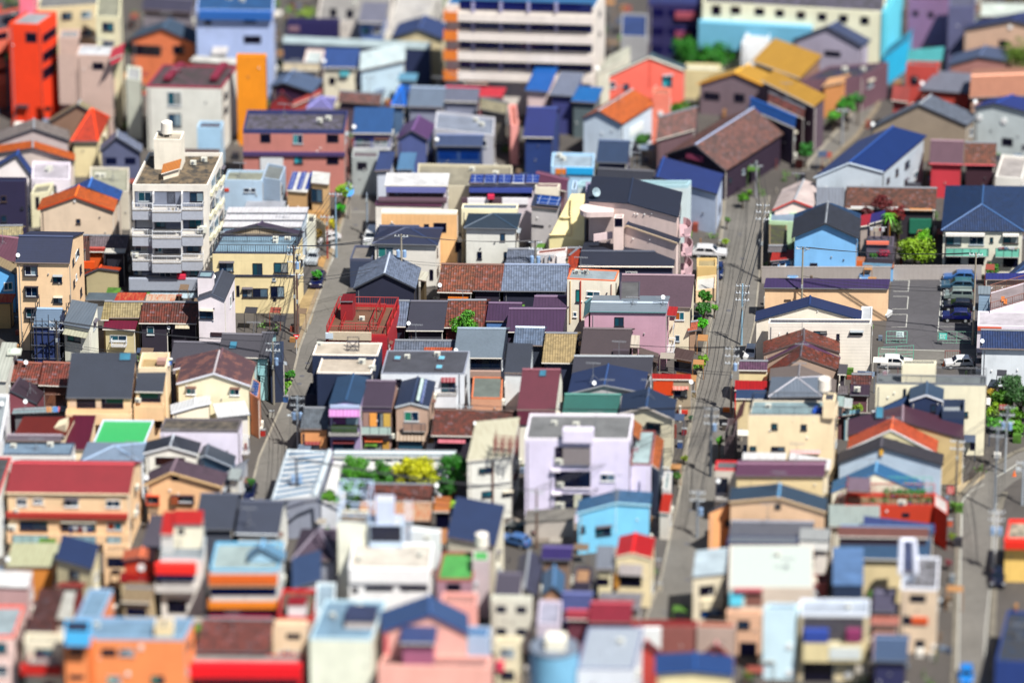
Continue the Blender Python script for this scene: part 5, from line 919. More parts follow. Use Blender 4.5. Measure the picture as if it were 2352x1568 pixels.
F('A1','flat',(1690,1390),(2010,1395),(1700,1370),6.5,'6A5A58','8A7A70','p','brown roofed low block behind the balcony block',aw=None)
F('A1','gf',(430,1130),(1000,1120),(740,920),5.0,'8A6A58','CDBE96','t','house with a straw gable behind the bright red hip roof',ap=(715,960),aw=None)
F('A1','hip',(650,1300),(900,1300),1000,5.2,'E8D8A8','F84818','t','house with a bright vermilion hipped roof at the left',aw=None,k=.4,hi=2.2,br=3)
F('A1','gf',(-300,1400),(640,1290),(310,1090),5.6,'B8A8A8','ADA29E','t','house with a wide grey brown gable behind the orange gable strip',ap=(310,1180),aw=None)
F('A1','gf',(-260,1440),(690,1480),(300,1290),5.2,'D8C8C0','FF7814','t','house with an orange gable roof band at the left edge',ap=(300,1300+60),aw=None)
F('A1','gf',(-250,1660),(290,1620),(170,1380),5.0,'E8E0E0','1C4890','s','house with a royal blue gable roof at the left edge under the orange band',ap=(150,1430),aw=None)
F('A1','flat',(290,1640),(640,1650),(300,1480),5.4,'EDE4F0','E8E0EC','p','whitish lilac house beneath the orange gable band',aw=(1,1,1.5,1))
F('A1','gf',(910,1400),(1300,1400),(1080,1190),5.0,'5A6080','9CA8C8','t','house with a pale blue grey gable between red hip roof and cream tower',ap=(1070,1260),aw=(1,2,1.5,1,'D'))
F('A1','flat',(820,1750),(1180,1760),(830,1530),5.6,'D0C8B8','D8D8C0','p','low house with a long pale khaki roof left of the balcony block',aw=None)
# A2
F('A2','flat',(560,190),(1230,200),(600,-80),7.4,'D4CCC4','C8C4C0','p','wide pale stone building at the top with two small windows',cat='building',aw=None,w=[(680,80,740,160,'D'),(830,90,895,170,'D')])
F('A2','shed',(940,205),(1180,210),(980,20),8,'5A78B8','9A9CB4','m','small house with a lavender grey roof in front of the stone building',aw=(1,2,1.2,.9))
F('A2','flat',(1180,330),(1620,90),(1300,-40),6.0,'D8D4CC','E8E4E0','p','pale concrete hall face angled toward the orange balcony flats',cat='building',aw=None)
F('A2','flat',(280,195),(750,200),(300,165),8,'1C1450','3A3868','p','dark indigo glass fronted block behind the station roof',cat='building',aw=None,w=[(300,240,400,290,'k','8A6A78',.1)])
F('A2','gf',(1240,345),(1720,360),(1560,140),6.5,'D8C8A0','3A5088','s','house with a dark blue gable at the end of the long white canopy',ap=(1495,270),aw=None)
par,d_=F('A2','flat',(250,400),(1600,460),(260,340),6.5,'1C2850','D8EEF4','p','long platform like building with a thin pale roof and deep shade',cat='building',ph=.0,aw=None)  # navy walls stand in colour for the shade under the roof
F('A2','flat',(430,590),(590,600),(470,450),6,'E8D0C8','EEFCFC','p','white roofed house left of the denim blue roof',aw=None)
F('A2','shed',(600,620),(920,625),(640,440),6.2,'E8E0C8','4068B8','m','cream house with a denim blue sloping roof and round window',aw=None,w=[(770,640,860,690,'n','30A0B0',.5),(670,710,730,780,'D')])
F('A2','shed',(950,650),(1370,560),(960,480),6,'B8D0E0','E0F4FA','p','white angular roofed hall right of the denim blue roof',aw=None)
F('A2','shed',(1300,740),(1470,745),(1320,670),4.5,'9AC8E0','80C8F0','m','small sky blue shed roof behind the blue tarpaulin roof',cat='shed',aw=None)
F('A2','gs',(240,640),(580,650),575,5.5,'E8D4B8','E8D8B8','p','pale peach low house with a thin red stripe along its roof',aw=None)
F('A2','gf',(120,800),(520,850),(350,640),5.4,'3A1840','6078A0','s','house with a slate blue gable and dark red porch',ap=(250,760),aw=None,add=[dict(kind='gf',FL=(110,960),FR=(370,965),back=(240,840),h=3.4,wall='8A2028',roof='A02A30',rm='m',ap=(240,850))])
F('A2','shed',(330,975),(600,860),(340,930),3.6,'A04038','DC5048','m','slanting bright red lean-to roof beside the dark red porch',cat='shed',aw=None,auto=0)
F('A2','hip',(460,1000),(700,1005),890,4.8,'8A80A0','9490D8','m','lavender hipped roof house behind the brick brown apartments',aw=None,hi=1.8)
F('A2','gs',(750,930),(1140,960),840,4.8,'5A4A58','9A7270','r','dusty brown tiled roof house between lavender and tarpaulin blue',aw=None)
F('A2','hip',(1240,970),(1370,975),790,4.6,'4A6A90','0E70DC','f','house wrapped with a vivid blue tarpaulin roof',aw=None,hi=1.5)
F('A2','gs',(1390,980),(1720,990),800,4.6,'8A90A8','90A4C0','m','pale steel blue roofed house right of the tarpaulin',aw=None)
F('A2','gs',(1720,930),(2040,940),800,4.6,'8A90A8','8C94B0','m','grey lilac roofed house with a red patched ridge',aw=None,rc='C03050')
F('A2','shed',(1900,760),(2130,770),(1920,690),4.6,'203060','FF7040','m','coral orange roof patch in front of the orange balcony flats',cat='shed',aw=None)
F('A2','shed',(2020,890),(2260,895),(2060,800),4.6,'803040','FF3850','m','hot pink red roof patch below the coral roof',cat='shed',aw=None)
F('A2','gs',(2050,1000),(2300,1050),900,4.8,'8A8478','C4BA98','y','sandy tiled roof house beside the pink gabled wall',aw=None)
par,d_=F('A2','flat',(-120,1190),(810,1195),(-80,1010),9.8,'C07A70','8A84A0','k','brick pink apartment block with dark floor bands and cluttered roof',cat='apartment building',pc='2C3468',ph=.6,aw=None,
  w=[(-120,1395,820,1430,'k','4A3868',.3),(40,1230,135,1310,'D'),(340,1235,430,1320,'w','50A0A8'),(650,1235,760,1310,'D'),(350,1410,430,1500,'w','40B0C0'),(650,1430,760,1510,'D'),(40,1445,250,1560,'k','D8DCE0',.2)],ro=[('ant',260,1080,2),('ac',560,1120),('ac',640,1100)])
F('A2','shed',(880,1225),(1250,1228),(905,985),6.6,'1C3A90','3F74BC','m','house with a large cornflower blue sloping roof beside the pink brick flats',k=.35,aw=(1,2,2,1,'b'))
F('A2','gf',(1280,1290),(1580,1285),(1500,1060),6.2,'4A5890','78548E','m','house with a plum purple gable right of the cornflower roof',ap=(1430,1200),aw=None)
F('A2','flat',(1640,1180),(2180,1240),(1660,1020),6.6,'C8C8D0','B8C4DC','p','cluttered pale house behind the shadowed veranda',aw=(1,3,1,1))
F('A2','gs',(1640,1340),(2080,1345),1240,5.8,'1C4078','5A6C98','m','veranda house with a slate blue roof and deep blue shade',aw=(1,2,2.5,1.2,'D','1A3A80'))  # blue walls and openings carry the veranda's shade as paint
F('A2','shed',(1290,1560),(1440,1560),(1330,1400),5.0,'5A8AC0','6CA4D8','m','light blue sloping roof beside the end of the left street',aw=None)
F('A2','shed',(1090,1570),(1240,1560),(1130,1400),5.2,'C0C8D8','3E5490','m','indigo sloping roof beside the light blue one at the left street end',aw=None)
F('A2','flat',(880,1440),(1120,1445),(890,1380),5.6,'A8B0B0','8A7A84','p','grey house closing off the end of the left street',aw=None,w=[(930,1490,1020,1560,'D')])
F('A2','flat',(1480,1700),(2352,1720),(1490,1500),7.2,'C8C0A8','CCC4AC','p','wide khaki beige wall block behind the white roofed balcony house',cat='building',aw=None)
# apartments with orange ends
par,d_=F('A2','flat',(1740,40),(3110,80),(1850,-120),17.0,'E8E0D8','4A98E0','m','large apartment slab with long pale balconies and orange left ends',cat='apartment building',ph=.2,aw=None,
  w=[(1860,y,3100,y+68,'p','ECE2DA',1.3) for y in (110,290,470,650)]+[(1730,y-15,1860,y+62,'p','E07A28',1.3) for y in (100,275,455,640)]+[(1870,y-90,3090,y-2,'D','18205C') for y in (108,288,468,648)]+[(1980+k*255,y-86,2010+k*255,y,'k','9A98C0',.4) for y in (108,288,468,648) for k in range(4)],
  sw=[(3150,100,3165,160,'D'),(3150,290,3165,340,'D')])
# A3
F('A3','shed',(760,690),(1020,560),(880,520),5.5,'D0D0C0','F4F6E4','p','cream white roof wedge left of the coral gabled house',aw=None)
par,d_=F('A3','flat',(1000,330),(1240,340),(1010,120),10,'9A9CA0','3F5A9C','p','grey concrete block with small blue roof right of the balcony slab',cat='building',aw=None)
F('A3','flat',(1250,30),(1740,40),(1260,-80),9,'242058','3A4890','p','dark indigo block with red patches at the top centre right',cat='building',aw=(3,3,2,1.2,'D','101048'),w=[(1500,110,1700,170,'k','A04858',.5),(1500,290,1640,350,'k','8A3A58',.5)])
par,d_=F('A3','flat',(1750,20),(3420,110),(1790,-200),13,'ECEACC','8A84A0','k','long cream block with square windows and turquoise lower floor at the top right',cat='building',aw=None,
  w=[(1835,50,1920,140,'D'),(2010,60,2100,130,'D'),(2230,75,2320,140,'D')]+[(2420+k*195,90+k*16,2500+k*195,155+k*18,'D') for k in range(5)]+[(1720,205,2760,450,'k','6CB4D4',1.2),(1800,265,1880,390,'D'),(2010,290,2080,350,'D')],
  add=[dict(kind='flat',FL=(3400,108),FR=(3440,112),back=(3560,-200),h=13.1,wall='68DCF4',roof='8A84A0',rm='p')])
F('A4','shed',(1060,520),(1300,340),(1100,440),5,'20B0E0','30C0F0','p','bright cyan awning roof under the turquoise end wall',cat='shed',aw=None)
F('A4','flat',(1290,0),(1700,10),(1300,-100),9,'8A6890','7A5A80','p','mauve purple tower block at the top right',cat='building',aw=None,w=[(1330,100,1380,150,'D'),(1470,110,1520,165,'D')])
F('A3','flat',(2110,395),(2352,360),(2150,310),6,'E0E4E8','F0F4F8','p','small white roofed unit in front of the turquoise floor',aw=None)
F('A3','gf',(870,700),(1580,640),(1300,490),8.4,'EC6C5C','45606E','s','coral pink house with a grey gable and turquoise window',ap=(1262,520),aw=None,trim='F0F0E0',w=[(1380,695,1470,800,'w','30B0C0'),(900,750,950,810,'w'),(1020,770,1075,820,'w'),(1260,560,1270,800,'k','D85848',.1)])
F('A3','flat',(1290,860),(1450,870),(1300,800),7.5,'F68A74','F09A80','p','salmon stair tower at the foot of the coral pink house',cat='building',aw=None,w=[(1340,1010,1390,1070,'v')])
F('A3','flat',(1580,640),(1900,650),(1600,580),4.5,'D8C898','FBFBE4','p','ivory flat roof between the coral house and the yellow gabled roof',aw=None)
F('A3','shed',(120,830),(330,845),(220,600),6,'E0C8C8','0C7CE8','m','house with a vivid azure sloping roof left of the grey roof',aw=None,k=.3)
F('A3','shed',(340,870),(560,885),(450,655),6,'3A4080','9AA6C4','m','house with a pale grey metal roof between two azure roofs',aw=None,k=.3)
F('A3','shed',(540,930),(770,945),(610,790),5.6,'5A6A70','0C8AE8','m','smaller azure sloping roof just left of the orange gable',aw=None,k=.3)
F('A3','gf',(630,1090),(1010,1140),(1110,820),6.0,'C8D8E8','FF7A10','t','white house with a brilliant orange gable roof',ap=(790,1020),aw=None,sw=[(1080,1150,1200,1220,'k','F0F8FF',.1)])
F('A3','gs',(100,1260),(380,1265),990,6.2,'1A3878','0A3486','s','house with a solid royal navy roof beside a white gable wall',aw=None,k=.4,sw=[(430,1150,480,1250)])
F('A3','flat',(-10,1150),(60,1150),(-30,960),6,'F0A098','FFA090','p','salmon pink wall sliver left of the royal navy roof',aw=None)
F('A3','gs',(770,1490),(1060,1500),1290,5.4,'3A3858','42587E','m','house with a slate indigo sloping roof below the orange gable',aw=None)
F('A3','flat',(360,1530),(750,1540),(370,1400),5.8,'A8D0F0','C8E0F4','p','pale blue flat roofed house above the beige terrace',aw=None,w=[(400,1550,500,1600,'k','E08030',.1),(500,1540,750,1600,'k','20A8E8',.2)])
F('A3','gf',(1700,770),(2440,840),(2180,590),6.2,'7C6A74','FFC24A','m','brown house under the front golden yellow gable with a mint skylight',ap=(2045,665),aw=None,w=[(1760,850,1910,920,'D'),(2040,860,2140,940,'D')],trim='F0A838')
F('A4','shed',(-150,560),(290,720),(60,350),7.0,'8A6A58','FFC24E','m','rear golden yellow roof with a dark vent',aw=None,k=.3)
F('A4','shed',(-60,740),(420,980),(60,640),6.2,'5A4A58','FFC24E','m','right slope of golden yellow roofing above the blue and maroon roofs',aw=None,k=.3)
F('A4','gf',(220,370),(860,420),(640,200),6.4,'A8A0B4','40507C','s','lilac grey house with a slate gable left of the street trees',ap=(550,250),aw=None,w=[(520,470,670,520,'D')])
F('A4','flat',(300,740),(850,700),(560,610),4.5,'6A4A58','3A3868','k','dark purple house with orange rooftop planters',aw=None,w=[])
F('A4','shed',(490,800),(690,760),(560,720),4.9,'C08048','F8AE60','m','small apricot roof patch on the dark purple house',cat='shed',aw=None,auto=0)
F('A3','gs',(2180,1000),(2600,1180),900,5.4,'3A3048','2058A8','m','bright blue roof strip below the golden yellow slopes',aw=None,k=.35)
F('A4','gs',(0,940),(330,1090),850,5.6,'5A3040','9A6058','r','brown and maroon tiled strip under the golden yellow slopes',aw=None,k=.3)
F('A3','gf',(1400,1420),(1960,1570),(2220,990),4.6,'2A1830','9A7670','r','long house with a dusty rose brown gable roof by the diagonal street',ap=(1680,1330),aw=None,w=[(1600,1420,1760,1470,'k','A04060',.1)],rc='9AA8C8')
F('A3','gs',(1320,1290),(1680,1190),1080,5.0,'6A5058','9A6E68','r','narrow dusty brown roof behind the long rose brown gable',aw=None)
F('A4','flat',(1270,600),(1560,610),(1290,560),7,'C0443C','8A8088','p','brick red narrow house with an orange side beside the street',aw=None,w=[(1310,700,1380,780,'D')],sw=[])
F('A4','shed',(1130,920),(1290,940),(1150,780),5.6,'B84440','C85048','p','lower brick red roof block beside the street',aw=None)
F('A4','shed',(1270,590),(1600,560),(1290,460),7,'A8A098','68D8DC','m','aqua turquoise roof below the mauve tower',aw=None,k=.2)
F('A4','shed',(1380,820),(1850,860),(1560,650),5.6,'C84838','9CA0B4','m','wide grey sloping roof right of the brick red house',aw=None,k=.3)
F('A4','gf',(1650,600),(2200,560),(2000,420),6,'9A6A64','58688C','s','house with a blue grey gable and rosy brick wall',ap=(1940,520),aw=None)
F('A4','gf',(1780,270),(2700,300),(2400,100),7,'CCA890','2C3A70','s','tan house with a dark navy gable at the upper right edge',ap=(2240,190),aw=None,w=[(2200,230,2250,270,'v'),(2120,370,2200,430,'D')],add=[])
F('A4','flat',(1660,60),(1900,60),(1670,-60),12,'5A5C80','7A7C98','p','dark slate tower right of the mauve tower block',cat='building',aw=None)
F('A4','shed',(1950,150),(2450,160),(1960,30),9,'C8A090','E8F4EC','p','pale mint white roof at the top right corner',aw=None)
F('A4','gs',(1850,900),(2400,880),700,5.2,'C89880','F0A888','m','row with a thin peach pink roof line near the right edge',aw=None,k=.2)
F('A4','gf',(1870,990),(2500,1060),(2250,870),6.8,'C0CACC','143F94','s','pale grey house with a royal blue gable and two round windows at the right edge',ap=(2090,950),aw=None,w=[(1915,1050,1970,1110,'v'),(2140,1080,2200,1140,'v'),(2150,1270,2250,1340,'D')])
F('A4','gf',(940,1180),(1830,1150),(1500,870),4.8,'8A7C6C','7E8AA0','t','long house with a grey gable and khaki end wall at the right',ap=(1390,960),aw=None)
F('A4','gf',(930,1200),(1560,1150),(1400,960),4.6,'4A5070','3A568E','t','slate blue gabled house behind the big royal blue roof',ap=(1190,1090),aw=None)
F('B4','gf',(420,60),(1060,10),(1150,-408),5.0,'B4C0CC','1A4690','m','pale warehouse with a big royal blue gable roof by the diagonal street',ap=(745,-75),aw=None,cat='building',trim='C8D8E8') 
F('A4','gs',(1480,1500),(1790,1510),1290,5.2,'C83040','8A6A78','m','mauve grey left end of the brown roofed row with red eaves',aw=None,trim='C83040')
F('A4','gs',(1800,1510),(2090,1515),1310,5.2,'3A1828','A06850','r','brown tiled right end of the row with red eaves',aw=None,trim='C83040')
F('A4','flat',(2090,1620),(2330,1640),(2150,1420),5.6,'ECE8E0','DCD4D0','p','off white house right of the brown roofed row',aw=None)
F('A4','flat',(1060,1570),(1260,1580),(1080,1500),4.0,'F0F0F0','F8F8FC','p','small white van-like shed roof below the royal blue warehouse',cat='shed',aw=None,auto=0)
# ================================================================ row D (near)
G = lambda *a, **k: H(*a, **k)
G('C1','gs',(1785,1720),(2140,1725),1400,5.6,'4A5060','414A60','s','house with a plain dark slate roof right of the peach brown gable',k=.45)
G('C1','gs',(2160,1760),(2560,1770),1462,5.4,'E8E8E0','454E66','s','house with a dark slate roof and a rooftop aerial right of its twin',k=.45,ro=[('ant',2290,1700,2.4,.8)],trim='C8D0D8')
G('D1','shed',(1290,330),(1470,335),(1390,20),5.6,'C8B898','5E5868','s','narrow dark grey sloping roof left of the red roofed terrace house',k=.3,o=.05)
par,d_=G('D1','flat',(1470,420),(1870,425),(1495,215),8.6,'E8E2DC','C8D4DC','p','slim white house with red roof strips and a cluttered railed terrace',pc='D0D8DC',ph=.2,
  w=[(1430,455,1805,540,'k','FF3028',.9),(1435,545,1790,630,'D','3050A0'),(1430,640,1800,700,'p','D0CCC8',.9),(1540,800,1715,920,'D')],
  add=[dict(kind='shed',FL=(1590,112),FR=(1862,112),back=(1600,-20),h=11.6,wall='F4ECD4',roof='FF3A34',rm='m',z0=8.5,k=.15,o=.05,w=[(1637,150,1692,200,'D')]),
       dict(kind='shed',FL=(1475,205),FR=(1590,208),back=(1505,-10),h=11.0,wall='D8D8D4',roof='FF3A34',rm='m',z0=8.5,k=.15,o=.05)])
roof_rail(par,d_,col='8090A0')
G('D1','shed',(45,500),(490,500),(110,280),4.4,'D88838','EEF0C4','w','pale lemon corrugated roof below the crimson roofed terrace',k=.1,o=.05)
G('D1','shed',(510,425),(850,520),(575,200),6.8,'E8DCB0','1C3E74','s','cream house with a navy roof tilted to the street',k=.25,o=.1,wf=.0,aw=(1,1,1.4,1))
G('D1','flat',(950,350),(1180,350),(960,290),5,'F4CCA0','C8A888','p','beige balcony annex at the foot of the crimson roofed terrace',aw=(1,1,2.2,1.3,'D'))
G('D1','gf',(1120,440),(1420,450),(1310,320),6.4,'C83818','FF8458','m','dark red house with a salmon orange gable roof',ap=(1290,415),aw=None,w=[(1255,470,1340,540,'v')],add=[dict(kind='flat',FL=(1110,640),FR=(1400,650),back=(1120,560),h=4.4,wall='CDB890',roof='B81010',rm='m',ph=0)])
par,d_=G('D1','flat',(1930,520),(2560,520),(1985,270),9.2,'D0D8D8','CFE6E6','p','building with orange striped balconies and an aqua flat roof',pc='70B8E0',cat='apartment building',
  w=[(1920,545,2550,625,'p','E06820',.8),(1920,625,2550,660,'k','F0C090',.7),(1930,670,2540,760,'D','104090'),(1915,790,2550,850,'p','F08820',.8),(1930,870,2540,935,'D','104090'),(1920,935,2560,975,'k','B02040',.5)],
  add=[dict(kind='gf',FL=(2260,440),FR=(2560+50,445),back=(2420,250),h=9.4,wall='A8D0E8',roof='8CC8F4',rm='m',ap=(2400,330),z0=9)])
G('D1','shed',(-80,680),(260,690),(-40,530),6.8,'C8A0A0','FFFFFF','p','rounded white canopy roof at the lower left edge',cat='shed',k=.1,o=0)
G('D1','flat',(-160,1130),(130,1130),(-60,850),7.0,'F0D0C8','C8DCE4','p','whitish house with pink rails and pale blue roof at the lower left edge',pc='F06858',aw=(2,1,1.8,1.2))
G('D1','shed',(240,1090),(480,1095),(360,700),7.0,'8A4A40','7A524C','r','dark brown roof strip beside the pink railed roof',k=.1)
G('D1','shed',(500,980),(640,985),(560,720),6.6,'E0D8C8','E8E8E0','p','off white narrow roof left of the blue L shaped roof',k=.1)
G('D1','shed',(500,680),(740,690),(560,640),6.0,'7A2828','B82818','m','dark red roof fragment behind the blue L shaped roof',cat='shed',k=.2)
G('D1','flat',(220,1180),(570,1190),(240,1100),7.5,'F4EAD0','F0E8D0','p','cream house with a red band beside the big orange building',aw=(1,1,2,1.1),w=[(200,1385,570,1460,'k','C81810',1.0),(270,1290,540,1350,'r','A05060',.9)])
par,d_=G('D1','flat',(590,1140),(1690,1150),(690,960),10.0,'FF9458','A0CCF0','p','big bright orange building with a light blue L shaped roof terrace',cat='building',pc='90B0D0',ph=.4,
  w=[(635,1250,770,1310,'D'),(930,1250,1070,1320,'D'),(1100,1250,1230,1310,'w'),(640,1490,770,1530,'D'),(990,1500,1110,1566,'w','40A090'),(1390,1500,1510,1566,'w','40A090'),(820,1150,870,1600,'k','F88040',.15),(1270,1215,1320,1260,'v'),(1150,1460,1200,1500,'v')],
  add=[dict(kind='flat',FL=(700,960),FR=(920,965),back=(820,700),h=10.0,wall='F09060',roof='A0CCF0',rm='p',pc='90B0D0'),dict(kind='flat',FL=(590,1100),FR=(825,1105),back=(600,985),h=11.2,wall='50BCFF',roof='2A3A60',rm='p',z0=9.5,ph=.1),dict(kind='flat',FL=(1420,1060),FR=(1580,1065),back=(1440,970),h=11,wall='F0D8A8',roof='F0E0C0',rm='p',z0=9.5,ph=.1)])
G('D1','gs',(1110,820),(1380,830),690,5.0,'D0B890','BCA480','w','tan shed roof with laundry between the orange and white houses',cat='shed',k=.2,aw=(1,1,2.4,1,'D'))
G('D1','gs',(1800,1280),(2460,1290),975,6.0,'5A4038','9C5A52','r','wide house with a dusty rust brown roof above the bright red awning',k=.35,br=2)
par,d_=G('D1','flat',(1740,1370),(2770,1380),(1780,1300),5.0,'C81018','D0C8C4','p','long shop front with a bright red awning band at the bottom',cat='building',ph=.1,w=[(1740,1370,2770,1480,'k','F01020',1.2),(1760,1490,2740,1566,'D','3A6070')])
# D2
G('D2','hip',(320,440),(740,440),160,5.6,'8A90A0','5C4A60','s','house with a dusky mauve hipped roof right of the aqua roofed flats',k=.45,hi=3,rc='8A8090')
G('D2','shed',(330,700),(600,620),(330,420),5.8,'B8B0B8','4E6490','m','slate blue curved side roof in front of the dusky mauve roof',k=.15)
G('D2','flat',(545,900),(720,905),(560,640),6.6,'D8E4E8','C0DCF0','p','pale blue and cream narrow terrace house in the lower middle',aw=None)
G('D2','flat',(200,960),(530,965),(240,700),6.2,'D0B0A0','A89070','k','house with a crimson rimmed courtyard roof at the bottom',pc='C80E1C',ph=.5,add=[dict(kind='flat',FL=(290,850),FR=(450,852),back=(310,780),h=7.6,wall='E8E4E8',roof='C8102A',rm='m',z0=6,ph=0)])
G('D2','flat',(150,1020),(460,1025),(160,990),6.5,'FADCB8','F0D8B8','p','pale apricot house front above the bright red awning',w=[(280,1110,410,1160,'D'),(200,1250,400,1330,'l','',.6)])
par,d_=G('D2','flat',(850,510),(1600,520),(890,270),8.6,'FFFFFF','FFF6E8','p','bright white building with a large stained roof terrace and steel ladder',cat='building',pc='F8FAFC',ph=.3,
  w=[(860,505,1590,640,'k','FFFFFF',.3),(880,690,940,740,'D'),(1000,680,1260,720,'D'),(1320,680,1580,720,'D')],
  add=[dict(kind='flat',FL=(1040,110),FR=(1350,112),back=(1050,20),h=11.4,wall='C8DCF4',roof='FFFFFF',rm='p',z0=8.4,w=[(1050,122,1335,265,'D','141C38')]),
       dict(kind='flat',FL=(748,95),FR=(1020,98),back=(770,-20),h=11.2,wall='F4F4E0',roof='D0A858',rm='k',ph=.2),
       dict(kind='flat',FL=(1100,-108),FR=(1268,-104),back=(1105,-160),h=14.4,wall='D0DCF8',roof='FFFFFF',rm='p',z0=11.2,ph=.1),
       dict(kind='flat',FL=(1430,160),FR=(1690,190),back=(1430,130),h=8.9,wall='F4F8FC',roof='F4F8FC',rm='p',ph=.3)],
  ro=[('ac',1540,250,0,.4),('ac',920,440),('ac',1480,400)])
m=MB(); a0=onz(D('D2',(760,90)),11.2); w_=SR*3.6; dd=SD*3.2
for i in (0,1):
    for j in (0,1): q=a0+w_*i+dd*j; m.bar(q,q+Z*3.9,.07)
for z_ in (1.0,3.9):
    m.bar(a0+Z*z_,a0+w_+Z*z_,.06); m.bar(a0+dd+Z*z_,a0+w_+dd+Z*z_,.06); m.bar(a0+Z*z_,a0+dd+Z*z_,.06); m.bar(a0+w_+Z*z_,a0+w_+dd+Z*z_,.06)
m.bar(a0+Z*3.9+w_*.5,a0+dd+Z*3.9+w_*.5,.08); m.bar(a0+dd+Z*1,a0+dd+w_+Z*3.9,.05); m.bar(a0+dd+Z*3.9,a0+dd+w_+Z*1,.05); rails(m,a0,a0+w_)
m.build('steel_frame',mat('trim','B8D0F0'),par)
m=MB(); a0=onz(D('D2',(1370,270)),8.5); b0=a0+Z*5.0+SD*1.0
m.bar(a0,b0,.05); m.bar(a0+SR*.7,b0+SR*.7,.05)
for k in range(14): q=a0+(b0-a0)*(k/14); m.bar(q,q+SR*.7,.035)
m.build('ladder',mat('trim','D8E4F4'),par)
G('C2','gs',(1010,1460),(1600,1470),1305,4.6,'4A3A34','8A4A38','r','low house with brick red tiles behind the steel frame roof',k=.4,ro=[('dish',1660,1370,.42)])
G('C2','shed',(935,1640),(1600,1645),(960,1465),3.8,'6A5040','F4C8A0','u','rust streaked pale metal lean-to below the brick red tiles',k=.15,cat='shed')
G('C2','shed',(1628,1560),(1775,1560),(1645,1425),4.4,'D09060','E08838','u','small orange rusted shed roof near the yellow and green trees',k=.15,cat='shed',w=[(1650,1580,1780,1710,'D')])
G('D2','shed',(1750,225),(2200,310),(1840,-150),6.6,'E8E0C8','2C4476','s','cream house with a large plain navy slate roof set askew',k=.3,o=.1)
par,d_=G('D2','flat',(1660,610),(1990,612),(1720,360),6.0,'A88090','6EE070','p','house with bright green roof decks and a tank in the lower middle',pc='A05848',add=[dict(kind='flat',FL=(1990,440),FR=(2140,445),back=(1995,350),h=7.4,wall='CCBCC0',roof='70F080',rm='p',ph=.1)],w=[(1750,650,1880,720,'D')],ro=[('tank',2075,340,0,1.4)])
G('D2','gs',(2180,780),(2420,790),560,6.0,'D8D4CC','5A5468','s','dim slate roof in front of the car park in the lower middle',k=.4)
G('D2','flat',(2160,790),(2530,800),(2200,770),6,'DCDCCC','C8C4C0','p','pale cream block left of the cylindrical blue tower',cat='building',aw=(2,2,1.2,.9,'D'))
G('D2','flat',(490,1150),(1060,1160),(640,800),9.0,'F0F4E0','A4D0F0','p','tall ivory building with a pale blue roof well at the bottom',cat='building',pc='C0DCE8',ph=.3,add=[dict(kind='flat',FL=(820,1000),FR=(1090,1005),back=(850,860),h=9.6,wall='C8B8B0',roof='44507C',rm='p',z0=8.6,ph=.0)])
par,d_=G('D2','gf',(1150,1090),(1960,1110),(1590,755),9.4,'F8B8AC','3F64A0','s','salmon pink building with a blue gabled roof and a violet front slope',ap=(1600,930),cat='building',o=.3,trim='34508C',
  w=[(1340,1240,1410,1300,'D'),(1460,1240,1590,1370,'D'),(1180,1120,1215,1300,'k','D85060',.1),(1300,1410,1350,1460,'v'),(1400,1410,1450,1460,'v'),(1500,1410,1550,1460,'v'),(1590,1410,1640,1460,'v'),(1190,1510,1270,1560,'D'),(1430,1510,1500,1566,'D'),(1830,1480,2080,1560,'k','8A2A28',.3)],
  add=[dict(kind='shed',FL=(1320,1200),FR=(1650,1205),back=(1350,950),h=9.2,wall='A86080',roof='5468A8',rm='m',k=.3),
       dict(kind='flat',FL=(1700,830),FR=(2020,840),back=(1720,730),h=8.5,wall='F8AFA4',roof='F8B4A8',rm='p'),dict(kind='flat',FL=(1120,1400),FR=(2120,1420),back=(1180,1300),h=6.5,wall='FAB8AA',roof='E0A8A0',rm='p'),
       dict(kind='flat',FL=(1930,1130),FR=(2140,1140),back=(1950,1040),h=8.8,wall='B0C4E0',roof='4898DC',rm='p')])
G('D2','flat',(2200,1180),(2420,1185),(2220,1130),6,'F0E4C0','E8DCC0','p','yellowish beige front with an orange sign left of the blue tower',aw=(2,1,1.6,1),w=[(2210,1360,2280,1450,'k','E84060',.3)])
# D3
G('C3','flat',(120,1660),(560,1640),(140,1560),2.2,'B8B0A8','A8A49C','p','low concrete wall shed behind the small car park',cat='shed',auto=0,ph=0)
G('D3','gs',(265,430),(545,435),320,4.2,'8A7060','4A3C84','m','low house with an indigo metal roof beside the small car park',k=.3)
G('D3','gf',(10,760),(240,770),(160,350),5.0,'8A8078','5A5C78','t','long dark slate gabled house beside the narrow teal garden roof',ap=(110,700),aw=None)
G('D3','gf',(270,760),(480,770),(390,480),4.8,'C89878','5A88B8','m','narrow house with a teal blue roof framed by a brown lattice',ap=(380,680),aw=None)
G('D3','flat',(570,640),(720,645),(590,500),4.2,'3A3448','F0B888','p','small terracotta lit yard roof right of the teal garden roof',cat='shed',aw=None)
G('D3','gs',(440,900),(720,910),740,5.0,'5A6098','5E68A8','m','periwinkle slate roof above the maroon roofs at the bottom',k=.35)
G('D3','shed',(770,520),(935,522),(780,305),5.0,'E8DCB0','A8B0C0','m','cream house with a plain grey metal roof left of the small red gable',k=.25,w=[(770,600,890,670,'D')])
G('D3','gf',(950,410),(1285,425),(1135,185),6.4,'F2E0B4','F42020','m','narrow cream house with a vivid red gable roof',ap=(1100,375),o=.1,trim='F4E8C8',w=[(985,480,1200,560,'n','B8B0B0',.6),(990,570,1190,680,'D'),(940,570,985,690,'k','C88A30',.2)])
G('D3','gs',(780,880),(1180,890),760,4.6,'A8A098','B0A8B0','t','grey tiled low roof between the red gable and the maroon roof',k=.3)
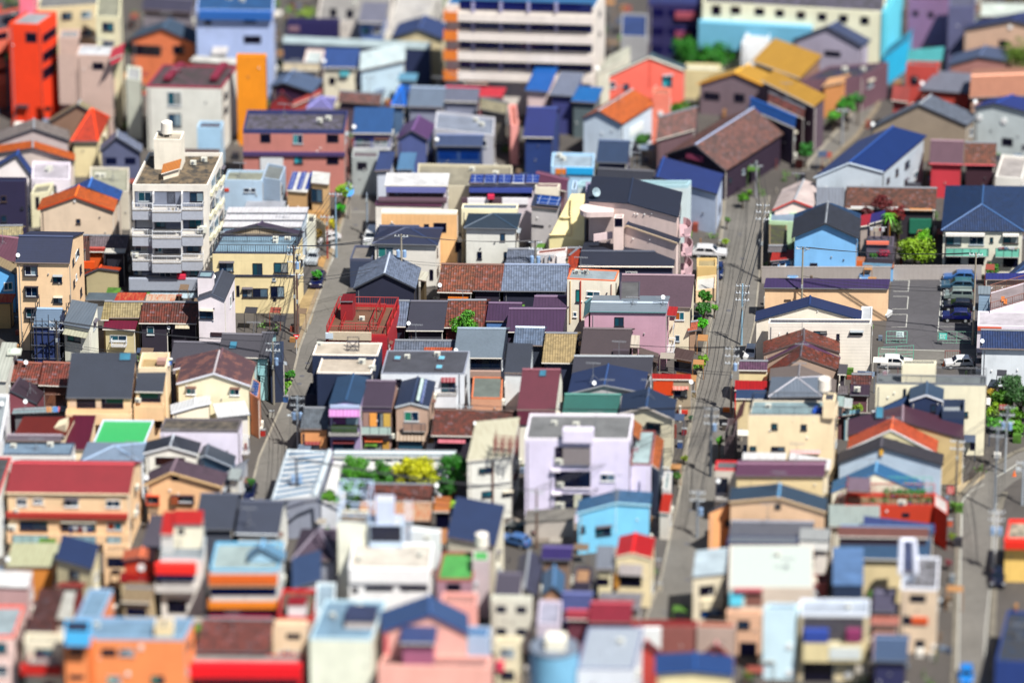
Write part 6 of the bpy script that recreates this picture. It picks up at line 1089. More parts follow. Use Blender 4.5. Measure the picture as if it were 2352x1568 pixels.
G('D3','gs',(700,1010),(1090,1015),830,5.4,'8A2838','B83048','m','crimson metal roofs stepping down in the lower middle',k=.35,add=[dict(kind='gs',FL=(490,980),FR=(720,985),back=900,h=5.2,wall='6A3040',roof='C03048',rm='m')])
par,d_=G('D3','flat',(1100,1030),(1700,1035),(1110,985),6.0,'94605A','A01010','p','brown walled building with a dark red roof edge across the street end',cat='building',ph=.1,pc='8E0C10',w=[(1150,1050,1370,1250,'k','F4FAFC',.4),(1400,1050,1680,1300,'k','945A54',.1)])
G('D3','flat',(1700,1050),(2050,1060),(1710,1000),6.0,'BCA498','E8703C','m','taupe house with an orange roof strip beside the dark red edge',aw=None,ph=.05)
G('D3','gf',(1130,1300),(1370,1310),(1240,1160),5.0,'C04038','A81820','m','small dark red gable roof in front of the white panel',ap=(1235,1200),aw=None)
G('D3','gf',(1720,1360),(2050,1400),(1880,1180),5.0,'C87060','B80810','m','deep red gable roof with a pink ridge right of the blue gable',ap=(1880,1220),aw=None,rc='F0A0A0')
G('D3','gf',(1310,1470),(2040,1490),(1680,1280),6.6,'FAEAB8','1E559C','s','pale yellow house with a royal blue gable roof at the bottom edge',ap=(1680,1450),o=.3,aw=None,trim='1A4888')
par=empty('building',onz(D('D3',(380,1400)),0),'cylindrical steel blue tower with a small white box on top at the bottom edge','building'); rnd.seed(8)
P_=onz(D('D3',(390,1240)),9.5); m=MB(); m.cyl(Vector((P_.x,P_.y,0)),Vector((P_.x,P_.y,9.5)),2.7,n=32); m.build('wall',mat('wall','7AB8DC'),par); m=MB(); m.cyl(P_+Z*.002,P_+Z*.2,2.75,n=32); m.build('roof',mat('p','A8B8D0'),par); m=MB(); m.box(P_+Vector((-1,-1.2,.2)),SR*2.2,SD*2,Z*1.4); m.build('roof_box',mat('wall','FFF4E0'),par)
G('D3','flat',(230,1020),(440,1030),(250,800),6.0,'D0C4D4','D4D4EC','p','cluttered lilac white roof behind the cylindrical tower',aw=None)
par,d_=G('D3','flat',(600,1430),(1120,1435),(700,1050),7.6,'E4EAF4','DCE8F8','m','large pale white roofed building at the bottom centre',cat='building',ph=.1,pc='6A7098',aw=None)
G('D3','shed',(1660,590),(1955,560),(1690,350),7.2,'E8DCC0','DCF0FC','p','left wing with a bright pale blue sloping roof beside the big white roof',k=.1,o=.05,w=[(1720,670,1860,760,'D'),(1740,790,1930,880,'k','E4D8B8',.3),(1730,900,1930,960,'D','204880')])
par,d_=G('D3','flat',(1990,690),(2770,690),(2000,300),8.0,'D8C8B8','EFFCF4','q','building with a very large bright white roof sloping at its right end',cat='building',ph=.05,w=[(2000,730,2120,850,'k','68DCF8',.2),(2040,690,2300,715,'k','C06068',.5),(2150,730,2300,850,'k','8A5A50',.1)])
G('C4','gs',(-360,1790),(410,1800),1650,6.2,'1A2A5C','8A8C98','m','grey flat roof strip with a navy fascia under the peach gable house',k=.15,br=1.5)
G('D3','flat',(1970,280),(2620,290),(1990,210),6.8,'142050','9CA4B0','m','flat grey blue roof strip in front of the navy fascia',ph=.05) 
G('D3','flat',(1970,920),(2290,930),(1975,890),5.2,'E8B898','E0B090','p','peach brown house below the cyan patch',aw=(1,1,1.4,1),w=[(2090,1190,2250,1330,'D')])
# D4
G('C4','shed',(560,1700),(1030,1700),(560,1498),4.6,'D8D4C4','CFE0DC','m','pale mint sheet roof between the peach gable house and the red terrace',k=.05)
G('D4','shed',(875,110),(1530,190),(880,30),4.4,'6A6870','5262A4','w','indigo corrugated roof running below the red building',k=.1,cat='shed')
G('D4','shed',(280,250),(560,262),(300,140),6.4,'F4ECE4','D0D4D4','m','small pale grey ribbed canopy roof in the lower right',k=.15,w=[(290,265,560,335,'k','F8F8F4',.4),(370,350,440,430,'D')],aw=None)
G('D4','gs',(640,420),(1480,440),125,5.8,'E8D4A4','54769E','m','wide house with a brown topped slate blue roof in the lower right',k=.25,br=2,add=[dict(kind='shed',FL=(640,222),FR=(1480,235),back=(640,128),h=7.6,wall='6A5058',roof='9C6A62',rm='m',k=.25,z0=6.5)])
G('D4','flat',(600,670),(870,672),(605,335),7.2,'1C3050','7AAAEA','p','periwinkle blue flat roof in the lower right',ph=.0)
G('D4','flat',(300,640),(540,650),(310,560),4.2,'8A4A50','A85050','k','low reddish roof with planters left of the periwinkle roof',aw=None)
par,d_=G('D4','flat',(1220,690),(1560,700),(1240,400),8.4,'E0C8AC','C0C0CC','k','slim tan house with a tall white roof frame beside the right street',pc='E8ECF8',ph=.3,w=[(1300,755,1450,825,'D'),(1230,950,1310,1030,'D'),(1320,960,1470,1020,'k','D85828',.2),(1350,1170,1440,1300,'D'),(1500,1200,1540,1250,'v')],
  add=[dict(kind='shed',FL=(1230,540),FR=(1350,545),back=(1245,260),h=9.6,wall='C8D0E0',roof='54608C',rm='p',z0=8.2,k=.05,o=0)])
m=MB(); a_,b_,c_,e_=[onz(D('D4',p),9.9) for p in ((1215,560),(1360,560),(1345,255),(1225,255))]
for p,q in ((a_,e_),(e_,c_),(c_,b_)): m.bar(p,q,.2)
m.build('roof_frame',mat('trim','DCE0F0'),par)
G('D4','flat',(-40,880),(255,885),(0,830),9.0,'D0ECFC','6A90B8','p','tall plain pale sky blue tower with three small vents at the bottom right',cat='building',w=[(165,1200,225,1250,'v'),(165,1440,225,1500,'v')],auto=0)
par,d_=G('D4','flat',(290,930),(930,935),(300,790),8.6,'DCCCA4','DCE8FA','p','cream balconied block with a white roof and blue washing at the bottom right',cat='apartment building',pc='E4ECF8',
  w=[(320,960,880,1170,'D','5A5860'),(330,1060,555,1160,'k','2C48A0',.9),(720,1060,855,1160,'k','8A3060',.9),(320,1170,880,1330,'p','E0D0A0',1.0),(320,1370,600,1566,'D'),(690,1450,780,1520,'v'),(560,1200,850,1310,'k','D8E0E0',1.1)])
G('D4','gs',(960,910),(1170,915),730,5.6,'6A4858','5C5874','s','dark plum slate roof between the cream block and the slim tan house',k=.3,w=[])
G('D4','shed',(940,1030),(1200,1035),(950,950),4.6,'E0A898','F09888','m','salmon pink awning roof with orange lanterns below it',cat='shed',k=.15)
G('D4','gs',(960,1360),(1280,1370),1150,5.4,'2A2C58','4E6890','s','slate blue roof at the bottom edge near the right street',k=.35)
G('D4','flat',(2180,260),(2500,265),(2215,60),5.4,'F0C870','F0E4C8','k','yellow shop with a red framed roof at the right edge',pc='F02818',cat='building',ph=.5,w=[(2170,235,2500,310,'k','E82A18',.9)])
G('D4','flat',(2090,1360),(2500,1380),(2200,900),4.6,'1C3A80','3A5070','k','dark shaded block at the lower right corner',cat='building')
# ================================================================ ground, streets
def sheet(name, pts, z, m, kind='structure', t=None):
    mb = MB(); ps = [Vector((p.x, p.y, z)) for p in pts]
    if t: mb.prism([p - Z * t for p in ps], Z * t)
    else:
        a = sum(((ps[i].x * ps[(i + 1) % len(ps)].y - ps[(i + 1) % len(ps)].x * ps[i].y) for i in range(len(ps))), 0)
        mb.poly(ps if a > 0 else ps[::-1])
    o = mb.build(name, m); tag(o, None, None, None, kind); return o
gp = lambda crop, *ps: [onz(D(crop, p), 0) for p in ps]
dp = lambda *ps: [onz(p, 0) for p in ps]
sheet('ground', [Vector(p) for p in ((-6000, -6000, 0), (6000, -6000, 0), (6000, 9000, 0), (-6000, 9000, 0))], 0, mat('a', '6E6864', 2.2))
AS = mat('a', '8E8A84', 1.95); PV = mat('p', 'B8AC98', 2.2)
def strip(name, L_, R_, z, m):       # road between two edge polylines
    mb = MB()
    for i in range(len(L_) - 1): mb.poly([Vector((p.x, p.y, z)) for p in (L_[i], R_[i], R_[i + 1], L_[i + 1])])
    o = mb.build(name, m); return tag(o, None, None, None, 'structure')
L1 = dp((560,1200),(598,1049),(670,884),(690,800),(742,660),(775,560),(798,480),(806,440)); R1 = dp((640,1200),(662,1049),(722,884),(752,800),(800,660),(836,560),(850,480),(856,440))
strip('street', L1, R1, .004, AS)
L2 = dp((1478,1440),(1521,1326),(1566,1121),(1601,909),(1636,742),(1661,542),(1668,450)); R2 = dp((1590,1440),(1606,1326),(1650,1121),(1690,909),(1730,742),(1750,542),(1764,450))
strip('street', L2, R2, .004, AS)
L3 = gp('A4',(330,1568),(620,1240),(830,980),(830,620)) ; R3 = gp('A4',(440,1568),(800,1240),(985,980),(1010,620))
strip('street', L3, R3, .004, AS)
L4 = dp((2196,1600),(2200,1526),(2209,1176),(2212,1140),(2262,1086),(2335,1042),(2420,1010)); R4 = dp((2268,1600),(2268,1500),(2284,1176),(2300,1130),(2330,1105),(2380,1080),(2430,1060))
strip('street', L4, R4, .004, AS)
sheet('parking_lot', gp('B4',(1145,985),(1950,985),(1900,1640),(1055,1640)), .006, mat('a', '6C6A70', 2.1))
sheet('street', gp('C4',(1010,60),(1920,60),(1920,200),(1000,200)), .005, AS)
sheet('yard_paving', dp((1190,1170),(1330,1160),(1330,1240),(1170,1250)), .008, mat('p', 'A89C90', 2.2))
WL = mat('trim', 'E8E8E0', 2.1)
def line_(crop, pts, w=.14, z=.012, name='road_marking', m=None):
    P = [onz(D(crop, p), 0) for p in pts]; mb = MB()
    for a, b in zip(P, P[1:]):
        d = (b - a).normalized(); n = Vector((-d.y, d.x, 0)) * (w / 2); q = [a - n, b - n, b + n, a + n]; mb.poly([Vector((p.x, p.y, z)) for p in q])
    return tag(mb.build(name, m or WL), None, None, None, 'structure')
for y0, y1 in ((1005, 1108), (1155, 1270), (1320, 1437)):
    dx = (y0 - 1005) * -.06; line_('B4', [(1160+dx, y0), (1298+dx, y0), (1288+dx, y1), (1150+dx, y1)], .12)
line_('B4', [(1605, 1010), (1560, 1480)], .12)
for y in (1060, 1145, 1240, 1335, 1430): line_('B4', [(1598 - (y - 1010) * .09, y), (1850, y + 6)], .08)
line_('D4', [(1782, -20), (1772, 300), (1760, 700), (1742, 1400), (1735,1566)], .2); line_('D4', [(2075, 0), (2050, 600), (2000, 1100), (1990, 1350)], .16)
line_('C4', [(1778, 1534), (1785, 1470), (1808, 1430), (1850, 1400)], .2); line_('C4', [(2080, 1255), (2180, 1195), (2285, 1128)], .2); line_('C4', [(2092, 1560), (2100, 1500), (2150, 1450)], .2); line_('C4', [(1850, 1380), (1990, 1310)], .1)
line_('B2', [(655, 925), (715, 795)], .12); line_('B2', [(830, 378), (1008, 380)], .14); line_('C4', [(1040, 68), (1620, 86)], .16)
# pale gutters and narrow pavements
def kerb(L_, off, w, h, name, m):
    mb = MB()
    for a, b in zip(L_, L_[1:]):
        d = (b - a).normalized(); n = Vector((-d.y, d.x, 0)); a2, b2 = a + n * off, b + n * off; mb.prism([a2, b2, b2 + n * w, a2 + n * w], Z * h)
    tag(mb.build(name, m), None, None, None, 'structure')
GT = mat('p', 'C8C0B0', 2.2)
kerb(L1, 0, .3, .02, 'gutter_strip', GT); kerb(L1[3:], .3, .5, .12, 'pavement', mat('p', 'C8B090', 2.4)); kerb(L2, 0, .28, .02, 'gutter_strip', GT); kerb(L2[2:], .28, .3, .12, 'pavement', mat('p', 'B0A898', 2.4)); kerb(R2, -.3, .25, .02, 'gutter_strip', GT)
kerb(L3, 0, .5, .12, 'pavement', GT); kerb(R3, -.7, .7, .12, 'pavement', mat('p', 'B8A890', 2.4)); kerb(L4, .1, .6, .12, 'pavement', mat('p', 'A8A090', 2.4)); kerb(R4[:4], -.8, .7, .12, 'pavement', mat('p', 'A8A090', 2.4))
sheet('yard_paving', gp('B2',(400,1210),(500,1050),(620,950),(600,1060),(500,1410),(400,1430)), .01, mat('p', 'E8C890', 2.0))
sheet('yard_paving', gp('B2',(560,780),(700,790),(640,900),(540,860)), .01, mat('p', 'D8A868', 2.0))
sheet('yard_paving', gp('C4',(1700,1340),(1990,1210),(1990,1250),(1740,1420)), .01, mat('p', 'E0CCA8', 2.0))
for i in range(14):                   # manhole lids and patches
    L_, R_ = (L2, R2) if i % 2 else (L1, R1); k = rnd.randrange(len(L_) - 1); t, s_ = rnd.random(), rnd.uniform(.3, .7)
    c_ = (L_[k].lerp(L_[k+1], t)).lerp(R_[k].lerp(R_[k+1], t), s_); m = MB(); m.v = [c_ + Vector((math.cos(a*.5236)*.33, math.sin(a*.5236)*.33, .012)) for a in range(12)]; m.f = [list(range(12))]
    tag(m.build('manhole_cover', mat('trim', '5A5A60', 2)), None, None, None, 'structure')

# ================================================================ walls and fences
def wall_(crop, a, b, h, col, label, name='wall', cat='wall', t=.15, m='brick', zb=0):
    A, B_ = onz(D(crop, a), zb), onz(D(crop, b), zb); A.z = B_.z = 0; u = (B_ - A).normalized(); n = Vector((-u.y, u.x, 0)); mb = MB(); mb.box(A, B_ - A, n * t, Z * h); mb.box(A + Z * h - n * .03, B_ - A, n * (t + .06), Z * .08)
    return tag(mb.build(name, mat(m, col)), label, cat)
wall_('B4', (1130, 1000), (1960, 1000), 1.95, 'B0A8A4', 'grey concrete block wall along the back of the parking lot', 'block_wall', m='brick')
wall_('B4', (-60, 1035), (1125, 1035), 2.3, 'A8A09C', 'long grey concrete block wall behind the purple roofed shed', 'block_wall', m='brick')
wall_('B1', (768, 1090), (1060, 1090), 2.2, 'B8A880', 'sandy stained yard wall beside the five storey white block', 'yard_wall', m='wall')
def fence(crop, pts, h, col, label, cat='fence', mesh=False, z=0):
    P = [onz(D(crop, p), z) for p in pts]; f = empty('fence', P[0], label, cat); m = MB()
    for a, b in zip(P, P[1:]):
        n = max(1, int((b - a).length / 2))
        for k in range(n + 1): q = a + (b - a) * (k / n); m.bar(q, q + Z * h, .03)
    m.build('posts', mat('trim', col), f); m = MB()
    for a, b in zip(P, P[1:]):
        if mesh:
            for z_ in (.1, .5, 1, h): m.bar(a + Z * min(z_, h), b + Z * min(z_, h), .013)
            n = int((b - a).length / .4)
            for k in range(n): q = a + (b - a) * (k / n); m.bar(q, q + Z * h, .006)
        else: rails(m, a, b, h)
    m.build('rails', mat('trim', col), f); return f
fence('B4', [(1085, 1585), (1275, 1585)], 1.7, '6AC0A8', 'pale green wire fence left of the parking lot entrance', mesh=True)
fence('B4', [(1560, 1585), (1905, 1590)], 1.7, '7AB89C', 'pale green wire fence right of the parking lot entrance', mesh=True)
fence('C4', [(1015, 180), (1335, 160)], 1.9, '48B898', 'bright green net fence beside the white car and lot entrance', mesh=True)
fence('C4', [(1625, 190), (1760, 190)], 1.6, '7A2828', 'brown sliding gate at the yard of the parked white hatchback')
fence('C4', [(1855, 1310), (1985, 1215)], 1.5, '4A3834', 'dark slatted fence beside the bicycle at the street bend')
def signb(crop, p, w, h, z, col, label, letters, lc):
    P = onz(D(crop, p), z); e_ = empty('sign', P, label, 'sign'); m = MB(); m.box(P - SR * w / 2, SR * w, SD * .04, Z * h); m.build('board', mat('trim', col, 1.0), e_); m = MB()
    for row in range(letters):
        x = -w / 2 + .1
        while x < w / 2 - .2: ww = rnd.uniform(.08, .16); zz = h - (row + 1) * h / (letters + .4); m.box(P + SR * x + Z * zz - SD * .02, SR * ww, SD * .01, Z * .11); x += ww + .06
    m.build('lettering', mat('trim', lc, 1), e_); m = MB(); m.bar(Vector((P.x, P.y, 0)), P, .03); m.build('post', mat('trim', '8A8E92'), e_)
signb('B4', (1212, 1528), 1.0, .75, .9, 'D8ECEC', 'white notice board on the green fence left of the lot entrance', 3, '5A6A78')
signb('B4', (1608, 1548), 1.0, .85, .9, '40C8B8', 'teal and white notice board on the fence right of the lot entrance', 3, 'F4F8F8')
signb('C4', (1676, 1400), .85, 1.0, 2.2, 'C82830', 'red shop sign with pale writing beside the street bend', 3, 'F8E8E0')
m = MB(); P_ = onz(D('C3', (1970, 650)), 0); m.box(P_ - SR * .45, SR * .9, SD * .5, Z * .5); tag(m.build('barrier', mat('trim', 'F08030', 1.2)), 'small orange roadside barrier board at the foot of a wooden pole', 'barrier')
for nm_, cr, p_, lab in (('traffic_cone', 'C4', (1615, 225), 'orange traffic cone behind the parked white hatchback'), ('traffic_cone', 'C4', (2262, 1232), 'orange traffic cone at the kerb of the street bend')):
    P_ = onz(D(cr, p_), 0); m = MB(); m.cyl(P_, P_ + Z * .7, .2, .04, 10); m.box(P_ - Vector((.22, .22, 0)), Vector((.44, 0, 0)), Vector((0, .44, 0)), Z * .04); tag(m.build(nm_, mat('trim', 'F07028', 1.1)), lab, 'cone')
# stop sign: red inverted triangle
P_ = onz(D('B2', (372, 1530)), 2.4); e_ = empty('stop_sign', P_, 'red triangular stop sign on the left street corner', 'sign'); m = MB(); m.prism([P_ + Z * .35 - SR * .42, P_ + Z * .35 + SR * .42, P_ - Z * .35], SD * .05); m.build('plate', mat('trim', 'E82020', 1), e_)
m = MB(); m.box(P_ + Z * .08 - SR * .22 - SD * .01, SR * .44, SD * .008, Z * .14); m.build('lettering', mat('trim', 'F8F8F8', 1), e_); m = MB(); m.bar(Vector((P_.x, P_.y + .08, 0)), P_ + Vector((0, .08, 0)), .04); m.build('post', mat('trim', 'C8C8C8'), e_)

# ================================================================ cars
def make_car(label, col, L_=4.2, Wd=1.7, Hh=1.5, style='hatch'):
    c = empty('parked_car', (0, 0, 0), label, 'car', 'cars parked about the quarter'); hw = Wd / 2
    prof = {'hatch': [(-.5, .35), (-.5, .55), (-.46, .62), (-.24, .66), (-.08, .97), (.1, 1.0), (.36, .98), (.46, .72), (.5, .6), (.5, .35)],
            'van': [(-.5, .3), (-.5, .5), (-.45, .6), (-.33, .64), (-.2, .97), (0, 1.0), (.44, .98), (.49, .62), (.5, .3)],
            'sedan': [(-.5, .35), (-.5, .55), (-.46, .64), (-.2, .68), (-.04, .98), (.2, 1.0), (.32, .93), (.42, .72), (.5, .66), (.5, .35)]}[style]
    belt = .66; m = MB(); n = len(prof); rows = []
    for s_, inset in ((-1, 0), (1, 0)): pass
    def sec(y):                       # outline at side position y (-1..1)
        pts = []
        for x, z in prof:
            zz = z if z <= belt else belt + (z - belt)
            pts.append((x * L_, zz * Hh))
        return pts
    for yy, sh, dz in ((-1, 1, 0), (-.9, 1, .0), (.9, 1, 0), (1, 1, 0)):
        r_ = []
        for x, z in prof:
            top = max(0, (z - belt)) / (1 - belt); w_ = hw * (1 - .17 * top); edge = abs(yy) == 1
            r_.append(Vector((x * L_ * (.985 if edge else 1), w_ * (yy if abs(yy) == 1 else math.copysign(.88, yy)), (z * Hh) - (.05 * Hh if edge and z > .5 else 0))))
        rows.append(r_)
    for r_ in rows: m.v += r_
    for a in range(3):
        for k in range(n):
            j = (k + 1) % n; m.f.append([a * n + k, (a + 1) * n + k, (a + 1) * n + j, a * n + j])
    m.f.append(list(range(n))); m.f.append([3 * n + k for k in range(n)][::-1])
    body = m.build('body', mat('x', col, 1.5), c); 
    # windows
    top = [p for p in prof if p[1] > belt + .2]; x0, x1 = min(p[0] for p in top), max(p[0] for p in top); xf = [p[0] for p in prof if abs(p[1] - belt) < .09 and p[0] < 0][-1]; xr = [p[0] for p in prof if p[0] > .3 and p[1] < .8][0]
    G_ = mat('g', '16202C', 1.5)
    for s_ in (-1, 1):
        def pt(x, z): top_ = (z - belt) / (1 - belt); return Vector((x * L_, s_ * (hw * (1 - .17 * top_) + .012), z * Hh - .05 * Hh))
        zc = belt + .06; zt = .95; xs = [(xf + .05, x0 + .02), ]; xm = (x0 + x1) / 2
        for a, b, c2, d2 in ((xf + .06, xm - .02, x0 + .03, xm - .02), (xm + .01, xr - .04, xm + .01, x1 - .03)):
            mb = MB(); q = [pt(a, zc), pt(b, zc), pt(d2, zt), pt(c2, zt)]; mb.prism(q, Vector((0, -s_ * .03, 0))); mb.build('window', G_, c)
    def glassq(xa, za, xb, zb, nm):
        wa = hw * (1 - .17 * max(0, (za - belt) / (1 - belt))) * .82; wb = hw * (1 - .17 * max(0, (zb - belt) / (1 - belt))) * .8; mb = MB(); sgn = -1 if xa < 0 else 1
        d_ = Vector((zb * Hh - za * Hh, 0, -(xb - xa) * L_)).normalized(); d_ = d_ if d_.z > 0 else -d_
        mb.prism([Vector((xa * L_, -wa, za * Hh)) + d_ * .012, Vector((xa * L_, wa, za * Hh)) + d_ * .012, Vector((xb * L_, wb, zb * Hh)) + d_ * .012, Vector((xb * L_, -wb, zb * Hh)) + d_ * .012], d_ * -.03); mb.build(nm, G_, c)
    i0 = [i for i, p in enumerate(prof) if p[0] == x0][0]; pa = prof[i0 - 1]; glassq(pa[0] + (x0 - pa[0]) * .12, pa[1] + (prof[i0][1] - pa[1]) * .12, pa[0] + (x0 - pa[0]) * .9, pa[1] + (prof[i0][1] - pa[1]) * .9, 'windscreen')
    i1 = [i for i, p in enumerate(prof) if p[0] == x1][0]; pb = prof[i1 + 1]; glassq(pb[0] + (x1 - pb[0]) * .25, pb[1] + (prof[i1][1] - pb[1]) * .25, pb[0] + (x1 - pb[0]) * .88, pb[1] + (prof[i1][1] - pb[1]) * .88, 'rear_window')
    for x in (-.31, .31):
        for s_ in (-1, 1):
            q = Vector((x * L_, s_ * (hw - .2), .31)); mb = MB(); mb.cyl(q, q + Vector((0, s_ * .22, 0)), .31, n=16); w_ = mb.build('wheel', mat('trim', '16161A', 1), c); mb = MB(); mb.cyl(q + Vector((0, s_ * .22, 0)), q + Vector((0, s_ * .235, 0)), .19, n=10); mb.build('rim', mat('x', 'B8BCC0', 1.5), w_)
    for s_ in (-1, 1):
        mb = MB(); mb.box(Vector((-.502 * L_, s_ * hw * .8 - .17, .5 * Hh)), Vector((.06, 0, 0)), Vector((0, .34, 0)), Z * .13); mb.build('headlight', mat('x', 'E8ECF0', 1.2), c)
        mb = MB(); mb.box(Vector((.497 * L_, s_ * hw * .85 - .08, .52 * Hh)), Vector((.03, 0, 0)), Vector((0, .16, 0)), Z * .22); mb.build('tail_light', mat('x', 'C01818', 1.2), c)
        mb = MB(); mb.box(Vector(((xf + .06) * L_, s_ * (hw + .02), belt * Hh)), Vector((.1, 0, 0)), Vector((0, s_ * .16, 0)), Z * .13); mb.build('wing_mirror', mat('x', col, 1.5), c)
    for x_ in (-.508, .485): mb = MB(); mb.box(Vector((x_ * L_, -hw * .9, .22 * Hh)), Vector((.1, 0, 0)), Vector((0, hw * 1.8, 0)), Z * .16); mb.build('bumper', mat('x', col, 1.7), c)
    mb = MB(); mb.box(Vector((-.45 * L_, -hw * .9, .16)), Vector((.9 * L_, 0, 0)), Vector((0, hw * 1.8, 0)), Z * .2); mb.build('chassis', mat('trim', '101014', 1), c)
    return c
def car(crop, p, yaw, label, col, L_, Wd, Hh, style):    # p = px of the ground point under the middle
    c = make_car(label, col, L_, Wd, Hh, style); c.location = onz(D(crop, p), 0); c.location.z = .012; c.rotation_euler.z = yaw; return c
Y0 = -YAW * .5
car('B4', (1760, 1010), Y0, 'light blue estate car farthest back in the row of five', '3A6CB0', 4.4, 1.7, 1.5, 'hatch')
car('B4', (1745, 1095), Y0, 'steel blue people carrier second in the row of five', '3C5C74', 4.7, 1.7, 1.65, 'hatch')
car('B4', (1750, 1185), Y0, 'silver green minivan with a pale roof in the middle of the row', '8C9A98', 3.9, 1.65, 1.7, 'van')
car('B4', (1745, 1275), Y0, 'black hatchback fourth in the row with the minivan behind it', '0A1426', 4.1, 1.7, 1.45, 'hatch')
car('B4', (1730, 1375), Y0, 'dark navy hatchback nearest in the row of five', '0C1C5C', 3.8, 1.68, 1.6, 'hatch')
car('B4', (220, 1000), R(90), 'light blue kei van left of its twin behind the purple shed', '5A90C4', 3.3, 1.45, 1.85, 'van')
car('B4', (880, 1010), R(90), 'light blue kei van right of its twin behind the purple shed', '5A86B8', 3.3, 1.45, 1.9, 'van')
car('B4', (985, 1330), R(150), 'white estate car beside the white annex and wire fence', 'F4F4F4', 4.2, 1.7, 1.5, 'hatch')
car('B3', (1815, 790), R(174), 'white people carrier parked off the middle street on a carport', 'F4F4F8', 4.6, 1.75, 1.65, 'hatch')
car('C3', (2190, 150), R(80), 'small white car with a dark roof rack beside the mauve tiled annex', 'F4F4F4', 3.4, 1.5, 1.5, 'hatch')
car('C4', (1180, 235), R(176), 'white people carrier beside the bright green net fence', 'F6F6F6', 4.1, 1.7, 1.6, 'hatch')
car('C4', (1750, 235), R(4), 'white hatchback beside the brown sliding gate', 'F4F4F4', 3.6, 1.6, 1.5, 'hatch')
car('B2', (1060, 660), R(82), 'white van half hidden at the head of the left street', 'F0F4F8', 4.2, 1.7, 1.9, 'van')
car('B2', (640, 655), R(30), 'white sedan in the car port beside the left street', 'F0F0F4', 4.0, 1.65, 1.4, 'sedan')
car('B2', (525, 835), R(84), 'silver car behind the garden hedge on the left street', 'C8D0D8', 3.6, 1.6, 1.45, 'hatch')
car('B2', (570, 1040), R(82), 'dark blue car under a green bush beside the left street', '101C4C', 4.0, 1.65, 1.45, 'hatch')
car('C1', (2290, 1430), R(84), 'navy car parked at the bottom of the left street', '142048', 4.0, 1.65, 1.5, 'hatch')
car('D3', (95, 190), R(-30), 'dark green hatchback in the small car park', '12242C', 4.0, 1.65, 1.45, 'hatch')
car('D3', (30, 300), R(-30), 'blue and white hatchback behind the dark green one', '4A78B8', 3.8, 1.6, 1.5, 'hatch')
car('D4', (2110, 640), R(85), 'dark car standing in shade by the right street', '101830', 4.2, 1.7, 1.5, 'hatch')
car('D4', (1820, 1540), R(85), 'bright blue car at the bottom edge of the right street', '2090F0', 3.8, 1.6, 1.5, 'hatch')
car('B3', (1890, 960), R(85), 'navy blue car nosing out beside the low beige wall', '182C60', 3.6, 1.5, 1.5, 'hatch')
car('C4', (1960, 240), R(85), 'dark parked car in the shade beside the light blue house wall', '0C1424', 3.8, 1.6, 1.5, 'hatch')
# bicycle
P_ = onz(D('C4', (2035, 1190)), 0); e_ = empty('bicycle', P_, 'dark bicycle standing beside the slatted fence at the bend', 'bicycle')
for x in (-.5, .5):
    m = MB(); c_ = P_ + SR * x + Z * .33
    for k in range(14): a, b = k * .4488, (k + 1) * .4488; m.bar(c_ + SR * math.cos(a) * .32 + Z * math.sin(a) * .32, c_ + SR * math.cos(b) * .32 + Z * math.sin(b) * .32, .03)
    m.build('wheel', mat('trim', '181820', 1), e_)
m = MB(); a, b, c_, d2 = P_ - SR * .5 + Z * .33, P_ - SR * .25 + Z * .75, P_ + SR * .35 + Z * .8, P_ + Z * .33
for p, q in ((a, b), (b, c_), (a, d2), (d2, b), (d2, c_), (c_, P_ + SR * .5 + Z * .33), (c_, c_ + Z * .2), (c_ + Z * .2 - SD * .25, c_ + Z * .2 + SD * .25)): m.bar(p, q, .025)
m.build('frame', mat('trim', '283048', 1), e_); m = MB(); m.box(b + Z * .1 - SR * .12 - SD * .07, SR * .24, SD * .14, Z * .06); m.build('saddle', mat('trim', '101010', 1), e_)
# garden chairs on the railed terrace
for k, (x, y) in enumerate(((2140, 1225), (2165, 1250))):
    P_ = onz(D('B4', (x, y)), 5.1); e_ = empty('garden_chair', P_, ['orange wooden folding chair nearer the stair box on the railed terrace', 'orange wooden folding chair farther from the stair box on the railed terrace'][k], 'chair', 'wooden chairs on the roof terrace'); m = MB(); m.box(P_ + Z * .42, SR * .45, SD * .45, Z * .04); m.build('seat', mat('trim', 'E89050'), e_); m = MB(); m.box(P_ + Z * .46 + SD * .42, SR * .45, SD * .04, Z * .45); m.build('backrest', mat('trim', 'E89050'), e_)
    for i in (0, 1):
        for j in (0, 1): m = MB(); q = P_ + SR * (.03 + .39 * i) + SD * (.03 + .39 * j); m.bar(q, q + Z * .42, .02); m.build('leg', mat('trim', 'C87840'), e_)

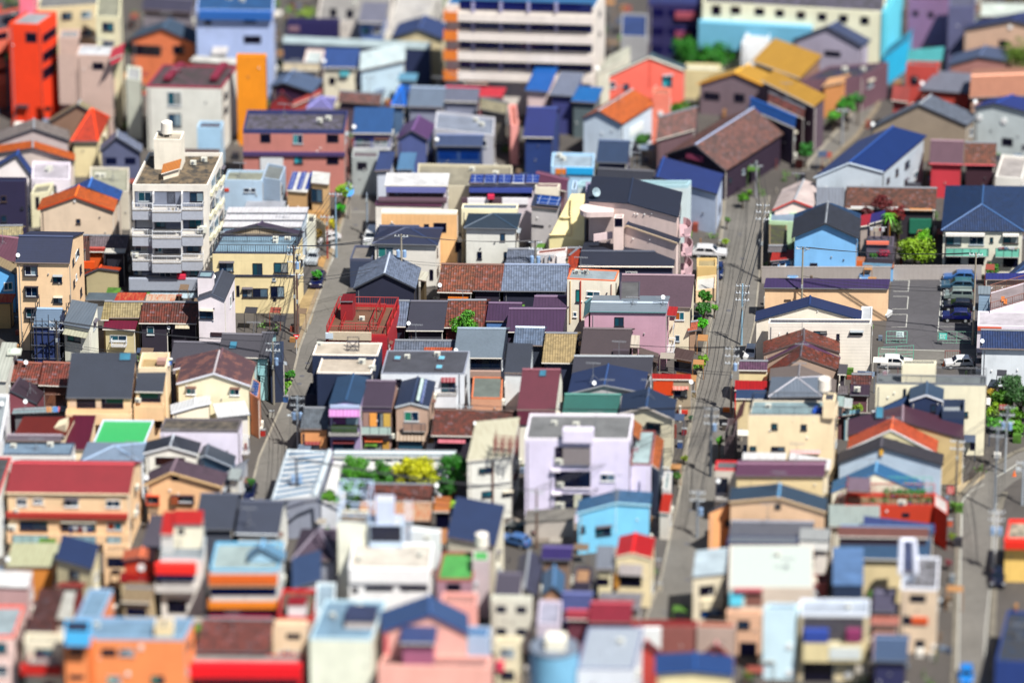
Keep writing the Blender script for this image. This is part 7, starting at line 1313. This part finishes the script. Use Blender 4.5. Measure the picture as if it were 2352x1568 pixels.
# ================================================================ utility poles and wires
TOPS = {}
def pole(key, crop, base, top_y, label, col='8A8078', arms=2, trans=0, thin=.13, lamp=0, armdir=None):
    P = onz(D(crop, base), 0); t = D(crop, (base[0], top_y)); r_ = ray(t); q = CP + r_ * ((P.y - CP.y) / r_.y); h = max(5, min(16, q.z))
    e_ = empty('utility_pole', P, label, 'pole', 'utility poles along the streets'); m = MB(); m.cyl(P, P + Z * h, thin * 1.25, thin * .8, 10); m.build('pole', mat('trim', col), e_)
    ad = armdir or SR; tops = []
    for k in range(arms):
        z = h - .3 - k * 1.0; m = MB(); m.bar(P + Z * z - ad * .9, P + Z * z + ad * .9, .05)
        m.bar(P + Z * (z - .5), P + Z * z + ad * .6, .03)
        c_ = m.build('crossarm', mat('trim', 'A8B0B8'), e_); m = MB()
        for x in (-.8, -.35, .35, .8): m.cyl(P + Z * (z + .05) + ad * x, P + Z * (z + .28) + ad * x, .07, .05, 6); tops.append(P + Z * (z + .28) + ad * x)
        m.build('insulator', mat('trim', 'E8ECF0'), c_)
    for k in range(trans):
        c_ = P + Z * (h - 3.2) + ad * (.42 if k == 0 else -.42); m = MB(); m.cyl(c_, c_ + Z * .9, .26, n=12); m.cyl(c_ + Z * .9, c_ + Z * 1.02, .2, .08, 8); m.build('transformer', mat('trim', '88A8D0'), e_)
    m = MB(); m.box(P + Z * 5.0 - SR * .12 - SD * .22, SR * .24, SD * .2, Z * .5); m.box(P + Z * (h * .55) - SR * .1 + SD * .1, SR * .2, SD * .2, Z * .4); m.build('junction_box', mat('trim', 'A0A8AC'), e_)
    if lamp: m = MB(); m.bar(P + Z * 4.6, P + Z * 4.9 + ad * lamp, .03); m.box(P + Z * 4.85 + ad * lamp - SD * .1, ad * .5, SD * .2, Z * .1); m.build('street_lamp', mat('trim', 'D8E4EC'), e_)
    tops.append(P + Z * (h * .62)); tops.append(P + Z * (h * .58)); TOPS[key] = tops; return e_
pole('a', 'B2', (1340, 1205), 585, 'bare concrete pole with blue transformers beside the blue grey gable', 'A09888', 1, 2)
pole('b', 'B3', (213, 1160), 640, 'concrete pole with blue transformers in front of the blue tiled terrace', '7A7470', 2, 2)
pole('c', 'B2', (360, 1490), 690, 'crowded brown pole at the corner of the cream blue deck house', '5A4A44', 3, 1)
pole('d', 'B2', (385, 1540), 940, 'shorter brown pole standing just right of the crowded one', '6A5048', 1, 0)
pole('e', 'B2', (738, 795), 200, 'tall grey blue pole on the left kerb of the left street', '7A98B0', 1, 0)
pole('f', 'B2', (860, 440), 170, 'pole carrying a round blue sign near the end of the left street', '9A948C', 1, 0)
pole('g', 'B2', (1022, 600), 205, 'plain grey pole beside the white van at the left street', '8A98A8', 0, 0)
pole('h', 'B2', (657, 815), 410, 'rusty red pole by the car port of the left street', 'A02820', 1, 0, .08)
pole('i', 'B3', (2290, 1000), 300, 'pole with a rusty crossarm on the right of the middle street', 'A0988C', 3, 0)
pole('j', 'B3', (2108, 1600), 1040, 'pale blue pole with wide arms standing beside the middle street', '8AB0C8', 3, 0)
pole('k', 'B3', (1885, 1215), 785, 'plain grey pole by the cream yard box on the middle street', 'A8A8A8', 0, 0)
pole('l', 'C3', (2012, 665), 50, 'leaning grey pole with a transformer by the red roofed annex', 'A09888', 3, 1)
pole('m', 'C3', (1822, 1240), 600, 'black cabled pole with blue fittings on the middle street', '404A58', 3, 1)
pole('n', 'C3', (1700, 1800), 1370, 'pole with many white insulators at the lower middle street', '8A94A0', 2, 1)
pole('o', 'C3', (225, 1900), 1365, 'wooden brown pole in front of the lilac white block', '6A5040', 1, 0)
pole('p', 'C2', (385, 1010), 500, 'grey pole with a long lamp arm by the orange corner house', '98A4B0', 2, 2, lamp=-1.2)
pole('q', 'C2', (165, 580), 0, 'pole with a pale foot between houses on the left street', '8A8478', 2, 1)
pole('r', 'C2', (380, 1700), 1070, 'dark pole with two blue transformers before the striped skylight hall', '2A2A38', 3, 2)
pole('s', 'C2', (1930, 1060), 580, 'brown wooden pole between the weathered tiles and white workshop', '6A4A38', 1, 1)
pole('t', 'B4', (305, 1400), 700, 'concrete pole in front of the light blue house and purple shed', '9A9484', 1, 0)
pole('u', 'B4', (1880, 1600), 755, 'tall concrete pole at the noses of the parked cars row', '9A9080', 1, 0)
pole('v', 'C4', (1725, 1420), 900, 'brown pole at the street bend beside the tan gabled house', '7A7064', 2, 0)
pole('w', 'C4', (2175, 1200), 590, 'pale pole with blue switch boxes before the leafy garden', 'A0A8B0', 3, 2)
pole('x', 'C4', (2080, 1560), 780, 'slim grey pole left of the pale one by the garden', '909CA8', 2, 0)
pole('y', 'D4', (2080, 560), -20, 'white foot pole hung with fittings on the right street', 'E0E4E8', 2, 2)
pole('z', 'C4', (2335, 1500), 1100, 'pale pole at the far right edge with curved lamp arms', 'A8B4C0', 2, 0, lamp=-.9)
pole('A', 'C1', (535, 330), -190, 'dark pole in front of the builders sheets beside the charcoal roof', '4A4440', 2, 0)
pole('B', 'C3', (578, 300), -10, 'wooden pole beside the straw yellow tiled roof', '6A5A4A', 2, 1)
pole('C', 'A4', (680, 1330), 1000, 'grey pole among the street trees of the diagonal street', '9AA0A8', 1, 0)
pole('D', 'B3', (2240, 250), -60, 'pole with an orange band near the head of the middle street', 'A0A0A8', 1, 0)
pole('E', 'C1', (205, 700), 400, 'short concrete stub pole beside the plum roofed house', '9A8478', 0, 0)
P_ = onz(D('B2', (855, 242)), 8.5) if 0 else TOPS['f'][-1]; m = MB(); m.cyl(P_ + Vector((-.1, -.2, 1.2)), P_ + Vector((-.1, -.26, 1.25)), .75, n=20); tag(m.build('street_mirror', mat('trim', '2A90E8', 1)), 'round bright blue disc on a pole near the left street end', 'sign')
WN = [0]
def wires(a, b, label, idx=(0, 1, 2, 3), sag=.5, r=.022):
    A, B_ = TOPS[a], TOPS[b]; e_ = empty('overhead_wires', A[0], label, 'wires', 'overhead wires along the streets'); jobs = [(A[i % len(A)], B_[i % len(B_)]) for i in idx] + [(A[-1], B_[-1]), (A[-2], B_[-2])]
    for p, q in jobs:
        m = MB(); prev = p
        for k in range(1, 9): t = k / 8; c_ = p.lerp(q, t) - Z * (sag * 4 * t * (1 - t)); m.bar(prev, c_, r); prev = c_
        m.build('wire', mat('trim', '1A1C24', 1), e_)
for a, b, l_ in (('D','i','wires running down the head of the middle street'),('i','j','wires between the rusty armed pole and the pale blue pole'),('j','l','wires between the pale blue pole and the leaning pole'),('l','m','wires between the leaning pole and the black cabled pole'),('m','n','wires between the black cabled pole and the white insulator pole'),
    ('e','c','wires along the left kerb down to the crowded brown pole'),('c','q','wires from the crowded brown pole to the pale footed pole'),('q','p','wires across the left street bend to the long lamp pole'),('p','r','wires above the orange corner house to the striped hall pole'),('c','a','wires across the left street to the bare concrete pole'),('a','b','wires above the tiled terrace between the two transformer poles'),
    ('w','x','wires between the two pale poles at the garden'),('x','y','wires down the right street from the slim grey pole'),('v','w','wires across the street bend beside the tan gabled house'),('t','u','wires over the parking lot between two concrete poles'),('A','q','wires over the charcoal roof from the builders sheets'),('r','o','wires over the hall and garden trees to the wooden pole'),('o','m','wires past the lilac white block to the middle street'),('s','m','wires from the workshop pole over to the middle street'),('f','e','wires at the far end of the left street'),('B','l','wires from the yellow tiled roof to the leaning pole')):
    wires(a, b, l_)

# ================================================================ trees and plants
def tree(crop, p, zc, rad, col, label, h=None, n=2600, name='tree', cat='tree', sq=.8, leaf=.17, dark=None):
    """p = pixel of the crown centre, zc its height, rad its radius in metres"""
    C_ = onz(D(crop, p), zc); g = Vector((C_.x, C_.y, 0)); t = empty(name, g, label, cat); r2 = random.Random(int(p[0] * 7 + p[1]))
    m = MB(); m.cyl(g, g + Z * (zc * .6), .05 + rad * .06, .04 + rad * .04, 8); lobes = []
    for k in range(int(14 + rad * 7)):
        d = Vector((r2.gauss(0, 1), r2.gauss(0, 1), r2.gauss(.15, .8))); d.normalize(); lobes.append((C_ + Vector((d.x * rad * .78 * (q_ := r2.random() ** .45), d.y * rad * .78 * q_, d.z * rad * .78 * sq * q_)), rad * r2.uniform(.18, .34)))
    for c_, r_ in lobes[:7]: m.cyl(g + Z * (zc * .5), c_, .04 + rad * .025, .02, 5)
    m.build('trunk', mat('trim', '5A4A38', 1.6), t); m = MB(); V, F_ = [], []
    for k in range(n):
        c_, r_ = lobes[k % len(lobes)]; d = Vector((r2.gauss(0, 1), r2.gauss(0, 1), r2.gauss(0, 1))).normalized(); q = c_ + Vector((d.x, d.y, d.z * sq)) * r_ * (r2.random() ** .3) * r2.uniform(.75, 1.3)
        if q.z < .15: continue
        nrm = (d + Vector((r2.gauss(0, .6), r2.gauss(0, .6), r2.gauss(.4, .6)))).normalized(); a = nrm.orthogonal().normalized(); a.rotate(Matrix.Rotation(r2.random() * 6.28, 3, nrm)); b = nrm.cross(a); s_ = leaf * r2.uniform(.6, 1.3)
        i = len(m.v); m.v += [q - a * s_, q + b * s_ * .55, q + a * s_, q - b * s_ * .55]; m.f.append([i, i + 1, i + 2, i + 3])
    m.build('crown', mat('l', col, 1.5), t); return t
tree('B2', (1940, 1420), 4.6, 2.6, '4A9010', 'round bright green tree beside the rusty and purple roofs', n=5200)
tree('C2', (900, 1190), 4.2, 2.45, '4E9A20', 'left green garden tree inside the white hall courtyard', n=3600)
tree('C2', (1120, 1230), 4.0, 2.2, '3E8424', 'middle darker green garden tree in the hall courtyard', n=3000)
tree('C2', (1450, 1180), 4.6, 2.7, 'D8E010', 'bright yellow tree in the white hall courtyard', n=5600)
tree('C2', (1580, 1270), 3.2, 2.0, 'C8D810', 'low yellow green shrub spreading right of the yellow tree', n=2400, name='shrub', cat='shrub')
tree('C2', (1830, 1150), 5.0, 2.5, '2E7C20', 'dark green tree at the right of the courtyard by the workshop', n=3800)
tree('C2', (1760, 1330), 3.6, 1.5, '2E7028', 'lower dark green tree standing below the right courtyard tree', n=2200)
tree('C2', (680, 1440), 3.4, 1.3, '5A9A28', 'small bush at the left foot of the white sloping side roof', n=1800, name='shrub', cat='shrub')
tree('C2', (860, 1330), 3.4, 2.1, '4E9420', 'bushy shrub under the left courtyard tree', n=2600, name='shrub', cat='shrub')
tree('C2', (870, 1430), 2.4, 1.7, '3A7020', 'shaded bush behind the pale blue steel frame', n=1800, name='shrub', cat='shrub')
tree('C2', (1800, 1500), 1.6, .8, 'A8E018', 'small lime green bush by the orange rusted shed roof', n=900, name='shrub', cat='shrub')
tree('B4', (1350, 720), 3.0, 2.9, '8AB818', 'large yellow green leafy tree by the parking lot wall', n=6500)
tree('B4', (1440, 600), 3.4, 1.3, '70C020', 'small bright green tree rising behind the large leafy one', n=1600)
tree('B4', (1060, 300), 5.8, 1.9, '6A1A20', 'left dark red leaved tree before the brown warehouse', n=1700, leaf=.13)
tree('B4', (1210, 380), 5.0, 1.3, '7A1C20', 'right dark red leaved tree before the brown warehouse', n=1300, leaf=.13)
tree('B4', (910, 370), 5.0, 1.0, '581820', 'low dark red shrub by the indigo corrugated roof', n=800, leaf=.13, name='shrub', cat='shrub')
tree('B4', (1190, 520), 3.6, 1.1, '3E5424', 'shadowy olive tree between red tree and yellow green tree', n=1200)
tree('B4', (1060, 755), 3.1, 1.0, 'B82050', 'magenta flowering bush in the roof planter', n=1400, name='shrub', cat='shrub', sq=.5)
tree('B4', (975, 778), 3.0, .6, '3E7824', 'green bush beside the magenta flowering bush', n=700, name='shrub', cat='shrub', sq=.6)
tree('B4', (2060, 900), 1.6, 1.1, '3E8028', 'green shrub beside the block wall and the glass balcony house', n=1600, name='shrub', cat='shrub')
tree('B3', (1770, 1150), 3.2, 1.0, '3C8420', 'upper part street tree beside the cream yard box', n=1800)
tree('B3', (1760, 1260), 2.8, 1.15, '2E7020', 'dense dark street tree on the left kerb of the middle street', n=2000)
tree('B3', (1750, 1400), 1.8, .9, '50C818', 'bright green kerb bush below the dense street tree', n=1400, name='shrub', cat='shrub')
tree('B3', (1860, 1255), 1.6, .5, '5EAC20', 'small round bush leaning out over the middle street kerb', n=600, name='shrub', cat='shrub')
tree('C3', (1750, 160), 1.0, .8, '7AB828', 'yellow green potted bushes on the left kerb of the middle street', n=1000, name='shrub', cat='shrub')
tree('C3', (1905, 905), 2.6, .6, '4CA020', 'small round bush beside the dark balcony wing', n=700, name='shrub', cat='shrub')
tree('C2', (310, 300), 1.2, .85, '3C8A20', 'upper kerbside bush on the left street', n=1200, name='shrub', cat='shrub')
tree('C2', (280, 400), 1.0, .8, '80C828', 'middle lime kerbside bush on the left street', n=1200, name='shrub', cat='shrub')
tree('C2', (240, 460), 1.0, .7, '5AA82C', 'lower kerbside bush on the left street', n=1000, name='shrub', cat='shrub')
tree('B2', (805, 170), 4.2, 1.5, '9AD820', 'spreading lime tree at the far end of the left street', n=1600)
tree('B2', (770, 340), 1.6, .9, '40C828', 'vivid green roadside bush behind the grey blue pole', n=1100, name='shrub', cat='shrub')
tree('B2', (700, 480), 1.2, .8, 'F0E010', 'yellow flowering roadside bush on the left street', n=1100, name='shrub', cat='shrub')
tree('B2', (560, 580), 2.0, .9, '8A7020', 'brown green hedge strip on the cream stair block', n=900, name='shrub', cat='shrub')
tree('B2', (560, 950), 1.8, .8, '389818', 'green bush over the dark blue car on the left street', n=1100, name='shrub', cat='shrub')
tree('C4', (2250, 420), 3.6, 2.2, '3A6438', 'dusky blue green tree behind the garden at the right edge', n=3000)
tree('C4', (2170, 520), 2.4, 1.9, '50881C', 'mid green garden tree at the right edge', n=2800)
tree('C4', (2330, 500), 3.8, 2.4, '305C28', 'dark green garden tree cut by the right edge', n=3200)
tree('C4', (2050, 480), 1.8, 1.0, 'C8A820', 'golden yellow bush beside the tall cream building', n=1400, name='shrub', cat='shrub')
tree('C4', (2120, 640), 1.6, 1.7, '8AB818', 'yellow green bush mass in the right edge garden', n=2400, name='shrub', cat='shrub')
tree('C4', (2250, 660), 1.8, 1.8, '5C9418', 'broad green bush right of the yellow green mass', n=2400, name='shrub', cat='shrub')
tree('C4', (2090, 745), 1.3, 1.3, '4CA018', 'left half of the lush hedge above the garden wall', n=2000, name='shrub', cat='shrub', sq=.6)
tree('C4', (2250, 775), 1.3, 1.5, '60A81C', 'right half of the lush hedge above the garden wall', n=2200, name='shrub', cat='shrub', sq=.6)
tree('C4', (2040, 670), 1.2, 1.0, '3C8018', 'low green bush at the foot of the cream building', n=1300, name='shrub', cat='shrub')
tree('C4', (870, 370), 2.4, .8, '3C8828', 'small green bush on the brown tiled roof passage', n=700, name='shrub', cat='shrub', sq=.5)
tree('C4', (820, 610), 2.0, .9, '7A9830', 'straggly bush in the cluttered passage', n=800, name='shrub', cat='shrub')
tree('C1', (2310, 1290), 2.2, .7, '2C7020', 'small street tree at the bottom left street corner', n=900)
tree('D2', (660, 190), 2.6, .9, '6AD010', 'lime green bush peeping beside the dusky mauve roof', n=900, name='shrub', cat='shrub')
tree('A1', (270, 860), 3.6, 1.9, '4C8C10', 'round green tree below the tall orange red block', n=1800)
tree('A1', (1710, 150), 5, 1.3, '6A9418', 'small green tree behind the burnt orange house', n=900)
tree('A2', (460, 120), 6, 1.8, '8AB040', 'yellow green roof garden shrub above the dark indigo block', n=900, name='shrub', cat='shrub', sq=.4)
tree('A2', (1410, 590), 3, 1.0, '4A7C28', 'dark green bush beside the white angular hall', n=700, name='shrub', cat='shrub')
tree('A3', (1600, 480), 4.0, 3.2, '2E8418', 'left deep green tree below the turquoise floor', n=2600)
tree('A3', (1850, 500), 4.0, 3.4, '348C1C', 'middle deep green tree below the turquoise floor', n=2600)
tree('A3', (2040, 460), 4.0, 2.0, '3C9420', 'right deep green tree below the turquoise floor', n=1800)
tree('A3', (1530, 990), 3.4, 1.5, '4C8C20', 'green tree beside the salmon stair tower', n=1400)
tree('A3', (1210, 1280), 2.6, 1.4, '3C7828', 'left bush at the foot of the salmon stair tower', n=1200, name='shrub', cat='shrub')
tree('A3', (1420, 1270), 2.6, 1.5, '58A02C', 'right bush at the foot of the salmon stair tower', n=1200, name='shrub', cat='shrub')
tree('A4', (730, 960), 4.0, 1.8, '3E9428', 'left street tree of the diagonal street', n=1600)
tree('A4', (830, 910), 4.0, 1.2, '2E7430', 'right street tree of the diagonal street', n=1000)
tree('A4', (610, 1060), 2.6, 1.2, '5CB838', 'small bright bush by the diagonal street', n=900, name='shrub', cat='shrub')
tree('A4', (350, 1370), 3.0, 1.5, '2E7C28', 'dark street tree nearer the middle street head', n=1300)
tree('A4', (2310, 510), 6.0, 3.2, '5C7C10', 'big olive tree at the upper right edge', n=3000)
tree('A4', (1010, 500), 3.0, 1.1, '909818', 'olive bush under the turquoise end wall', n=800, name='shrub', cat='shrub')
tree('D4', (340, 500), 4.8, 1.2, '5C8C30', 'leafy planter on the low reddish roof', n=900, name='shrub', cat='shrub')
tree('B3', (2120, 250), 1.6, .9, '5A9A28', 'potted shrubs by the head of the middle street', n=900, name='shrub', cat='shrub')
tree('B3', (1960, 650), 1.0, .5, 'A0C828', 'little lime shrub on the kerb below the light blue building', n=500, name='shrub', cat='shrub')
for cr, p_, zc, r_, c_, n_, lab in (('C3', (1745, 215), .8, .6, '9AC030', 700, 'low yellow green planter plants below the kerb bushes'), ('C3', (1500, 1165), 1.6, .6, 'E0B020', 700, 'yellow flowering pot plants beside the orange canopy wall'), ('C3', (1515, 1235), 1.2, .6, '4C8C28', 700, 'green pot plants below the yellow flowering ones'), ('C3', (1585, 1070), 1.0, .5, 'A8C828', 500, 'small lime plant on the kerb beside the middle street'), ('C3', (1645, 700), .7, .35, '2E6A48', 300, 'little dark potted shrub on the kerb below the red shop'),
    ('C3', (1590, 250), 1.4, .8, '3C6A28', 800, 'shaded shrubs under the brown ribbed porch'), ('C3', (1690, 235), .8, .5, '5A9A28', 500, 'green pots beside the brown ribbed porch'), ('B3', (1975, 450), 1.5, .5, '4A7A28', 500, 'climbing plant on the wall by the pale blue building'), ('B3', (2180, 200), 1.4, .6, '7ABA30', 600, 'yellow green potted shrubs near the street head bend'), ('B2', (500, 430), 3.6, .35, '6A9A28', 400, 'plant in the roof planter of the cream stair block'),
    ('C1', (345 * 0 + 2300, 1330), 1.2, .5, 'D87828', 500, 'orange flowering pots at the bottom left street corner'), ('C4', (1700, 1500), 1.2, .5, '5A8A28', 500, 'kerb plants beside the red terrace building'), ('D4', (1690, 220), 1.2, .7, '7A9A30', 600, 'yellow green kerb plants lower on the right street'), ('D4', (1660, 460), 1.0, .6, 'A04858', 500, 'reddish kerb plants on the right street')):
    tree(cr, p_, zc, r_, c_, lab, n=n_, name='shrub', cat='shrub', leaf=.12)
def bin_(cr, p_, hexc, lab, w=.6, h=.8, nm='bin', cat='bin'):
    P = onz(D(cr, p_), 0); e_ = empty(nm, P, lab, cat); m = MB(); m.box(P, SR * w, SD * w * .8, Z * h); m.build('body', mat('trim', hexc, 1.6), e_); m = MB(); m.box(P - SR * .03 - SD * .03 + Z * h, SR * (w + .06), SD * (w * .8 + .06), Z * .08); m.build('lid', mat('trim', 'A0A4A8', 1.6), e_)
for a_ in (('C2', (250, 560), '3A6AB0', 'blue bin at the pale footed pole'), ('C2', (120, 700), 'D0D0C8', 'pale storage box on the left kerb of the lower left street'), ('C2', (40, 870), 'C83028', 'red box at the left kerb of the lower left street'), ('C2', (345, 690), '6A6A70', 'grey meter box at the foot of the long lamp pole'), ('B2', (690, 720), 'E8E8E8', 'white box on the kerb by the rusty red pole'), ('B3', (1900, 700), 'D8D0C0', 'cream box on the kerb in front of the white people carrier'),
    ('B3', (2270, 700), '8AA0B8', 'blue grey box at the right kerb above the rusty armed pole'), ('C3', (1640, 520), 'B8A888', 'tan box beneath the white dish of the red shop'), ('C3', (1560, 860), 'A83038', 'dark red scooter box beside the brown front room'), ('C3', (1520, 980), '4060A0', 'blue tarpaulin box beside the cream navy gable'), ('C3', (1930, 820), '58504A', 'dark crate at the foot of the railed cream house'), ('C3', (1880, 1200), 'C8C8C0', 'pale crate by the red framed roof box'),
    ('C4', (1760, 1210), '8A8A80', 'grey cabinet under the tan gabled house at the bend'), ('C4', (1700, 1560), 'D8C8B0', 'cream box at the corner below the red terrace'), ('D4', (1650, 130), 'E87050', 'coral box on the right street kerb'), ('D4', (1670, 640), '90A0B0', 'grey blue box on the right street kerb'), ('D3', (1320, 500), 'A8A0A0', 'grey box beside the vivid red gable house'), ('D3', (1330, 720), 'D0C8B8', 'cream box on the lower middle street kerb')):
    bin_(*a_)
# palm
P_ = onz(D('B4', (1115, 400)), 6.2); g = Vector((P_.x, P_.y, 0)); t = empty('palm_tree', g, 'small palm with a shaggy orange trunk beside the dark red tree', 'palm'); m = MB(); m.cyl(g, P_, .16, .22, 8); m.build('trunk', mat('trim', '9A6A30', 1.4), t); m = MB()
for k in range(26):
    a = k * 2.4; d = Vector((math.cos(a), math.sin(a), .5 - (k % 5) * .3)).normalized(); s_ = d.cross(Z).normalized() * .1; prev = P_; 
    for j in range(1, 5): c_ = P_ + d * (.35 * j) - Z * (.05 * j * j); m.poly([prev - s_ * (5 - j) * .5, c_ - s_ * (4.4 - j) * .5, c_ + s_ * (4.4 - j) * .5, prev + s_ * (5 - j) * .5]); prev = c_
m.build('crown', mat('l', '5CA820', 1.2), t)

# ================================================================ person on the red terrace
def person(P, label):
    me = bpy.data.meshes.new('person'); J = {}; V = []; E_ = []; Rr = []
    def v(n, x, y, z, r): J[n] = len(V); V.append((x, y, z)); Rr.append(r)
    def e(*ns):
        for a, b in zip(ns, ns[1:]): E_.append((J[a], J[b]))
    v('pel', 0, 0, .94, .13); v('wa', 0, 0, 1.08, .125); v('ch', 0, -.03, 1.32, .15); v('nk', 0, -.04, 1.47, .055); v('hd', 0, -.07, 1.6, .095); v('ht', 0, -.06, 1.7, .075)
    for s_, n in ((-1, 'l'), (1, 'r')):
        v('hip' + n, s_ * .1, 0, .86, .095); v('kn' + n, s_ * .11, -.03, .48, .06); v('an' + n, s_ * .11, .02, .09, .04); v('to' + n, s_ * .12, -.14, .04, .035); e('pel', 'hip' + n, 'kn' + n, 'an' + n, 'to' + n)
        v('sh' + n, s_ * .19, -.02, 1.4, .06); v('el' + n, s_ * .25, -.12, 1.15, .042); v('wr' + n, s_ * .2, -.36, 1.12, .03); v('hn' + n, s_ * .18, -.43, 1.12, .03); e('ch', 'sh' + n, 'el' + n, 'wr' + n, 'hn' + n)
        for k in range(4): v('f%d%s' % (k, n), s_ * (.15 + k * .02), -.5 + abs(k - 1.5) * .01, 1.10, .009); e('hn' + n, 'f%d%s' % (k, n))
        v('th' + n, s_ * .135, -.45, 1.125, .01); e('hn' + n, 'th' + n)
    e('pel', 'wa', 'ch', 'nk', 'hd', 'ht'); me.from_pydata(V, E_, []); o = bpy.data.objects.new('person', me); S.collection.objects.link(o); sk = o.modifiers.new('s', 'SKIN'); ss = o.modifiers.new('d', 'SUBSURF'); ss.levels = ss.render_levels = 1
    for i, r_ in enumerate(Rr): me.skin_vertices[0].data[i].radius = (r_, r_ * (.8 if i in (J['wa'], J['ch'], J['pel']) else 1))
    me.skin_vertices[0].data[J['pel']].use_root = True; me.materials.append(mat('trim', 'E0B090', 1.3)); o.location = P; o.rotation_euler.z = R(-15); tag(o, label, 'person'); o['_o'] = [0, 0, 0]
    def shell(nm, hexc, sel, grow):   # clothing follows the body
        m2 = bpy.data.meshes.new(nm); idx = [J[n] for n in sel]; mp = {i: k for k, i in enumerate(idx)}
        m2.from_pydata([V[i] for i in idx], [(mp[a], mp[b]) for a, b in E_ if a in mp and b in mp], []); c = bpy.data.objects.new(nm, m2); S.collection.objects.link(c); c.parent = o; c.modifiers.new('s', 'SKIN'); s3 = c.modifiers.new('d', 'SUBSURF'); s3.levels = s3.render_levels = 1
        for i, k in mp.items(): m2.skin_vertices[0].data[k].radius = (Rr[i] + grow, (Rr[i]) * (.8 if i in (J['wa'], J['ch'], J['pel']) else 1) + grow)
        m2.skin_vertices[0].data[0].use_root = True; m2.materials.append(mat('f', hexc, 1.1))
    shell('shirt', 'D8D4E4', ['wa', 'ch', 'shl', 'shr', 'ell', 'elr'], .018); shell('trousers', '4A4458', ['pel', 'hipl', 'hipr', 'knl', 'knr', 'anl', 'anr'], .015)
    m = MB(); c_ = Vector((0, -.045, 1.66))
    for i in range(7):
        for k in range(12): a = k * .5236; ph = i / 6 * 1.75; m.v.append(c_ + Vector((math.sin(ph) * math.cos(a) * .105, math.sin(ph) * math.sin(a) * .115 + .012, math.cos(ph) * .1)))
    for i in range(6):
        for k in range(12): j = (k + 1) % 12; m.f.append([i * 12 + k, (i + 1) * 12 + k, (i + 1) * 12 + j, i * 12 + j])
    h = m.build('hair', mat('trim', '1A1414', 1)); h.parent = o
    m = MB()
    for x in (-.035, .035): m.cyl(Vector((x, -.155, 1.615)), Vector((x, -.17, 1.615)), .012, n=6)
    m.box(Vector((-.012, -.19, 1.57)), Vector((.024, 0, 0)), Vector((0, .04, 0)), Z * .035); m.box(Vector((-.025, -.165, 1.535)), Vector((.05, 0, 0)), Vector((0, .02, 0)), Z * .008); h = m.build('face', mat('trim', '5A3028', 1)); h.parent = o
person(onz(D('C4', (672, 1492)), 4.25) + Z * .0, 'person in a pale shirt leaning at the left rail of the red roof terrace')

# ================================================================ small yard clutter between the houses
def inside(P, x, y):
    r_ = False; n = len(P)
    for i in range(n):
        (x0, y0), (x1, y1) = P[i][:2], P[i - 1][:2]
        if (y0 > y) != (y1 > y) and x < (x1 - x0) * (y - y0) / (y1 - y0) + x0: r_ = not r_
    return r_
xy = lambda ps: [(p.x, p.y) for p in ps]
KEEP = [xy(a + b[::-1]) for a, b in ((L1, R1), (L2, R2), (L3, R3), (L4, R4))] + [xy(gp('B4', (1100, 975), (1980, 975), (1950, 1660), (1020, 1660))), xy(gp('C4', (990, 40), (1960, 40), (1960, 300), (980, 300))), xy(dp((1140, 1160), (1340, 1150), (1340, 1255), (1130, 1265))), xy(gp('C4', (1700, 1420), (1980, 1180), (2352, 1000), (2352, 1568), (1740, 1568))), xy(gp('B2', (480, 600), (720, 600), (600, 1180), (420, 1250)))] + [f[2] for f in FOOT]
BB = [(min(p[0] for p in q), max(p[0] for p in q), min(p[1] for p in q), max(p[1] for p in q)) for q in KEEP]
r4 = random.Random(11); m = MB(); mi = []; cols = ['8A7460', 'B8B0A4', '4A5A78', 'A85040', 'D8D4CC', '3A3A44', '5A8A3A', '7A8CA4', 'C89058']
def addm(k): mi.extend([k] * (len(m.f) - len(mi)))
for _ in range(5200):
    x, y = r4.uniform(-88, 88), r4.uniform(-112, 150)
    if any(b[0] < x < b[1] and b[2] < y < b[3] and inside(q, x, y) for q, b in zip(KEEP, BB)): continue
    if any(inside(q, x + dx, y + dy) for q in KEEP[:4] for dx, dy in ((.8, 0), (-.8, 0))): continue
    P = Vector((x, y, .01)); t = r4.random(); k = r4.randrange(len(cols))
    if t < .5: w_, h_ = r4.uniform(.3, 1.1), r4.uniform(.3, 1.3); m.box(P, SR * w_, SD * r4.uniform(.3, 1.0), Z * h_); addm(k)
    elif t < .68:                     # little lean-to slab on two posts
        w_, h_ = r4.uniform(.9, 2.0), r4.uniform(1.9, 2.7); m.bar(P, P + Z * h_, .04); m.bar(P + SR * w_, P + SR * w_ + Z * h_, .04); m.box(P + Z * h_, SR * w_, SD * r4.uniform(.8, 1.6) + Z * .25, Z * .05); addm(k)
    elif t < .84: h_ = r4.uniform(.6, 2.4); m.cyl(P, P + Z * h_, r4.uniform(.04, .2), n=6); addm(k)
    else:
        for j in range(28): c_ = P + Vector((r4.gauss(0, .3), r4.gauss(0, .3), abs(r4.gauss(.3, .3)))); a = Vector((r4.gauss(0, 1), r4.gauss(0, 1), r4.gauss(0, 1))).normalized() * .12; b = a.orthogonal().normalized() * .08; m.poly([c_ - a - b, c_ + a - b, c_ + a + b, c_ - a + b])
        addm(6)
o = m.build('yard_clutter', mat('trim', cols[0], 1.8))
for c_ in cols[1:]: o.data.materials.append(mat('l' if c_ == '5A8A3A' else 'trim', c_, 1.8))
o.data.polygons.foreach_set('material_index', mi); tag(o, 'jumble of boxes, pipes, planters and awnings in the gaps between houses', 'clutter', None, 'stuff')
for o in S.objects:
    for k in ('_o', '_d'):
        if k in o.keys(): del o[k]
